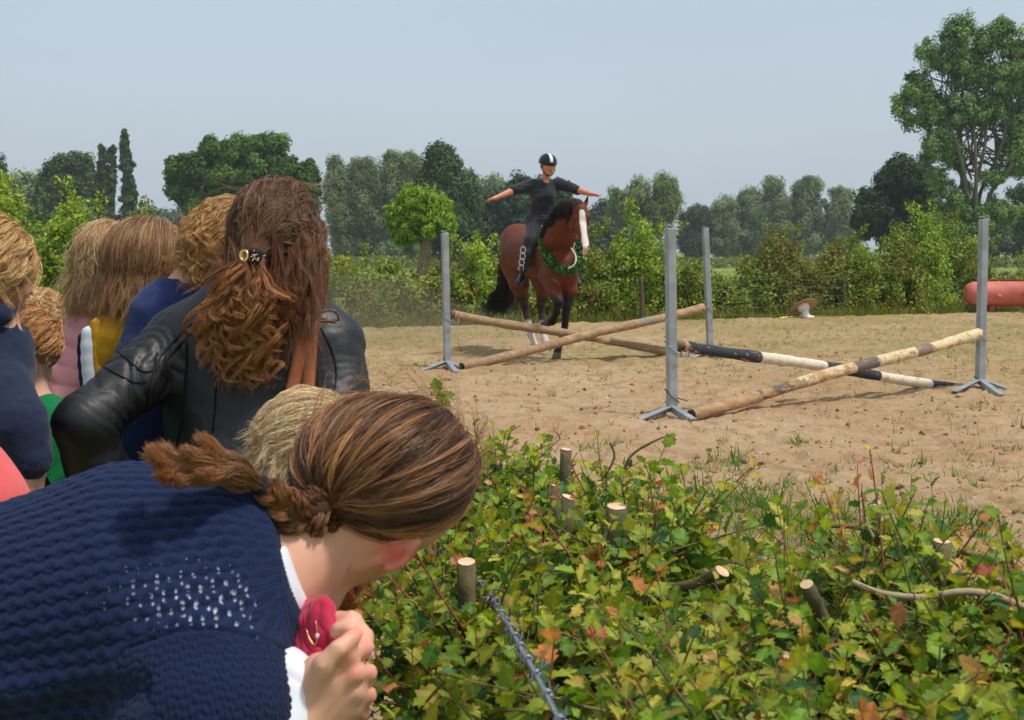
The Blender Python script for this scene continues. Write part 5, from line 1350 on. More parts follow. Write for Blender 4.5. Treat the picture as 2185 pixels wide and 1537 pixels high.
    strap([(656, 655), (650, 720), (645, 820), (646, 884)], [(680, 655), (678, 720), (674, 820), (672, 884)], 'strap')
    t = np.linspace(0, 2 * math.pi, 26); P = A(593, 896, Y - .17) + np.stack([.009 * np.cos(t), .003 * np.sin(t), .014 * np.sin(t)], 1); v, f = tube_np(P, .0022, 7, False); obj('ring', v, f[0], mat('brass', lin(220, 190, 130), .2, .6, metal=.9), bag)
    V, Q = skin([E(A(655, 1080, Y - .18), (.10, .05, .12)), C(A(593, 910, Y - .17), A(630, 990, Y - .18), .012, .03)], .012, .03); obj('bag_body', V, Q, sm, bag)
leather_woman()

# ------------------------------------------------------------------ the others in the row of spectators
def spectator(label, head, Yh, fwd, up, s, hairf, torso, arms, gm, base_px, leg_s=1.0, neck=None, hands=(), skin_base=(222, 168, 140), h=.011, wr=None, colf=None, gname='jacket', offs=.010, hip=None, sub=0, gcuts=(), flush=(), eyes=True, carve=()):
    root = empty('person', at(base_px[0], base_px[1], base_px[2]) * [1, 1, 0], label, 'person')
    hc = at(head[0], head[1], Yh); B = basis(fwd, up)
    hp = head_prims(hc, B, s)
    arm = [p for a in arms for p in a]
    hip = at(*hip) if hip is not None else at(base_px[0], base_px[1], base_px[2])
    lg = legs(root, hip, base_px[2], leg_s, dx=.07 * leg_s)
    allp = hp + (neck or []) + torso + arm + list(hands) + lg
    V, Q = skin(allp, h, .02, smooth_it=1)
    L = lambda p: hc + B @ (np.array(p) * s)
    fl = [(L((x * .085, -.01, -.01)), .03 * s, (222, 122, 104), .5) for x in (-1, 1)] + [(L((x * .05, .07, -.03)), .03 * s, (226, 140, 118), .4) for x in (-1, 1)] + [(L((0, .1, -.061)), .02 * s, (190, 100, 92), .8)]
    obj('body', V, Q, M_SKIN, root, col=skin_col(V, skin_base, 5, fl + list(flush)))
    if eyes: add_eyes(root, hc, B, s)
    o = garment(gname, root, torso + arm, gm, offs, h, .04, wrinkle=wr, colf=colf, sub=sub, cuts=gcuts, carve=carve)
    hairf(root, hc, B, s)
    return root, o

def short_hair(pal, rad=(.088, .108, .100), low=-.30, length=.05, n=260, tips=None, target=None, jit=.5, curl=.0, r=.0006, per=16, lift=.10, back=.0, tilt=.35):
    def f(root, hc, B, s, n=n, jit=jit):
        rd = np.array(rad) * s; c = hc + B @ np.array([0, -.012, .018]) * s
        cond = lambda d: (d[:, 2] > low + tilt * d[:, 1]) & ~((d[:, 1] > .55) & (d[:, 2] < .45))
        drop = fall_down(length, (0, 0, 0), jit=length * .35, steps=3)
        tg = target or (0, -.9, -.75)
        n = int(n * 1.9); jit = jit * .45
        st = head_hair(root, c, B, rd * 1.04, pal, None, tg, n, drop, per, .0065 * s, r, 14, tips, .0025, lift, (curl, 3), region=cond, jit=jit, flow=.42)
        st2 = head_hair(root, c, B, rd * 1.02, pal, None, tg, n // 3, fall_down(length * .5, jit=length * .3, steps=2), per, .0065 * s, r, 12, tips, .0025, lift * .6, (curl, 3), region=lambda d: cond(d) & (d[:, 2] < .4), jit=jit, flow=.2)
        scalp('scalp', root, c, B, rd, tuple(int(x * .75) for x in pal[1]), [(c + B @ np.array([0, -.02, low * .1 * s]) , -(B @ np.array([0, -tilt, 1.0]))), (c + B @ np.array([0, .075 * s, .0]), B @ np.array([0, 1., -.35]))])
        add_hair('hair', root, [st, st2])
    return f

def long_hair(pal, rad=(.092, .108, .105), length=.25, n=330, drift=(0, 0, 0), wave=(.004, 2), tips=None, low=-.3, r=.0009, per=20, jit=.035, target=None, wisps=0, spread=.008, lift=.05, back_only=False, extra=()):
    def f(root, hc, B, s):
        rd = np.array(rad) * s; c = hc + B @ np.array([0, -.010, .014]) * s
        cond = lambda d: (d[:, 2] > low) & ~((d[:, 1] > .45) & (d[:, 2] < .5))
        sets = []
        D = rand_dirs(n, cond)
        # parting: every root falls down its own side
        drop = fall_down(length, drift, jit=jit, steps=5)
        d0 = D; tg = d0 * [1.0, .75, 0] + [0, -.35, 0]; tg /= np.linalg.norm(tg, axis=1)[:, None] + 1e-6; tg[:, 2] = -.35
        m = 8; P = on_head(c, B, rd * 1.05, slerp_path(d0, tg, np.linspace(0, .92, m)))
        P = c + (P - c) * (1 + lift * np.sin(np.linspace(0, 1, m) * math.pi))[None, :, None] * (1 + .02 * RNG.normal(size=(n, 1, 1)))
        G = resample(np.concatenate([P, drop(P[:, -1], d0, n)], 1), 22); t = np.linspace(0, 1, 22)
        G = G + wave[0] * np.sin(t[None, :, None] * wave[1] * 6.3 + RNG.uniform(0, 6.3, (n, 1, 3))) * t[None, :, None]
        sets.append(hair_mesh(G, per, np.interp(t, [0, .5, 1], [spread, spread, spread * .7]), r * .8, pal, tips, .0018, shorten=.3))
        if wisps:
            k = RNG.integers(0, n, wisps); W = G[k] + np.cumsum(RNG.normal(size=(wisps, 22, 3)) * .004, axis=1) + (G[k] - c) * t[None, :, None] * .25 * RNG.random((wisps, 1, 1))
            sets.append(hair_mesh(W, 4, .008, .00045, [(226, 200, 160), (206, 172, 128)], None, .006))
        scalp('scalp', root, c, B, rd, tuple(int(x * .72) for x in pal[1]), [(c + B @ np.array([0, .07 * s, .0]), B @ np.array([0, 1., -.4]))], extra=extra)
        add_hair('hair', root, sets)
    return f

def puffer(V):
    # horizontal quilting lines every 5 cm
    z = V[:, 2] + .15 * (V[:, 0]) ; ph = (z / .046) % 1.0
    return .009 * (np.sin(ph * math.pi) ** .45) - .006 + .002 * fbm(V, 40, 2, 6)

def crowd():
    A = at
    navy = mat('navy_sweatshirt', lin(34, 42, 66), .9, .15, var=.12, vscale=20, bump=.5, bscale=24, bdist=.012, sheen=.15)
    # boy in navy hoodie
    Y = 2.95
    hands = hand_prims(A(66, 985, 2.78), (.1, .1, -1), (-1, .2, 0), 1, .8, .45)
    spectator('boy with layered blond hair in a navy hooded sweatshirt', (-26, 580), Y, (.85, .8, -.3), (0, 0, 1), .90,
        short_hair(BLOND, (.086, .104, .100), -.55, .045, 380, ((232, 190, 128), .5), (.25, -.8, -.9), .4, .003, lift=.14, tilt=.15),
        [E(A(-78, 800, Y), (.14, .10, .19)), C(A(-130, 745, Y), A(-24, 740, Y), .06, .055), E(A(-70, 950, Y), (.12, .10, .16))],
        [limb([A(-20, 748, Y), A(0, 850, 2.84), A(30, 905, 2.8)], [.058, .050, .044]), limb([A(36, 905, 2.8), A(62, 975, 2.78)], [.045, .034]), limb([A(-110, 745, Y), A(-150, 900, 2.9)], [.056, .045])],
        navy, (-35, 1060, Y), .9, [C(A(-20, 640, Y), A(-26, 700, Y), .048, .056)], hands, wr=drape(14, .007, 3, (1, 1, 1.6)), carve=[C(A(-4, 620, Y), A(-8, 690, Y), .056, .058)], sub=1)
    r_ = [o for o in scene.collection.objects if o.get('label', '').startswith('boy with layered')][0]
    V, Q = skin(limb([A(-90, 672, Y - .03), A(-40, 680, Y - .07), A(0, 672, Y - .06), A(30, 658, Y)], [.014, .018, .018, .012], .03), .008, .02); V = V + normals(V, Q) * (.004 * fbm(V, 30, 3, 4))[:, None]; obj('hood', V, Q, navy, r_)
    V, Q = skin([C(A(58, 965, 2.78), A(64, 990, 2.775), .037, .035)], .006); V = V + normals(V, Q) * (.0012 * np.sin(np.arctan2(V[:, 1] - 2.78, V[:, 0] - A(69, 970, 2.78)[0]) * 34))[:, None]; obj('cuff', V, Q, navy, r_)
    # coral sleeve, bottom left corner
    coral = mat('coral_knit', lin(222, 96, 96), .85, .2, var=.06, vscale=12, bump=.3, bscale=18, bdist=.01, sheen=.3)
    Y = 2.3
    spectator('person in a coral pink top whose shoulder enters the lower left corner', (-150, 800), Y, (.5, 1, -.3), (0, 0, 1), .95, short_hair(BROWN, n=120),
        [E(A(-190, 1100, Y), (.12, .10, .17)), C(A(-220, 1020, Y), A(-100, 1030, Y), .055, .05)],
        [limb([A(-72, 1020, Y), A(-46, 1090, Y), A(-40, 1240, Y)], [.060, .066, .055])], coral, (-130, 1250, Y), .9, [C(A(-150, 860, Y), A(-140, 950, Y), .05, .055)], wr=drape(8, .004, 8), eyes=False)
    # blond head behind at the very edge
    Y = 3.5
    spectator('person whose blond crown just shows at the left edge behind the boy in navy', (-78, 538), Y, (.3, 1, -.1), (0, 0, 1), .95, short_hair(BLOND, n=160), [E(A(-70, 760, Y), (.15, .1, .22))], [limb([A(-30, 700, Y), A(-20, 900, Y)], [.055, .045])], navy, (-60, 980, Y), .9, [C(A(-48, 600, Y), A(-50, 650, Y), .05, .055)], eyes=False)
    # toddler with curls, plaid shirt
    Y = 4.4
    def plaid(V):
        c = np.tile(lin(26, 28, 36), (len(V), 1)); u = (V[:, 0] * .8 + V[:, 1] * .5 + V[:, 2] * .5) * 38; w = (V[:, 2] - V[:, 0] * .5) * 38
        thin = ((u % 1) < .12) | ((w % 1) < .12); blue = ((u % 3) < .5) & ((w % 3) < .6)
        c[thin] = lin(140, 150, 160); c[blue] = lin(30, 130, 200); return c
    pm = mat('plaid_flannel', (1, 1, 1), .85, .2, attr=True, var=.1)
    spectator('small child with pale blond curls in a black and blue checked shirt', (99, 676), Y, (.3, 1, -.2), (0, 0, 1), .62, short_hair(BLOND, (.088, .1, .105), -.6, .03, 300, ((236, 196, 136), .5), None, .7, .010, r=.001),
        [E(A(112, 800, Y), (.075, .07, .13), None, .03), C(A(88, 752, Y), A(122, 755, Y), .036, .036)], [limb([A(124, 760, Y), A(128, 850, Y)], [.036, .03])], pm, (108, 920, Y), .6, [C(A(100, 705, Y), A(104, 735, Y), .03, .034)], h=.009, colf=plaid, gname='shirt', sub=1)
    # boy looking down, green and grey top
    Y = 3.15
    def grn(V): return np.where((V[:, 0] < A(92, 900, Y)[0])[:, None] & (vnoise(V, 9, 2) < 3)[:, None], lin(120, 128, 120), lin(24, 122, 72))
    gm = mat('green_top', (1, 1, 1), .85, .2, attr=True, var=.1, bump=.4, bscale=20, bdist=.01)
    spectator('boy with combed blond hair and a bare ear bending his head in a green top', (50, 742), Y, (.9, .35, -.75), (.5, .2, 1), .72,
        short_hair([(204, 146, 88), (182, 122, 70), (224, 172, 112), (160, 104, 60)], (.082, .102, .098), .30, .010, 300, ((230, 180, 118), .4), (.5, -.3, -1), .4, .002, lift=.10, tilt=.45),
        [E(A(88, 985, Y), (.080, .08, .15), None, .04)], [limb([A(112, 900, Y), A(122, 1010, Y), A(100, 1060, Y - .05)], [.036, .034, .028])], gm, (95, 1090, Y), .75, [C(A(58, 800, Y), A(70, 890, Y), .036, .040)], colf=grn, gname='top', sub=1, wr=drape(16, .006, 3), skin_base=(230, 178, 150))
    # pale haired girl in pink quilted jacket
    Y = 3.65
    pink = mat('pink_quilted_nylon', lin(232, 156, 160), .5, .4, var=.05, vscale=10, bump=.25, bscale=30, bdist=.006)
    spectator('girl with wispy pale blond hair in a pink quilted jacket', (240, 560), Y, (.5, 1, -.05), (0, 0, 1), .88, long_hair([(214, 174, 126), (194, 150, 106), (230, 196, 148), (170, 126, 88)], (.084, .098, .096), .12, 420, (-.016, 0, 0), (.006, 2), ((216, 182, 138), .5), wisps=120, jit=.018, spread=.009),
        [E(A(245, 800, Y), (.13, .10, .18)), C(A(225, 705, Y), A(310, 705, Y), .055, .05), E(A(240, 930, Y), (.13, .10, .13))],
        [limb([A(212, 708, Y), A(178, 820, 3.55), A(150, 905, 3.5)], [.062, .058, .054]), limb([A(150, 905, 3.5), A(160, 985, 3.48)], [.052, .042])], pink, (240, 1040, Y), .85, [C(A(235, 620, Y), A(240, 680, Y), .045, .05)], wr=puffer, sub=1, offs=.016)
    # girl with light brown hair, mustard jacket with a lined hood
    Y = 3.52
    must = mat('mustard_cotton', lin(190, 142, 34), .85, .2, var=.1, bump=.3, bscale=40)
    r2, _ = spectator('girl with straight light brown hair in a mustard jacket', (318, 572), Y, (.35, 1, -.05), (0, 0, 1), .98, long_hair(LIGHTBR, (.096, .106, .106), .105, 900, (-.012, -.015, 0), (.006, 1.3), ((196, 146, 96), .45), jit=.013, spread=.008, lift=.05, per=12, r=.0006),
        [E(A(285, 860, Y), (.12, .10, .20)), C(A(235, 730, Y), A(340, 730, Y), .05, .05)], [limb([A(228, 735, Y), A(240, 900, Y)], [.05, .045])], must, (285, 1040, Y), .9, [C(A(296, 640, Y), A(290, 690, Y), .05, .055)], wr=drape(12, .005, 7))
    # hood lining: white and navy bands, mustard rib
    for nm, pts, rr, colr in (('hood_trim', [(176, 720), (178, 780), (184, 835), (190, 860)], .011, (34, 42, 72)), ('hood_lining', [(190, 712), (190, 770), (196, 822), (200, 852)], .017, (216, 222, 236)), ('ribbing', [(206, 690), (204, 740), (212, 790), (220, 822)], .013, (196, 148, 40))):
        P = spline([A(a, b, Y - .115) for a, b in pts], 20); V, Q = skin(limb(list(P[::3]), [rr * 1.15] * len(P[::3]), .01), .006, .01); 
        if nm == 'ribbing': V = V + normals(V, Q) * (.0007 * np.sin(V[:, 2] * 520))[:, None]
        obj(nm, V, Q, mat(nm + '_cloth', lin(*colr), .9, .15, var=.08), r2)
    V, Q = skin([E(A(232, 742, Y - .085), (.05, .05, .085)), E(A(262, 715, Y - .085), (.05, .045, .06))], .009, .03); V = V + normals(V, Q) * (.006 * fbm(V, 16, 3, 4))[:, None]; obj('hood', V, Q, must, r2)
    # person in the navy t-shirt leaning over, blond curls
    Y = 3.34
    tee = mat('navy_jersey', lin(44, 56, 104), .9, .15, var=.08, vscale=12, bump=.4, bscale=12, bdist=.02, sheen=.1)
    def curls(root, hc, B, s):
        c = hc + B @ np.array([0, -.01, .014]); rd = np.array([.088, .104, .100])
        cond = lambda d: (d[:, 2] > -.25) & ~((d[:, 1] > .5) & (d[:, 2] < .45))
        a = head_hair(root, c, B, rd * 1.04, BLOND[:3], None, (0, -.7, -.9), 380, fall_down(.025, jit=.02, steps=3), 18, .007, .0008, 22, ((232, 184, 116), .6), .003, .1, (.014, 3), region=cond, jit=.45, flow=.6)
        G = []
        for i in range(30):
            p = A(466 + RNG.normal() * 12, 462 + RNG.random() * 80, Y - .10); P = spline([p, p + [-.02, -.02, -.01 - .02 * RNG.random()], p + [-.036, -.03, -.035], p + [-.030 + RNG.normal() * .015, -.03, -.065]], 26); t = np.linspace(0, 1, 26); ph = RNG.uniform(0, 6)
            G.append(P + np.stack([.010 * np.cos(16 * t + ph), .01 * np.sin(16 * t + ph), .004 * np.cos(9 * t)], 1) * t[:, None])
        b = hair_mesh(np.array(G), 7, .004, .0008, [(214, 160, 92), (190, 134, 76), (230, 186, 124)], None, .002)
        scalp('scalp', root, c, B, rd, (130, 92, 58)); add_hair('hair', root, [a, b])
    spectator('person with blond curls in a navy t-shirt leaning to the right', (494, 540), Y, (.7, 1, -.3), (.35, 0, 1), .90, curls,
        [C(A(408, 690, Y), A(360, 840, Y), .115, .118), C(A(360, 840, Y), A(325, 965, Y), .118, .125), C(A(372, 668, Y), A(470, 690, Y), .062, .06)],
        [limb([A(350, 682, Y), A(320, 770, Y - .02), A(296, 870, Y - .04)], [.066, .054, .048])], tee, (330, 1080, Y), 1.0, [C(A(480, 545, Y), A(405, 625, Y), .054, .060)], wr=drape(7, .008, 3, (1, 1, 1.8)), gname='t_shirt', sub=1, skin_base=(224, 160, 126), carve=[C(A(500, 520, Y), A(418, 612, Y), .062, .064)])
    # small pale blond head behind the bending woman
    Y = 2.45
    spectator('child with tousled pale blond hair hidden behind the bending woman', (655, 975), Y, (.5, .8, -.4), (.1, 0, 1), .82, short_hair(PALE, (.096, .108, .108), -.6, .05, 520, ((244, 226, 190), .5), (-.7, -.6, -.6), .2, .0, r=.0005, lift=.10, tilt=.1),
        [E(A(650, 1190, Y), (.10, .08, .16))], [limb([A(600, 1130, Y), A(590, 1250, Y)], [.045, .036])], navy, (650, 1330, Y), .7, [C(A(655, 1040, Y), A(652, 1090, Y), .04, .045)], eyes=False)
    # auburn haired child in front of the bending woman
    Y = 2.2
    crim = mat('crimson_cotton', lin(190, 34, 72), .75, .25, var=.08, bump=.3, bscale=20, bdist=.008, sheen=.3)
    spectator('small child with auburn hair in crimson hidden behind the clasped hands', (672, 1188), Y, (-.2, 1, -.1), (0, 0, 1), .70, short_hair([(150, 70, 30), (120, 52, 24), (176, 90, 42)], (.090, .1, .1), -.8, .05, 260, None, (.9, -.2, -.9), .3, .004),
        [E(A(640, 1400, Y), (.080, .07, .14), None, .03)], [limb([A(600, 1345, Y), A(590, 1450, Y)], [.036, .03])], crim, (640, 1540, Y), .6, [C(A(668, 1240, Y), A(660, 1290, Y), .03, .035)], eyes=False, h=.009, gname='shirt')
    return crim
M_CRIMSON = crowd()

# ------------------------------------------------------------------ the bending woman in the navy sweater
def knit_mat():
    m, N, L, b = new_mat('navy_knit')
    b.inputs['Roughness'].default_value = .9; b.inputs['Specular IOR Level'].default_value = .15; b.inputs['Sheen Weight'].default_value = .04; b.inputs['Sheen Roughness'].default_value = .6
    a = N.new('ShaderNodeAttribute'); a.attribute_name = 'col'; L.new(a.outputs['Color'], b.inputs['Base Color'])
    u = N.new('ShaderNodeAttribute'); u.attribute_name = 'uvw'
    w = N.new('ShaderNodeTexWave'); w.wave_type = 'BANDS'; w.bands_direction = 'X'; w.inputs['Scale'].default_value = 88; w.inputs['Distortion'].default_value = 1.2; w.inputs['Detail'].default_value = 2; w.inputs['Detail Scale'].default_value = 3
    L.new(u.outputs['Vector'], w.inputs['Vector'])
    n = N.new('ShaderNodeTexNoise'); n.inputs['Scale'].default_value = 260; n.inputs['Detail'].default_value = 4; L.new(u.outputs['Vector'], n.inputs['Vector'])
    b1 = N.new('ShaderNodeBump'); b1.inputs['Strength'].default_value = .5; b1.inputs['Distance'].default_value = .0016; L.new(w.outputs['Fac'], b1.inputs['Height'])
    b2 = N.new('ShaderNodeBump'); b2.inputs['Strength'].default_value = .6; b2.inputs['Distance'].default_value = .0012; L.new(n.outputs[0], b2.inputs['Height']); L.new(b1.outputs[0], b2.inputs['Normal'])
    L.new(b2.outputs[0], b.inputs['Normal']); return m

def near_woman():
    A = at
    root = empty('person', A(-330, 1500, 1.74) * [1, 1, 0], 'woman in a navy knitted sweater bending over with her brown hair in a braid', 'person')
    hc = A(816, 1064, 1.86); B = basis((.40, .86, -.28), (.92, -.32, .22))
    hair_c = A(826, 998, 1.85); rad = np.array([.112, .118, .088])
    hp = head_prims(hc, B, 1.02)
    e_ax = A(890, 1152, 1.80) - A(822, 1208, 1.795); eB = basis(e_ax, (0, -.5, .8))
    hp += [E(A(858, 1184, 1.790), (.014, .027, .014), eB, .004), C(A(842, 1172, 1.775), A(890, 1156, 1.775), .0055, .006, .003), C(A(890, 1156, 1.775), A(866, 1196, 1.770), .006, .006, .003), C(A(866, 1196, 1.770), A(832, 1212, 1.775), .006, .008, .003)]
    neck = limb([A(540, 1215, 1.76), A(650, 1165, 1.79), A(775, 1120, 1.85)], [.075, .054, .058], .04) + [C(A(640, 1230, 1.80), A(760, 1185, 1.86), .030, .035, .03), C(A(655, 1255, 1.79), A(690, 1280, 1.80), .022, .02, .03)]
    tor = [C(A(-380, 1740, 1.78), A(60, 1385, 1.74), .19, .155, .06), C(A(60, 1385, 1.74), A(320, 1290, 1.73), .155, .142, .06), C(A(320, 1290, 1.73), A(465, 1250, 1.74), .140, .098, .10)]
    chest = [C(A(520, 1290, 1.82), A(380, 1500, 1.84), .070, .11, .06)]
    arm = limb([A(415, 1385, 1.64), A(440, 1520, 1.58), A(455, 1700, 1.56)], [.094, .074, .056], .05)
    fore = limb([A(455, 1700, 1.56), A(575, 1610, 1.58), A(652, 1500, 1.62)], [.050, .040, .030], .03)
    farm = limb([A(560, 1330, 1.92), A(690, 1600, 1.95), A(715, 1460, 1.80)], [.065, .045, .028], .03)
    k = .014
    def F(pts, rs): return limb([A(*p) for p in pts], [r * p[2] / FOC for r, p in zip(rs, pts)], .006)
    hand = [C(A(640, 1560, 1.62), A(690, 1445, 1.615), .032, .030, .02), C(A(660, 1560, 1.63), A(730, 1455, 1.62), .030, .024, .02), C(A(680, 1565, 1.635), A(742, 1500, 1.625), .026, .019, .02)]
    hand += F([(712, 1425, 1.615), (742, 1400, 1.60), (778, 1383, 1.635), (762, 1374, 1.69), (728, 1372, 1.71)], [24, 21, 19.5, 17, 14])
    hand += F([(722, 1455, 1.615), (754, 1438, 1.602), (787, 1437, 1.635), (768, 1430, 1.69), (735, 1424, 1.71)], [24, 21, 19.5, 17, 14])
    hand += F([(722, 1490, 1.62), (758, 1478, 1.61), (786, 1484, 1.64), (768, 1478, 1.69), (740, 1468, 1.71)], [23, 19, 18, 16, 14])
    hand += F([(712, 1525, 1.63), (750, 1516, 1.62), (774, 1525, 1.645), (760, 1520, 1.69), (738, 1512, 1.70)], [20, 17, 16, 14, 12])
    hand += F([(668, 1465, 1.60), (690, 1418, 1.583), (722, 1384, 1.583), (752, 1360, 1.60), (764, 1350, 1.61)], [27, 24, 19, 17.5, 14])
    h2 = [C(A(712, 1450, 1.78), A(712, 1370, 1.73), .028, .027, .02)]
    h2 += F([(700, 1355, 1.71), (722, 1322, 1.675), (752, 1322, 1.66), (782, 1358, 1.655), (784, 1392, 1.665)], [19, 18, 18.5, 17, 14])
    h2 += F([(698, 1365, 1.69), (722, 1345, 1.645), (748, 1344, 1.635), (766, 1358, 1.64)], [18, 17, 16, 14])
    h2 += F([(706, 1350, 1.74), (704, 1315, 1.745), (694, 1286, 1.75)], [16, 15, 12])
    hipp = A(-420, 1600, 1.8); lg = legs(root, hipp, 1.8, 1.1, dx=.10)
    # tendons and veins on the back of the hand
    body = hp + neck + [C(p[1], p[2], p[3] * .85, p[4] * .85, p[5]) for p in tor + chest + arm] + fore + farm + hand + h2 + lg
    V, Q = skin(body, .0060, .018, smooth_it=1)
    keep_near = V[:, 0] > A(560, 1300, 1.7)[0]
    L = lambda p: hc + B @ (np.array(p) * 1.02)
    def tend(V):
        w = np.zeros(len(V))
        for a, b in (((655, 1545, 1.59), (742, 1400, 1.59)), ((668, 1550, 1.59), (754, 1438, 1.59)), ((680, 1555, 1.60), (756, 1478, 1.6)), ((640, 1520, 1.59), (700, 1440, 1.58))):
            p, q = A(*a), A(*b); d = q - p; t = np.clip(((V - p) @ d) / d.dot(d), 0, 1); dist = np.linalg.norm((V - p - t[:, None] * d) * [1, .35, 1], axis=1); w += .0016 * np.exp(-(dist / .0035) ** 2)
        return w
    N = normals(V, Q); kn = sum(np.exp(-(np.linalg.norm(V - A(*p), axis=1) / .011) ** 2) for p in ((778, 1383, 1.62), (787, 1437, 1.62), (786, 1484, 1.63), (740, 1368, 1.575), (782, 1358, 1.64), (722, 1384, 1.57)))
    V = V + N * (.0009 * kn * np.sin((V[:, 0] * .6 + V[:, 2]) * 1500) * (V[:, 0] > -.35) + tend(V) + .0007 * fbm(V, 60, 3, 4) * (V[:, 0] > -.32))[:, None]
    pk = [(A(*p), .020, (226, 120, 104), .55) for p in ((782, 1383, 1.62), (790, 1437, 1.62), (788, 1484, 1.63), (775, 1525, 1.64), (764, 1350, 1.6), (784, 1392, 1.65), (742, 1400, 1.59), (754, 1438, 1.59))]
    c = skin_col(V, (226, 170, 144), 5, pk + [(A(860, 1184, 1.78), .040, (222, 96, 84), 1.1), (L((.05, .07, -.03)), .05, (214, 140, 116), .4)])
    obj('body', V, Q, M_SKIN, root, col=c); add_eyes(root, hc, B, 1.02)
    # nails
    nm = mat('fingernail', lin(232, 184, 168), .3, .5, var=.03)
    for p, d in (((789, 1396, 1.652), (.8, -.5, -.1)),):
        v, q = skin([E(A(*p), (.0058, .0035, .0065))], .0015, smooth_it=1); obj('nail', v, q, nm, root)
    # ---- sweater
    ncut = (A(622, 1205, 1.75), (.95, .05, .30))
    jp = tor + chest + arm
    Vs, Qs = skin(jp + [C(A(470, 1225, 1.74), A(590, 1190, 1.77), .105, .060, .06), C(A(600, 1340, 1.76), A(560, 1400, 1.76), .030, .04, .04)], .009, .06, cuts=[ncut], off=.012, carve=[C(A(560, 1200, 1.775), A(760, 1130, 1.85), .062, .060), E(A(700, 1240, 1.80), (.05, .06, .05))])
    Vs, Qs = subdivide(Vs, Qs); Vs, Qs = subdivide(Vs, Qs)
    a0 = A(-350, 1400, 1.74); a1 = A(600, 1220, 1.76); ax = (a1 - a0); ax /= np.linalg.norm(ax)
    w0 = Vs - a0; u = w0 @ ax; perp = w0 - u[:, None] * ax; e1 = np.array([0, -1, .0]); e1 -= ax * e1.dot(ax); e1 /= np.linalg.norm(e1); e2 = np.cross(ax, e1); e2 *= np.sign(e2[2])
    th = np.arctan2(perp @ e2, perp @ e1); v = th * .165
    # the near sleeve has its own direction
    s0, s1 = A(415, 1385, 1.64), A(455, 1700, 1.56); sd_ = s1 - s0; sl = np.linalg.norm(sd_); sd_ /= sl; ss = (Vs - s0) @ sd_; sr = np.linalg.norm(Vs - s0 - ss[:, None] * sd_, axis=1)
    px, py = to_px(Vs)
    seam_y = np.interp(px, [200, 270, 380, 450, 560, 640], [1500, 1385, 1350, 1345, 1365, 1402])
    sleeve = (py > seam_y) & (Vs[:, 1] < 1.75) & (px > 262)
    slu = np.arctan2((Vs - s0) @ np.cross(sd_, [0, 1, 0]), (Vs - s0) @ np.array([0, -1, 0])) * .09
    ring = np.linalg.norm(perp, axis=1)
    row = v / .0150 + .20 * np.sin(u * 2 * math.pi / .024) * np.where(np.floor(v / .015) % 2 == 0, 1, -1) + .35 * vnoise(Vs, 6, 2)
    ridge = np.abs(np.sin(row * math.pi)) ** .55
    scal = .5 + .5 * np.sin(u * 2 * math.pi / .024 + math.pi * np.floor(row))
    hgt = .0026 * ridge + .0022 * scal * ridge
    rowS = ss / .0105 + .2 * np.sin(slu * 2 * math.pi / .013)
    hS = .0020 * np.abs(np.sin(rowS * math.pi)) ** .7 + .0016 * np.abs(np.sin(slu * math.pi / .0065 + math.pi * .5 * np.floor(rowS)))
    hgt = np.where(sleeve, hS, hgt)
    dn = -((Vs - ncut[0]) @ (np.array(ncut[1]) / np.linalg.norm(ncut[1])))
    rib = dn < .030
    hgt = np.where(rib & ~sleeve, .0022 * np.abs(np.sin(v * math.pi / .0058)) + np.where(dn < .005, .001, 0), hgt)
    hgt = hgt - .004 * np.exp(-((py - seam_y) / 5.0) ** 2) * (px > 262) * (Vs[:, 1] < 1.75)
    folds = .010 * fbm(Vs * [1, 1, 1.2], 5, 3, 5) + .007 * np.sin((px * .35 + py) * .035 + 2 * vnoise(Vs, 6, 4)) * np.clip((py - 1360) / 120, 0, 1) * (px < 330)
    Ns = normals(Vs, Qs)
    base = np.array(lin(26, 41, 77)); groove_shade = np.array(lin(13, 22, 47)); g = np.clip(ridge, 0, 1)[:, None]  # same yarn throughout; shade between the ridges is painted into the colour
    col = np.where(sleeve[:, None], base * .72, base * g + groove_shade * (1 - g)) * (1 + .10 * fbm(Vs, 50, 2, 5))[:, None]  # sleeve darkened in the colour, painted shade on its lower position
    # open stitches: the white shirt below shows through small holes
    cu = u / .0130 + .5 * np.floor(row); cr_ = np.hypot((cu - np.round(cu)) * .0130, (row - np.floor(row) - .16) * .0145)
    cr2 = np.hypot((cu + .5 - np.round(cu + .5)) * .0130, (row - np.floor(row) - .66) * .0145)
    zone = np.exp(-(((px - 470) / 150) ** 2 + ((py - 1290) / 75) ** 2)) + .45 * np.exp(-(((px - 300) / 130) ** 2 + ((py - 1265) / 70) ** 2))
    ch = hash3(np.round(cu).astype(np.int64), np.floor(row).astype(np.int64), np.zeros(len(u), np.int64), 5)
    rr = .0021 * np.clip(zone * 1.1 - .12, 0, 1) * (.55 + .5 * ch); wh = (np.clip((rr - cr_) / .0010 + .5, 0, 1) * (zone > .18)); wh2 = np.clip((rr * .75 - cr2) / .0010 + .5, 0, 1) * (zone > .45)
    wh = np.maximum(wh, wh2) * (~sleeve) * (~rib)
    hgt = hgt - .003 * wh
    Vs = Vs + Ns * (hgt + folds)[:, None]
    col = col * (1 - wh[:, None]) + np.array(lin(206, 214, 236)) * wh[:, None]
    obj('sweater', Vs, Qs, knit_mat(), root, col=np.clip(col, 0, 1), uv=np.stack([np.where(sleeve, slu, u), np.where(sleeve, ss, v)], 1))
    # white shirt: collar edge and cuff
    wm = mat('white_cotton_shirt', lin(232, 234, 244), .8, .3, var=.03, bump=.15, bscale=300, bdist=.0006)
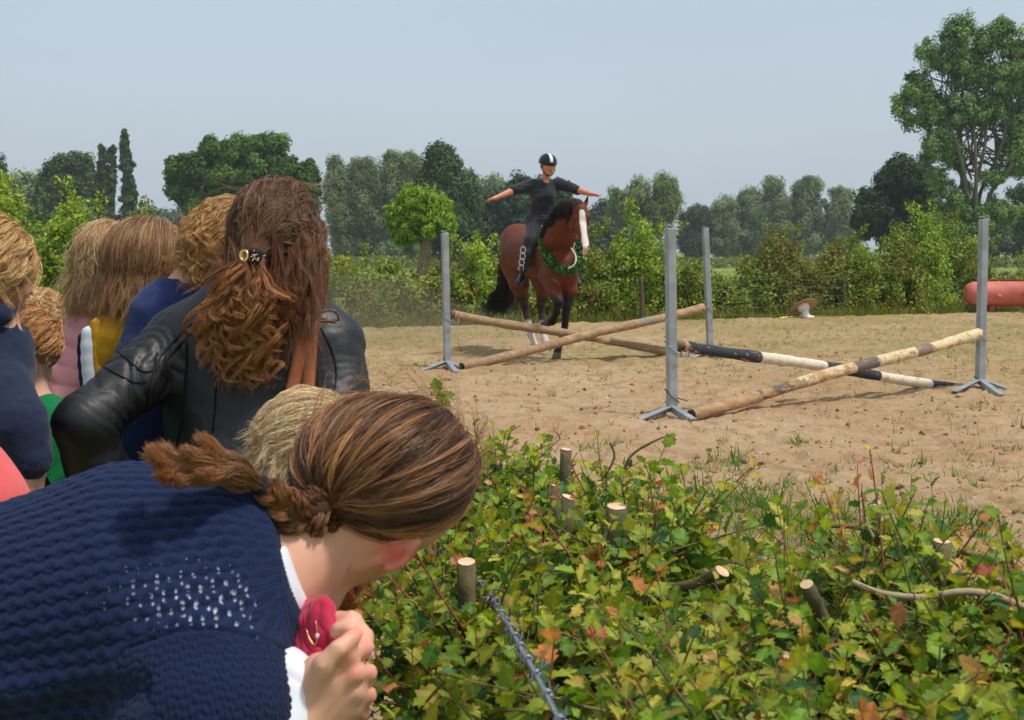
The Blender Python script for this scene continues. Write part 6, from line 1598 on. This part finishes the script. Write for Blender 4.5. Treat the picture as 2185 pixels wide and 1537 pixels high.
    V, Q = skin(jp + [C(A(470, 1225, 1.74), A(590, 1190, 1.77), .105, .060, .06), C(A(600, 1340, 1.76), A(560, 1400, 1.76), .030, .04, .04)], .005, .06, cuts=[(ncut[0] + np.array(ncut[1]) * .011, ncut[1]), (ncut[0] - np.array(ncut[1]) * .05, -np.array(ncut[1])), (A(610, 1165, 1.7), (.2, 0, 1))], off=.007, carve=[C(A(560, 1200, 1.775), A(760, 1130, 1.85), .057, .056)]); obj('shirt_collar', V, Q, wm, root)
    def wrk(V):
        d = A(652, 1500, 1.62) - A(585, 1600, 1.58); d /= np.linalg.norm(d); s = (V - A(585, 1600, 1.58)) @ d
        return .0022 * (np.abs(np.sin(s * 95 + 2.5 * vnoise(V, 14, 3))) ** .7) * np.clip(vnoise(V, 9, 8) + .8, 0, 1.3) + .002 * fbm(V, 25, 3, 2)
    V, Q = skin(limb([A(480, 1700, 1.56), A(570, 1570, 1.60), A(618, 1450, 1.63), A(640, 1408, 1.64)], [.062, .050, .037, .024], .03) , .006, .03, cuts=[(A(650, 1405, 1.64), (.5, .1, .9)), (A(676, 1470, 1.62), (1, 0, .15))]); V, Q = subdivide(V, Q); V = V + normals(V, Q) * wrk(V)[:, None]; obj('shirt_sleeve', V, Q, wm, root)
    # necklace
    gm = mat('gold_chain', lin(226, 170, 110), .3, .6, metal=.8, var=.2, vscale=400)
    P = spline([A(641, 1262, 1.715), A(650, 1300, 1.69), A(652, 1335, 1.665), A(660, 1362, 1.655), A(671, 1376, 1.65), A(677, 1362, 1.65), A(674, 1330, 1.655), A(669, 1318, 1.665)], 60); v, f = tube_np(P, .0011, 6); nk = obj('necklace', v, f, gm, root)
    v, q = skin([E(A(677, 1357, 1.646), (.0028, .0025, .0035))], .001, smooth_it=1); obj('stone', v, q, mat('crystal', lin(230, 226, 220), .1, .8), nk)
    # ---- hair
    T = (A(700, 1078, 1.765) - hair_c); I = np.eye(3); sets = []
    Tn = T / np.linalg.norm(T)
    def reg(d):
        w = d * rad; w = w / np.linalg.norm(w, axis=1)[:, None]
        return ((d @ (Tn / rad / np.linalg.norm(Tn / rad))) < .55) & (d[:, 1] < .75) & ((d[:, 2] > -.93))
    def to_knot(p, d0, n):
        kn = A(694, 1082, 1.755); return np.stack([p * .5 + kn * .5 + RNG.normal(size=(n, 3)) * .004, kn + RNG.normal(size=(n, 3)) * [.010, .006, .010]], 1)
    stre = ((206, 142, 84), .35)
    tdir = Tn / rad; tdir /= np.linalg.norm(tdir)
    for (n, per, sprd, rr_, lf, pal, tp, jt) in ((620, 22, .0055, .00052, .035, CHEST, None, .12), (240, 18, .005, .0005, .06, [(136, 96, 66), (116, 80, 54), (158, 112, 76)], stre, .10), (60, 14, .004, .0005, .075, [(176, 122, 76), (200, 146, 94)], None, .08)):
        sets.append(head_hair(root, hair_c, I, rad * 1.03, pal, None, tdir, n, to_knot, per, sprd, rr_, 18, tp, .0011, lf, (.0016, 1.2), region=reg, jit=jt, flow=.84, shorten=.10, bright=.28))
    # short wisps at the hairline and flyaways
    G = []
    for i in range(110):
        th_ = RNG.uniform(-.4, 3.4); p = hair_c + [.118 * math.cos(th_), RNG.uniform(-.05, .04), .098 * math.sin(th_)]; d = np.array([-math.sin(th_), -.1, math.cos(th_)]) * RNG.choice([1, -1]); o = (p - hair_c) / .1
        G.append([p - o * .006, p + d * .03 + o * .004, p + d * .06 + o * .008 + RNG.normal(size=3) * .006, p + d * .085 + o * .004 + RNG.normal(size=3) * .01])
    for i in range(50):
        sx = RNG.uniform(600, 700); p = A(sx, 1100 + (sx - 600) * .25, 1.76); G.append([p, p + [.01, -.004, -.02], p + [.02 + RNG.normal() * .006, 0, -.04], p + [.03 + RNG.normal() * .01, 0, -.055 - .02 * RNG.random()]])
    sets.append(hair_mesh(resample(np.array(G), 12), 2, .002, .00028, [(150, 104, 68), (184, 134, 90)], None, .003))
    # plait: three strands crossing, then the tie and the loose tail
    ce = spline([A(704, 1080, 1.75), A(672, 1092, 1.735), A(640, 1098, 1.72), A(610, 1080, 1.705), A(582, 1056, 1.695), A(556, 1036, 1.69)], 60)
    t = np.linspace(0, 1, 60); G = []
    tn = np.gradient(ce, axis=0); tn /= np.linalg.norm(tn, axis=1)[:, None]; vv = np.cross(tn, [0, -1, 0]); vv /= np.linalg.norm(vv, axis=1)[:, None]
    wdt = np.interp(t, [0, .3, .8, 1], [.021, .019, .014, .006])
    for j in range(3):
        ph = j * 2 * math.pi / 3; a = t * 2 * math.pi * 1.55 + ph
        P = ce + vv * (np.sin(a) * wdt)[:, None] + np.array([0, -1, 0]) * (np.sin(2 * a) * wdt * .55)[:, None]
        for q in range(46):
            o = RNG.normal(size=3); o /= np.linalg.norm(o); G.append(P + o * RNG.random() ** .4 * np.interp(t, [0, .5, 1], [.0135, .0125, .006])[:, None])
    G = np.array(G)
    sets.append(hair_mesh(G, 14, np.interp(t, [0, 1], [.003, .002]), .0005, [(118, 76, 50), (92, 58, 38), (146, 96, 60)], ((186, 122, 68), .4), .0008, shorten=.04))
    ends = [(322, 956, 1.60), (316, 968, 1.59), (332, 985, 1.585), (338, 1008, 1.575), (352, 1026, 1.575), (400, 962, 1.61), (428, 934, 1.63), (440, 948, 1.63), (372, 1030, 1.57), (420, 1010, 1.59), (350, 948, 1.61), (455, 972, 1.63)]
    G = []
    for i in range(330):
        e = ends[RNG.choice(12, p=[.14, .12, .09, .08, .07, .09, .13, .10, .06, .04, .04, .04])]; e3 = A(e[0] + RNG.normal() * 7, e[1] + RNG.normal() * 6, e[2] + RNG.normal() * .006)
        k0 = A(552, 1034, 1.688) + RNG.normal(size=3) * .003
        upw = 1 if e[0] < 420 else .4
        m1 = A(505 + RNG.normal() * 5, 1006 + RNG.normal() * 11, 1.655 + RNG.normal() * .006); m2 = A(440 + RNG.normal() * 9, (1008 if e[0] < 400 else 985) + RNG.normal() * 9, 1.62)
        m3 = A((e[0] * .55 + 405 * .45) + RNG.normal() * 5, e[1] * .45 + (1012 if e[0] < 400 else 975) * .55 + RNG.normal() * 5, 1.60)
        G.append([k0, m1, m2, m3, e3] if e[0] < 420 else [k0, m1, (m1 * .4 + e3 * .6) + [.004, 0, -.006], e3])
    G5 = [g for g in G if len(g) == 5]; G4 = [g for g in G if len(g) == 4]
    for gg in (G5, G4):
        sets.append(hair_mesh(resample(np.array(gg), 18), 22, np.interp(np.linspace(0, 1, 18), [0, .3, 1], [.004, .0075, .0045]), .00048, [(126, 88, 62), (102, 70, 48), (150, 106, 72)], ((196, 130, 78), .5), .0016, shorten=.12))
    extra = [C(A(740, 1060, 1.80), A(690, 1085, 1.765), .055, .020, .03)]
    V, Q = skin([E(hair_c, rad * .985)] + extra, .006, .02, carve=[C(A(700, 1235, 1.80), A(900, 1200, 1.80), .040, .034)]); N_ = normals(V, Q)
    d_ = (V - hair_c) / rad; ang = np.arctan2(np.cross(d_, tdir) @ np.array([0, 1, 0]), 1.0 + d_ @ tdir)
    fr_ = np.cross(d_, tdir); q_ = np.stack([np.arctan2(fr_[:, 2], fr_[:, 0] + 1e-6), d_ @ tdir * .2, fr_[:, 1]], 1)
    obj('scalp', V + N_ * (.0012 * vnoise(q_, 30, 3))[:, None], Q, M_HAIR, root, col=np.array(lin(84, 54, 36)) * (1 + .35 * vnoise(q_, 22, 5))[:, None])
    V, Q = skin([C(ce[4], ce[30], .016, .015), C(ce[30], ce[56], .015, .007)], .005, .01); obj('plait_core', V, Q, M_HAIR, root, col=np.tile(lin(66, 42, 28), (len(V), 1)))
    V, Q = skin(limb([A(552, 1034, 1.688), A(505, 1006, 1.657), A(440, 1004, 1.625), A(390, 1000, 1.605)], [.006, .012, .013, .008], .01), .005); obj('tail_core', V, Q, M_HAIR, root, col=np.tile(lin(120, 72, 42), (len(V), 1)))
    add_hair('hair', root, sets)
    a = np.linspace(0, 2 * math.pi, 30); tt = ce[-1] - ce[-4]; tt /= np.linalg.norm(tt); e1_ = np.cross(tt, [0, 0, 1]); e1_ /= np.linalg.norm(e1_); e2_ = np.cross(tt, e1_)
    tm = mat('hair_tie_cloth', lin(26, 30, 42), .8, .3, bump=.4, bscale=300)
    for s_ in (-.003, .002, .006):
        P = ce[-2] + tt * s_ + e1_ * (np.cos(a) * .0105)[:, None] + e2_ * (np.sin(a) * .0105)[:, None]; v, f = tube_np(P, .0030, 8, False); obj('hair_tie', v, f[0], tm, root)
    # crimson cloth pinched between the fingers
    def ruff(V): return .0036 * (np.abs(np.sin((V[:, 0] * 1.1 + V[:, 2] * .4) * 150 + 5 * vnoise(V, 30, 2))) ** .6 - .5) + .003 * fbm(V, 45, 3, 6)
    V, Q = skin([C(A(652, 1300, 1.71), A(690, 1300, 1.685), .014, .012, .008), C(A(690, 1296, 1.675), A(698, 1350, 1.66), .013, .014, .006), C(A(662, 1335, 1.68), A(700, 1370, 1.665), .015, .012, .006), C(A(655, 1370, 1.68), A(690, 1405, 1.655), .018, .015, .006), C(A(680, 1310, 1.67), A(672, 1350, 1.67), .010, .012, .006), C(A(648, 1330, 1.69), A(640, 1380, 1.69), .016, .016, .01)], .0035, .006)
    V, Q = subdivide(V, Q); V = V + normals(V, Q) * ruff(V)[:, None]
    o = obj('cloth', V, Q, M_CRIMSON, origin=A(680, 1350, 1.67)); tag(o, 'crumpled crimson cloth pinched between the bending woman hands', 'cloth')
near_woman()

# ------------------------------------------------------------------ the clipped hawthorn hedge in front
def hawthorn_leaf():
    half = [(.0, .0), (.16, .12), (.36, .22), (.27, .34), (.47, .50), (.33, .58), (.36, .78), (.19, .76), (.15, .93), (0, 1.0)]
    mid = [(0, .0), (0, .34), (0, .56), (0, .76), (0, 1.0)]
    v = [(x, y) for x, y in half[:-1]] + [(0, 1.0)] + [(-x, y) for x, y in half[1:-1]] + [m for m in mid[1:-1]]
    n = len(half); R = list(range(n)); Lh = [0] + list(range(n, n + n - 2)) + [n - 1]; M1, M2, M3 = n + n - 2, n + n - 1, n + n
    F = []
    for S, flip in ((R, False), (Lh, True)):
        polys = [(S[0], S[1], M1), (S[1], S[2], S[3]), (S[1], S[3], M1), (S[3], S[4], S[5]), (S[3], S[5], M2), (S[3], M2, M1), (S[5], S[6], S[7]), (S[5], S[7], M3), (S[5], M3, M2), (S[7], S[8], M3), (S[8], S[9], M3)]
        F += [p[::-1] if flip else p for p in polys]
    v = np.array(v); z = .30 * np.abs(v[:, 0]) - .22 * v[:, 1] ** 2 + .05 * np.sin(v[:, 1] * 9) * (np.abs(v[:, 0]) > .1)
    return np.c_[v, z], np.array(F)

def clipped_hedge():
    t_ = np.array([-.63, .776]); n_ = np.array([.776, .63])
    root = empty('clipped_hedge', (.35, 2.3, 0), 'low clipped hawthorn hedge with sawn stems and reddish young leaves in the foreground', 'hedge')
    def inside(x, y):
        s = x * t_[0] + y * t_[1]; q = x * n_[0] + y * n_[1]
        return (q > .72) & (q < 2.42) & (x > np.interp(y, [1.3, 1.7, 1.9, 2.6, 4.2], [.02, -.06, -.16, -.20, -.16])) & (y > 1.25) & (y < 4.0)
    def top(x, y):
        q = x * n_[0] + y * n_[1]; P = np.c_[x, y, 0 * x]
        z = .945 + .055 * vnoise(P, 3.3, 2) + .03 * vnoise(P, 9, 5) - .16 * np.clip((q - 2.1) / .35, 0, 1) - .12 * np.clip((1.0 - q) / .3, 0, 1)
        px, py = to_px(np.c_[x, y, z]); dip = np.exp(-(((px - 1500) / 75) ** 2 + ((py - 1175) / 55) ** 2)); dip2 = np.exp(-(((px - 1640) / 90) ** 2 + ((py - 1100) / 60) ** 2))
        return z - .30 * dip - .15 * dip2
    STEMS = ((1316, 1082, .955, 22, .02, 0, (.02, -.2, 1)), (995, 1200, .935, 20, -.02, .05, (0, -.25, 1)), (1185, 1038, .955, 11, .0, .03, (.3, 0, 1)), (1213, 1062, .955, 15, -.05, 0, (.35, -.15, 1)), (1208, 960, .97, 12, -.05, .03, (.1, -.1, 1)),
              (2010, 1156, .96, 20, .0, .03, (.05, -.1, 1)), (1868, 1078, .955, 13, -.02, .03, (-.5, -.3, 1)), (2152, 1160, .965, 11, .0, .02, (1.2, -.4, 1)))
    TOPS = [at(a, b, (CAM_H - z) / ((b - HORIZON) / FOC)) for a, b, z, *_ in STEMS] + [at(1722, 1248, 2.08), at(1540, 1220, 2.2)] + [at(*q) for q in ((1905, 1270, 2.0), (2010, 1266, 2.0), (2100, 1266, 2.0), (1850, 1258, 2.0), (1955, 1272, 2.0), (1795, 1122, 2.5), (1835, 1126, 2.5), (1745, 1300, 2.10), (1765, 1355, 2.12), (2160, 1288, 2.02), (1200, 1310, 2.3))]
    n = 12000; x = RNG.uniform(-.35, 1.7, n); y = RNG.uniform(1.25, 4.1, n); m = inside(x, y); hx, hy = to_px(np.c_[x, y, np.full(len(x), .88)]); gap = np.exp(-(((hx - 1500) / 75) ** 2 + ((hy - 1190) / 60) ** 2)) + .7 * np.exp(-(((hx - 1640) / 70) ** 2 + ((hy - 1120) / 40) ** 2)); m &= RNG.random(len(x)) > gap * 1.2; x, y = x[m], y[m]
    n = min(len(x), 4300); x, y = x[:n], y[:n]
    # shoots gather in tufts with dark gaps between
    nc = 210; cx = RNG.uniform(-.3, 1.6, nc); cy = RNG.uniform(1.3, 4.0, nc); ch = np.clip(RNG.normal(size=nc) * .035, -.06, .045)
    dd = (x[:, None] - cx) ** 2 + (y[:, None] - cy) ** 2; ci = dd.argmin(1); pull = RNG.uniform(.15, .6, n); x = x + (cx[ci] - x) * pull; y = y + (cy[ci] - y) * pull
    dist = np.sqrt(dd.min(1)) * (1 - pull); zt = top(x, y) + ch[ci] + .025 - np.clip(dist, 0, .12) * .75
    dz = RNG.gamma(1.5, .10, n) + .01; z0 = np.maximum(zt - dz - .09, .12)
    ln = RNG.uniform(.10, .24, n); d = np.c_[RNG.normal(size=(n, 2)) * .55, np.full(n, 1.0) - .3 * RNG.random(n)]
    side = RNG.random(n) < .35; d[side, 2] *= .25
    d /= np.linalg.norm(d, axis=1)[:, None]
    b0 = np.c_[x, y, z0]; ov = np.maximum(b0[:, 2] + ln * d[:, 2] - zt - .02 - .05 * (RNG.random(n) < .05), 0); b0[:, 2] -= ov
    bend = RNG.normal(size=(n, 3)) * .25; K = 7; tt = np.linspace(0, 1, K)
    S = b0[:, None] + d[:, None] * (ln[:, None] * tt)[..., None] + bend[:, None] * (ln[:, None] * tt ** 2)[..., None] * .5
    young = RNG.random(n) < np.clip(.24 - (zt - S[:, -1, 2]) * 1.3, .04, .24)
    tc = np.where(young[:, None, None], np.array(lin(150, 82, 62)), np.array(lin(112, 98, 66))) * np.ones((1, K, 1))
    V, Q, C_ = strands(S, np.interp(tt, [0, 1], [.0022, .0010])[None] * RNG.uniform(.7, 1.4, (n, 1)), tc)
    obj('twigs', V, Q, mat('hedge_twig', (1, 1, 1), .7, .3, attr=True, var=.2, vscale=40), root, col=C_)
    obj_parts = []
    per = 9; k = np.repeat(np.arange(n), per); a = np.tile(np.linspace(.12, 1.0, per), n) + RNG.normal(size=n * per) * .03; a = np.clip(a, 0, 1)
    pos = b0[k] + d[k] * (ln[k] * a)[:, None] + bend[k] * (ln[k] * a ** 2)[:, None] * .5
    ang = np.tile(np.arange(per) * 2.4, n) + RNG.uniform(0, 6.3, n)[k]
    e1 = np.cross(d, [0.3, .2, 1.]); e1 /= np.linalg.norm(e1, axis=1)[:, None]; e2 = np.cross(d, e1)
    rad = e1[k] * np.cos(ang)[:, None] + e2[k] * np.sin(ang)[:, None]
    ydir = rad * .85 + d[k] * (.25 + .9 * a[:, None] ** 3) + [0, 0, .1] + RNG.normal(size=pos.shape) * .2
    ydir /= np.linalg.norm(ydir, axis=1)[:, None]
    nrm = np.array([0, 0, 1.0]) * .9 + d[k] * .35 + RNG.normal(size=pos.shape) * .38
    nrm -= ydir * (nrm * ydir).sum(1)[:, None]; nrm /= np.linalg.norm(nrm, axis=1)[:, None]
    R = np.stack([np.cross(ydir, nrm), ydir, nrm], -1)
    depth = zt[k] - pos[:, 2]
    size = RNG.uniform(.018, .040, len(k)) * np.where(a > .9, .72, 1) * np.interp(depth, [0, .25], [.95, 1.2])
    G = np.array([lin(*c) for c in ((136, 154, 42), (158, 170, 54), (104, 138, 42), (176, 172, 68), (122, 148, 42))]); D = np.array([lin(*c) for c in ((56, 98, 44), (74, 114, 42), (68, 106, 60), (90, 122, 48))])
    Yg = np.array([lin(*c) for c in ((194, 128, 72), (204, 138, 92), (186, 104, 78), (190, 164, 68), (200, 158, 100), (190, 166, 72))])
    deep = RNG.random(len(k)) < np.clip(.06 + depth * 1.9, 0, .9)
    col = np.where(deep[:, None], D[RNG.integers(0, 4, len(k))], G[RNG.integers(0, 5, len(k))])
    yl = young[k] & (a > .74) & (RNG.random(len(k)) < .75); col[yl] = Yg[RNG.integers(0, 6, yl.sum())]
    tw = RNG.uniform(.85, 1.15, n); col = col * RNG.uniform(.8, 1.25, (len(k), 1)) * tw[k][:, None]
    # the sawn tops stand clear of the leaves
    keep = np.ones(len(k), bool)
    for c0 in TOPS:
        w = pos - c0; hh = np.hypot(w[:, 0], w[:, 1] + .015); keep &= ~((hh < .040) & (w[:, 2] > -.022))
    k, pos, R, size, col, deep = k[keep], pos[keep], R[keep], size[keep], col[keep], deep[keep]
    tv, tf = hawthorn_leaf()
    # edge reddening of some leaves: colour varies inside the leaf
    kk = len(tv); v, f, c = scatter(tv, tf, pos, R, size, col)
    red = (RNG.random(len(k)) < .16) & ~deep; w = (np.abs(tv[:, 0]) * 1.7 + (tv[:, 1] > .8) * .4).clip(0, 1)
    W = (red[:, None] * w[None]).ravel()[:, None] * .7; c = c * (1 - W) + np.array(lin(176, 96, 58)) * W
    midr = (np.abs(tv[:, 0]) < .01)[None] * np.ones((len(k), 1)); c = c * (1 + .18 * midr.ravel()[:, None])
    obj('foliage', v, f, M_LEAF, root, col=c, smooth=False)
    # lower leaf mass, darker and older
    # sawn stems
    bark = mat('hedge_bark', lin(112, 100, 72), .85, .2, var=.35, vscale=30, bump=.6, bscale=60, bdist=.004, hue2=lin(92, 92, 66))
    cutm = mat('sawn_wood', lin(226, 196, 158), .8, .25, var=.14, vscale=60, hue2=lin(206, 168, 124), bump=.2, bscale=200)
    def stem(pts, r0, r1, tilt=(0, 0, 1), cut=True):
        P = spline([np.array(p, float) for p in pts], 14); rr = np.linspace(r0, r1, 14) * (1 + .07 * np.sin(np.arange(14) * 2.1))
        v, f = tube_np(P, rr, 14, caps=True); nn = normals(v, f[0]); v = v + nn * (.0022 * fbm(v, 50, 3, 6))[:, None]
        # slant the sawn end
        tl = np.array(tilt, float); tl /= np.linalg.norm(tl); axd = P[-1] - P[-2]; axd /= np.linalg.norm(axd)
        end = v[-14:]; off = -((end - P[-1]) @ tl) / max(axd @ tl, .2); v[-14:] = end + axd * off[:, None]
        o = obj('stem', v, f, bark, root, smooth=True)
        if cut:
            e = v[-14:]; c0 = e.mean(0); tlp = tl * .0015; ring2 = c0 + (e - c0) * .90 + tlp
            vv = np.vstack([ring2, [c0 + tlp * 1.1]]); ff = np.array([[i, (i + 1) % 14, 14] for i in range(14)]); obj('cut_face', vv, ff, cutm, o, smooth=False)
        return o
    def up_stem(px, py, z, rpx, dx=0, dy=0, tilt=(0, -.15, 1), depth=.9):
        dd = (py - HORIZON) / FOC; Y = (CAM_H - z) / dd * 1.0; p = at(px, py, Y); r = rpx * Y / FOC
        stem([[p[0] + dx, p[1] + dy, max(p[2] - depth, -.03)], [p[0] + dx * .5 + .01, p[1] + dy * .5, p[2] - depth * .5], p], r * 1.35, r, tilt)
    for a in STEMS:
        up_stem(*a)
    stem([at(1830, 1640, 2.25), at(1800, 1450, 2.2), at(1775, 1370, 2.12), at(1722, 1248, 2.08)], .017, .011, (-.4, -.5, 1))
    stem([at(1400, 1256, 2.3), at(1455, 1252, 2.26), at(1500, 1238, 2.24), at(1540, 1220, 2.2)], .006, .011, (.35, -.45, 1))
    stem([at(1660, 1700, 1.95), at(1668, 1600, 1.97), at(1655, 1480, 2.0), at(1665, 1400, 2.02)], .026, .020, (0, 0, 1))
    stem([at(1340, 1700, 2.1), at(1330, 1560, 2.12), at(1345, 1400, 2.15)], .022, .016, (0, 0, 1))
    stem([at(2050, 1640, 2.2), at(2030, 1450, 2.2), at(2012, 1300, 2.25)], .020, .014, (0, 0, 1))
    stem([at(2165, 1215, 2.3), at(2140, 1200, 2.2), at(2062, 1180, 2.15), at(2055, 1176, 2.1)], .004, .005, (-1, 0, .3), False)
    pale = mat('pale_branch', lin(170, 152, 122), .8, .2, var=.2, vscale=40, bump=.4, bscale=90, bdist=.003)
    def branch(pts, r0, r1, m=pale):
        P = spline([at(*p) for p in pts], 30); P = P + .003 * np.stack([vnoise(P, 20, 1), vnoise(P, 20, 2), vnoise(P, 20, 3)], 1); v, f = tube_np(P, np.linspace(r0, r1, 30), 8); obj('branch', v, f, m, root, smooth=True)
    branch([(1816, 1243, 2.0), (1850, 1258, 2.0), (1905, 1270, 2.0), (1960, 1272, 2.0), (2010, 1266, 2.0), (2075, 1262, 2.0), (2130, 1275, 2.02), (2240, 1320, 2.0)], .0042, .0062)
    branch([(1890, 1185, 2.3), (1930, 1200, 2.3), (1985, 1222, 2.25), (2040, 1240, 2.2)], .003, .005, bark)
    branch([(1745, 1128, 2.5), (1790, 1122, 2.5), (1835, 1126, 2.5), (1850, 1132, 2.5)], .004, .005, bark)
    branch([(1845, 1105, 2.5), (1850, 1125, 2.5), (1860, 1145, 2.5)], .004, .005)
    branch([(1105, 1245, 2.3), (1140, 1275, 2.3), (1200, 1310, 2.3), (1250, 1325, 2.3)], .003, .005, bark)
    branch([(1130, 1300, 2.2), (1180, 1330, 2.2), (1230, 1345, 2.25)], .008, .010, bark)
    branch([(1180, 1250, 2.35), (1230, 1200, 2.5), (1255, 1150, 2.6), (1285, 1110, 2.7)], .004, .002, bark)
    branch([(1830, 1290, 2.1), (1900, 1385, 2.05), (1960, 1440, 2.0), (2020, 1490, 1.95)], .003, .004, mat('red_shoot', lin(150, 70, 56), .6, .3))
    branch([(1050, 1000, 3.3), (1048, 960, 3.3), (1045, 930, 3.3)], .003, .002, bark); branch([(1330, 1010, 3.2), (1345, 975, 3.2), (1390, 945, 3.2), (1425, 930, 3.2)], .004, .002, bark)
    branch([(1290, 1020, 3.1), (1310, 975, 3.1), (1300, 945, 3.1)], .003, .002, bark)
    return root, tv, tf
HEDGE, LEAF_V, LEAF_F = clipped_hedge()

def lone_sprig():
    P = spline([at(938, 1010, 4.2), at(942, 930, 4.2), at(946, 875, 4.2), at(938, 840, 4.2)], 12); v, f = tube_np(P, np.linspace(.004, .002, 12), 6)
    root = empty('seedling', P[0] * [1, 1, 0], 'single leafy sprig standing clear against the sand right of the leather jacket', 'plant')
    lo = P[0].copy(); lo2 = lo * [1, 1, 0]
    v, f = tube_np(np.vstack([[lo2], P]), np.r_[.005, np.linspace(.004, .002, 12)], 6); obj('stem', v, f, M_TWIG, root, smooth=True)
    pos = np.array([P[-1], P[-2], P[8], P[8], P[6], P[9]]); yd = np.array([[-.4, 0, 1], [.9, -.2, .3], [-.8, .2, .4], [.8, .3, .5], [.7, -.5, .2], [-.2, -.5, .8]]); yd /= np.linalg.norm(yd, axis=1)[:, None]
    nr = np.array([0, -.8, .5]) + RNG.normal(size=(6, 3)) * .3; nr -= yd * (nr * yd).sum(1)[:, None]; nr /= np.linalg.norm(nr, axis=1)[:, None]
    v, f, c = scatter(LEAF_V, LEAF_F, pos, np.stack([np.cross(yd, nr), yd, nr], -1), [.05, .045, .035, .03, .04, .04], np.tile(lin(122, 152, 48), (6, 1)))
    obj('leaves', v, f, M_LEAF, root, col=c, smooth=False)
lone_sprig()

def barbed_wire():
    m = mat('barbed_wire_steel', lin(134, 140, 150), .45, .5, metal=.6, var=.3, vscale=120)
    P0 = spline([at(1290, 1760, 1.12), at(1195, 1540, 1.31), at(1150, 1450, 1.44), at(1110, 1380, 1.60), at(1068, 1306, 1.90), at(1020, 1240, 2.34), at(925, 1172, 2.62)], 400)
    L = np.r_[0, np.cumsum(np.linalg.norm(np.diff(P0, axis=0), axis=1))]; a = L / .018 * 2 * math.pi
    t = np.gradient(P0, axis=0); t /= np.linalg.norm(t, axis=1)[:, None]; e1 = np.cross(t, [0, 0, 1.]); e1 /= np.linalg.norm(e1, axis=1)[:, None]; e2 = np.cross(t, e1)
    mb = MB()
    for s in (0, math.pi): mb.tube(P0 + .0017 * (np.cos(a + s)[:, None] * e1 + np.sin(a + s)[:, None] * e2), .0014, 7)
    root = empty('barbed_wire', P0[200] * [1, 1, 0], 'twisted barbed wire running through the near hedge towards the camera', 'wire')
    mb.build('strand', m, root, smooth=True)
    for s in np.arange(.05, L[-1], .072):
        i = int(np.searchsorted(L, s)); b = MB(); ph = RNG.uniform(0, 6.3)
        u = np.linspace(0, 2.2, 24); R_ = .0048
        H = P0[i] + t[i] * (u[:, None] * .0045 - .005) + R_ * (np.cos(u * 6.28 + ph)[:, None] * e1[i] + np.sin(u * 6.28 + ph)[:, None] * e2[i]); b.tube(H, .0014, 6)
        for q, sg in ((H[0], 1), (H[-1], -1)):
            dd = RNG.normal() * .3 * e1[i] + e2[i] * sg + RNG.normal() * .4 * e1[i]; dd /= np.linalg.norm(dd); b.tube([q, q + dd * .008, q + dd * .016], [.0014, .0012, .0002], 6)
            dd2 = -dd * .8 + e1[i] * RNG.normal() * .6; b.tube([q, q + dd2 * .014], [.0013, .0003], 6)
        b.build('barb', m, root, smooth=True)
barbed_wire()

# ------------------------------------------------------------------ dust kicked up behind the horse, and the hazy air
def dust():
    V, Q = skin([E(at(900, 700, 21.3), (1.9, .8, .40)), E(at(1060, 735, 21.2), (.9, .5, .22)), E(at(750, 665, 22.0), (1.6, 1.0, .66))], .12, .4)
    me = raw_mesh('dust_cloud', V, Q); m = bpy.data.materials.new('dust'); m.use_nodes = True; N = m.node_tree.nodes; Lk = m.node_tree.links
    N.remove(N['Principled BSDF']); pv = N.new('ShaderNodeVolumePrincipled'); pv.inputs['Color'].default_value = (*lin(226, 206, 176), 1); pv.inputs['Density'].default_value = .14; pv.inputs['Anisotropy'].default_value = .2
    Lk.new(pv.outputs[0], N['Material Output'].inputs['Volume']); me.materials.append(m)
    o = link('dust_cloud', me, None, at(950, 700, 20.3) * [1, 1, 0]); tag(o, 'thin cloud of dust drifting behind the horse', 'dust', kind='stuff')
dust()
def haze():
    mb = MB(); mb.box((0, 190, 19), (560, 520, 40.3)); v = np.concatenate(mb.v); v[:, 2] = np.where(v[:, 2] < 5, -1.1, 34)
    me = raw_mesh('haze', v, [np.concatenate(x) for x in mb.f.values()], smooth=False); m = bpy.data.materials.new('haze_air'); m.use_nodes = True; N = m.node_tree.nodes; Lk = m.node_tree.links
    N.remove(N['Principled BSDF']); pv = N.new('ShaderNodeVolumePrincipled'); pv.inputs['Color'].default_value = (.82, .9, 1.0, 1); pv.inputs['Density'].default_value = .00045; pv.inputs['Anisotropy'].default_value = .0
    Lk.new(pv.outputs[0], N['Material Output'].inputs['Volume']); me.materials.append(m)
    o = link('haze', me); tag(o, 'pale summer haze in the air over the meadow', 'haze', kind='stuff')
haze()
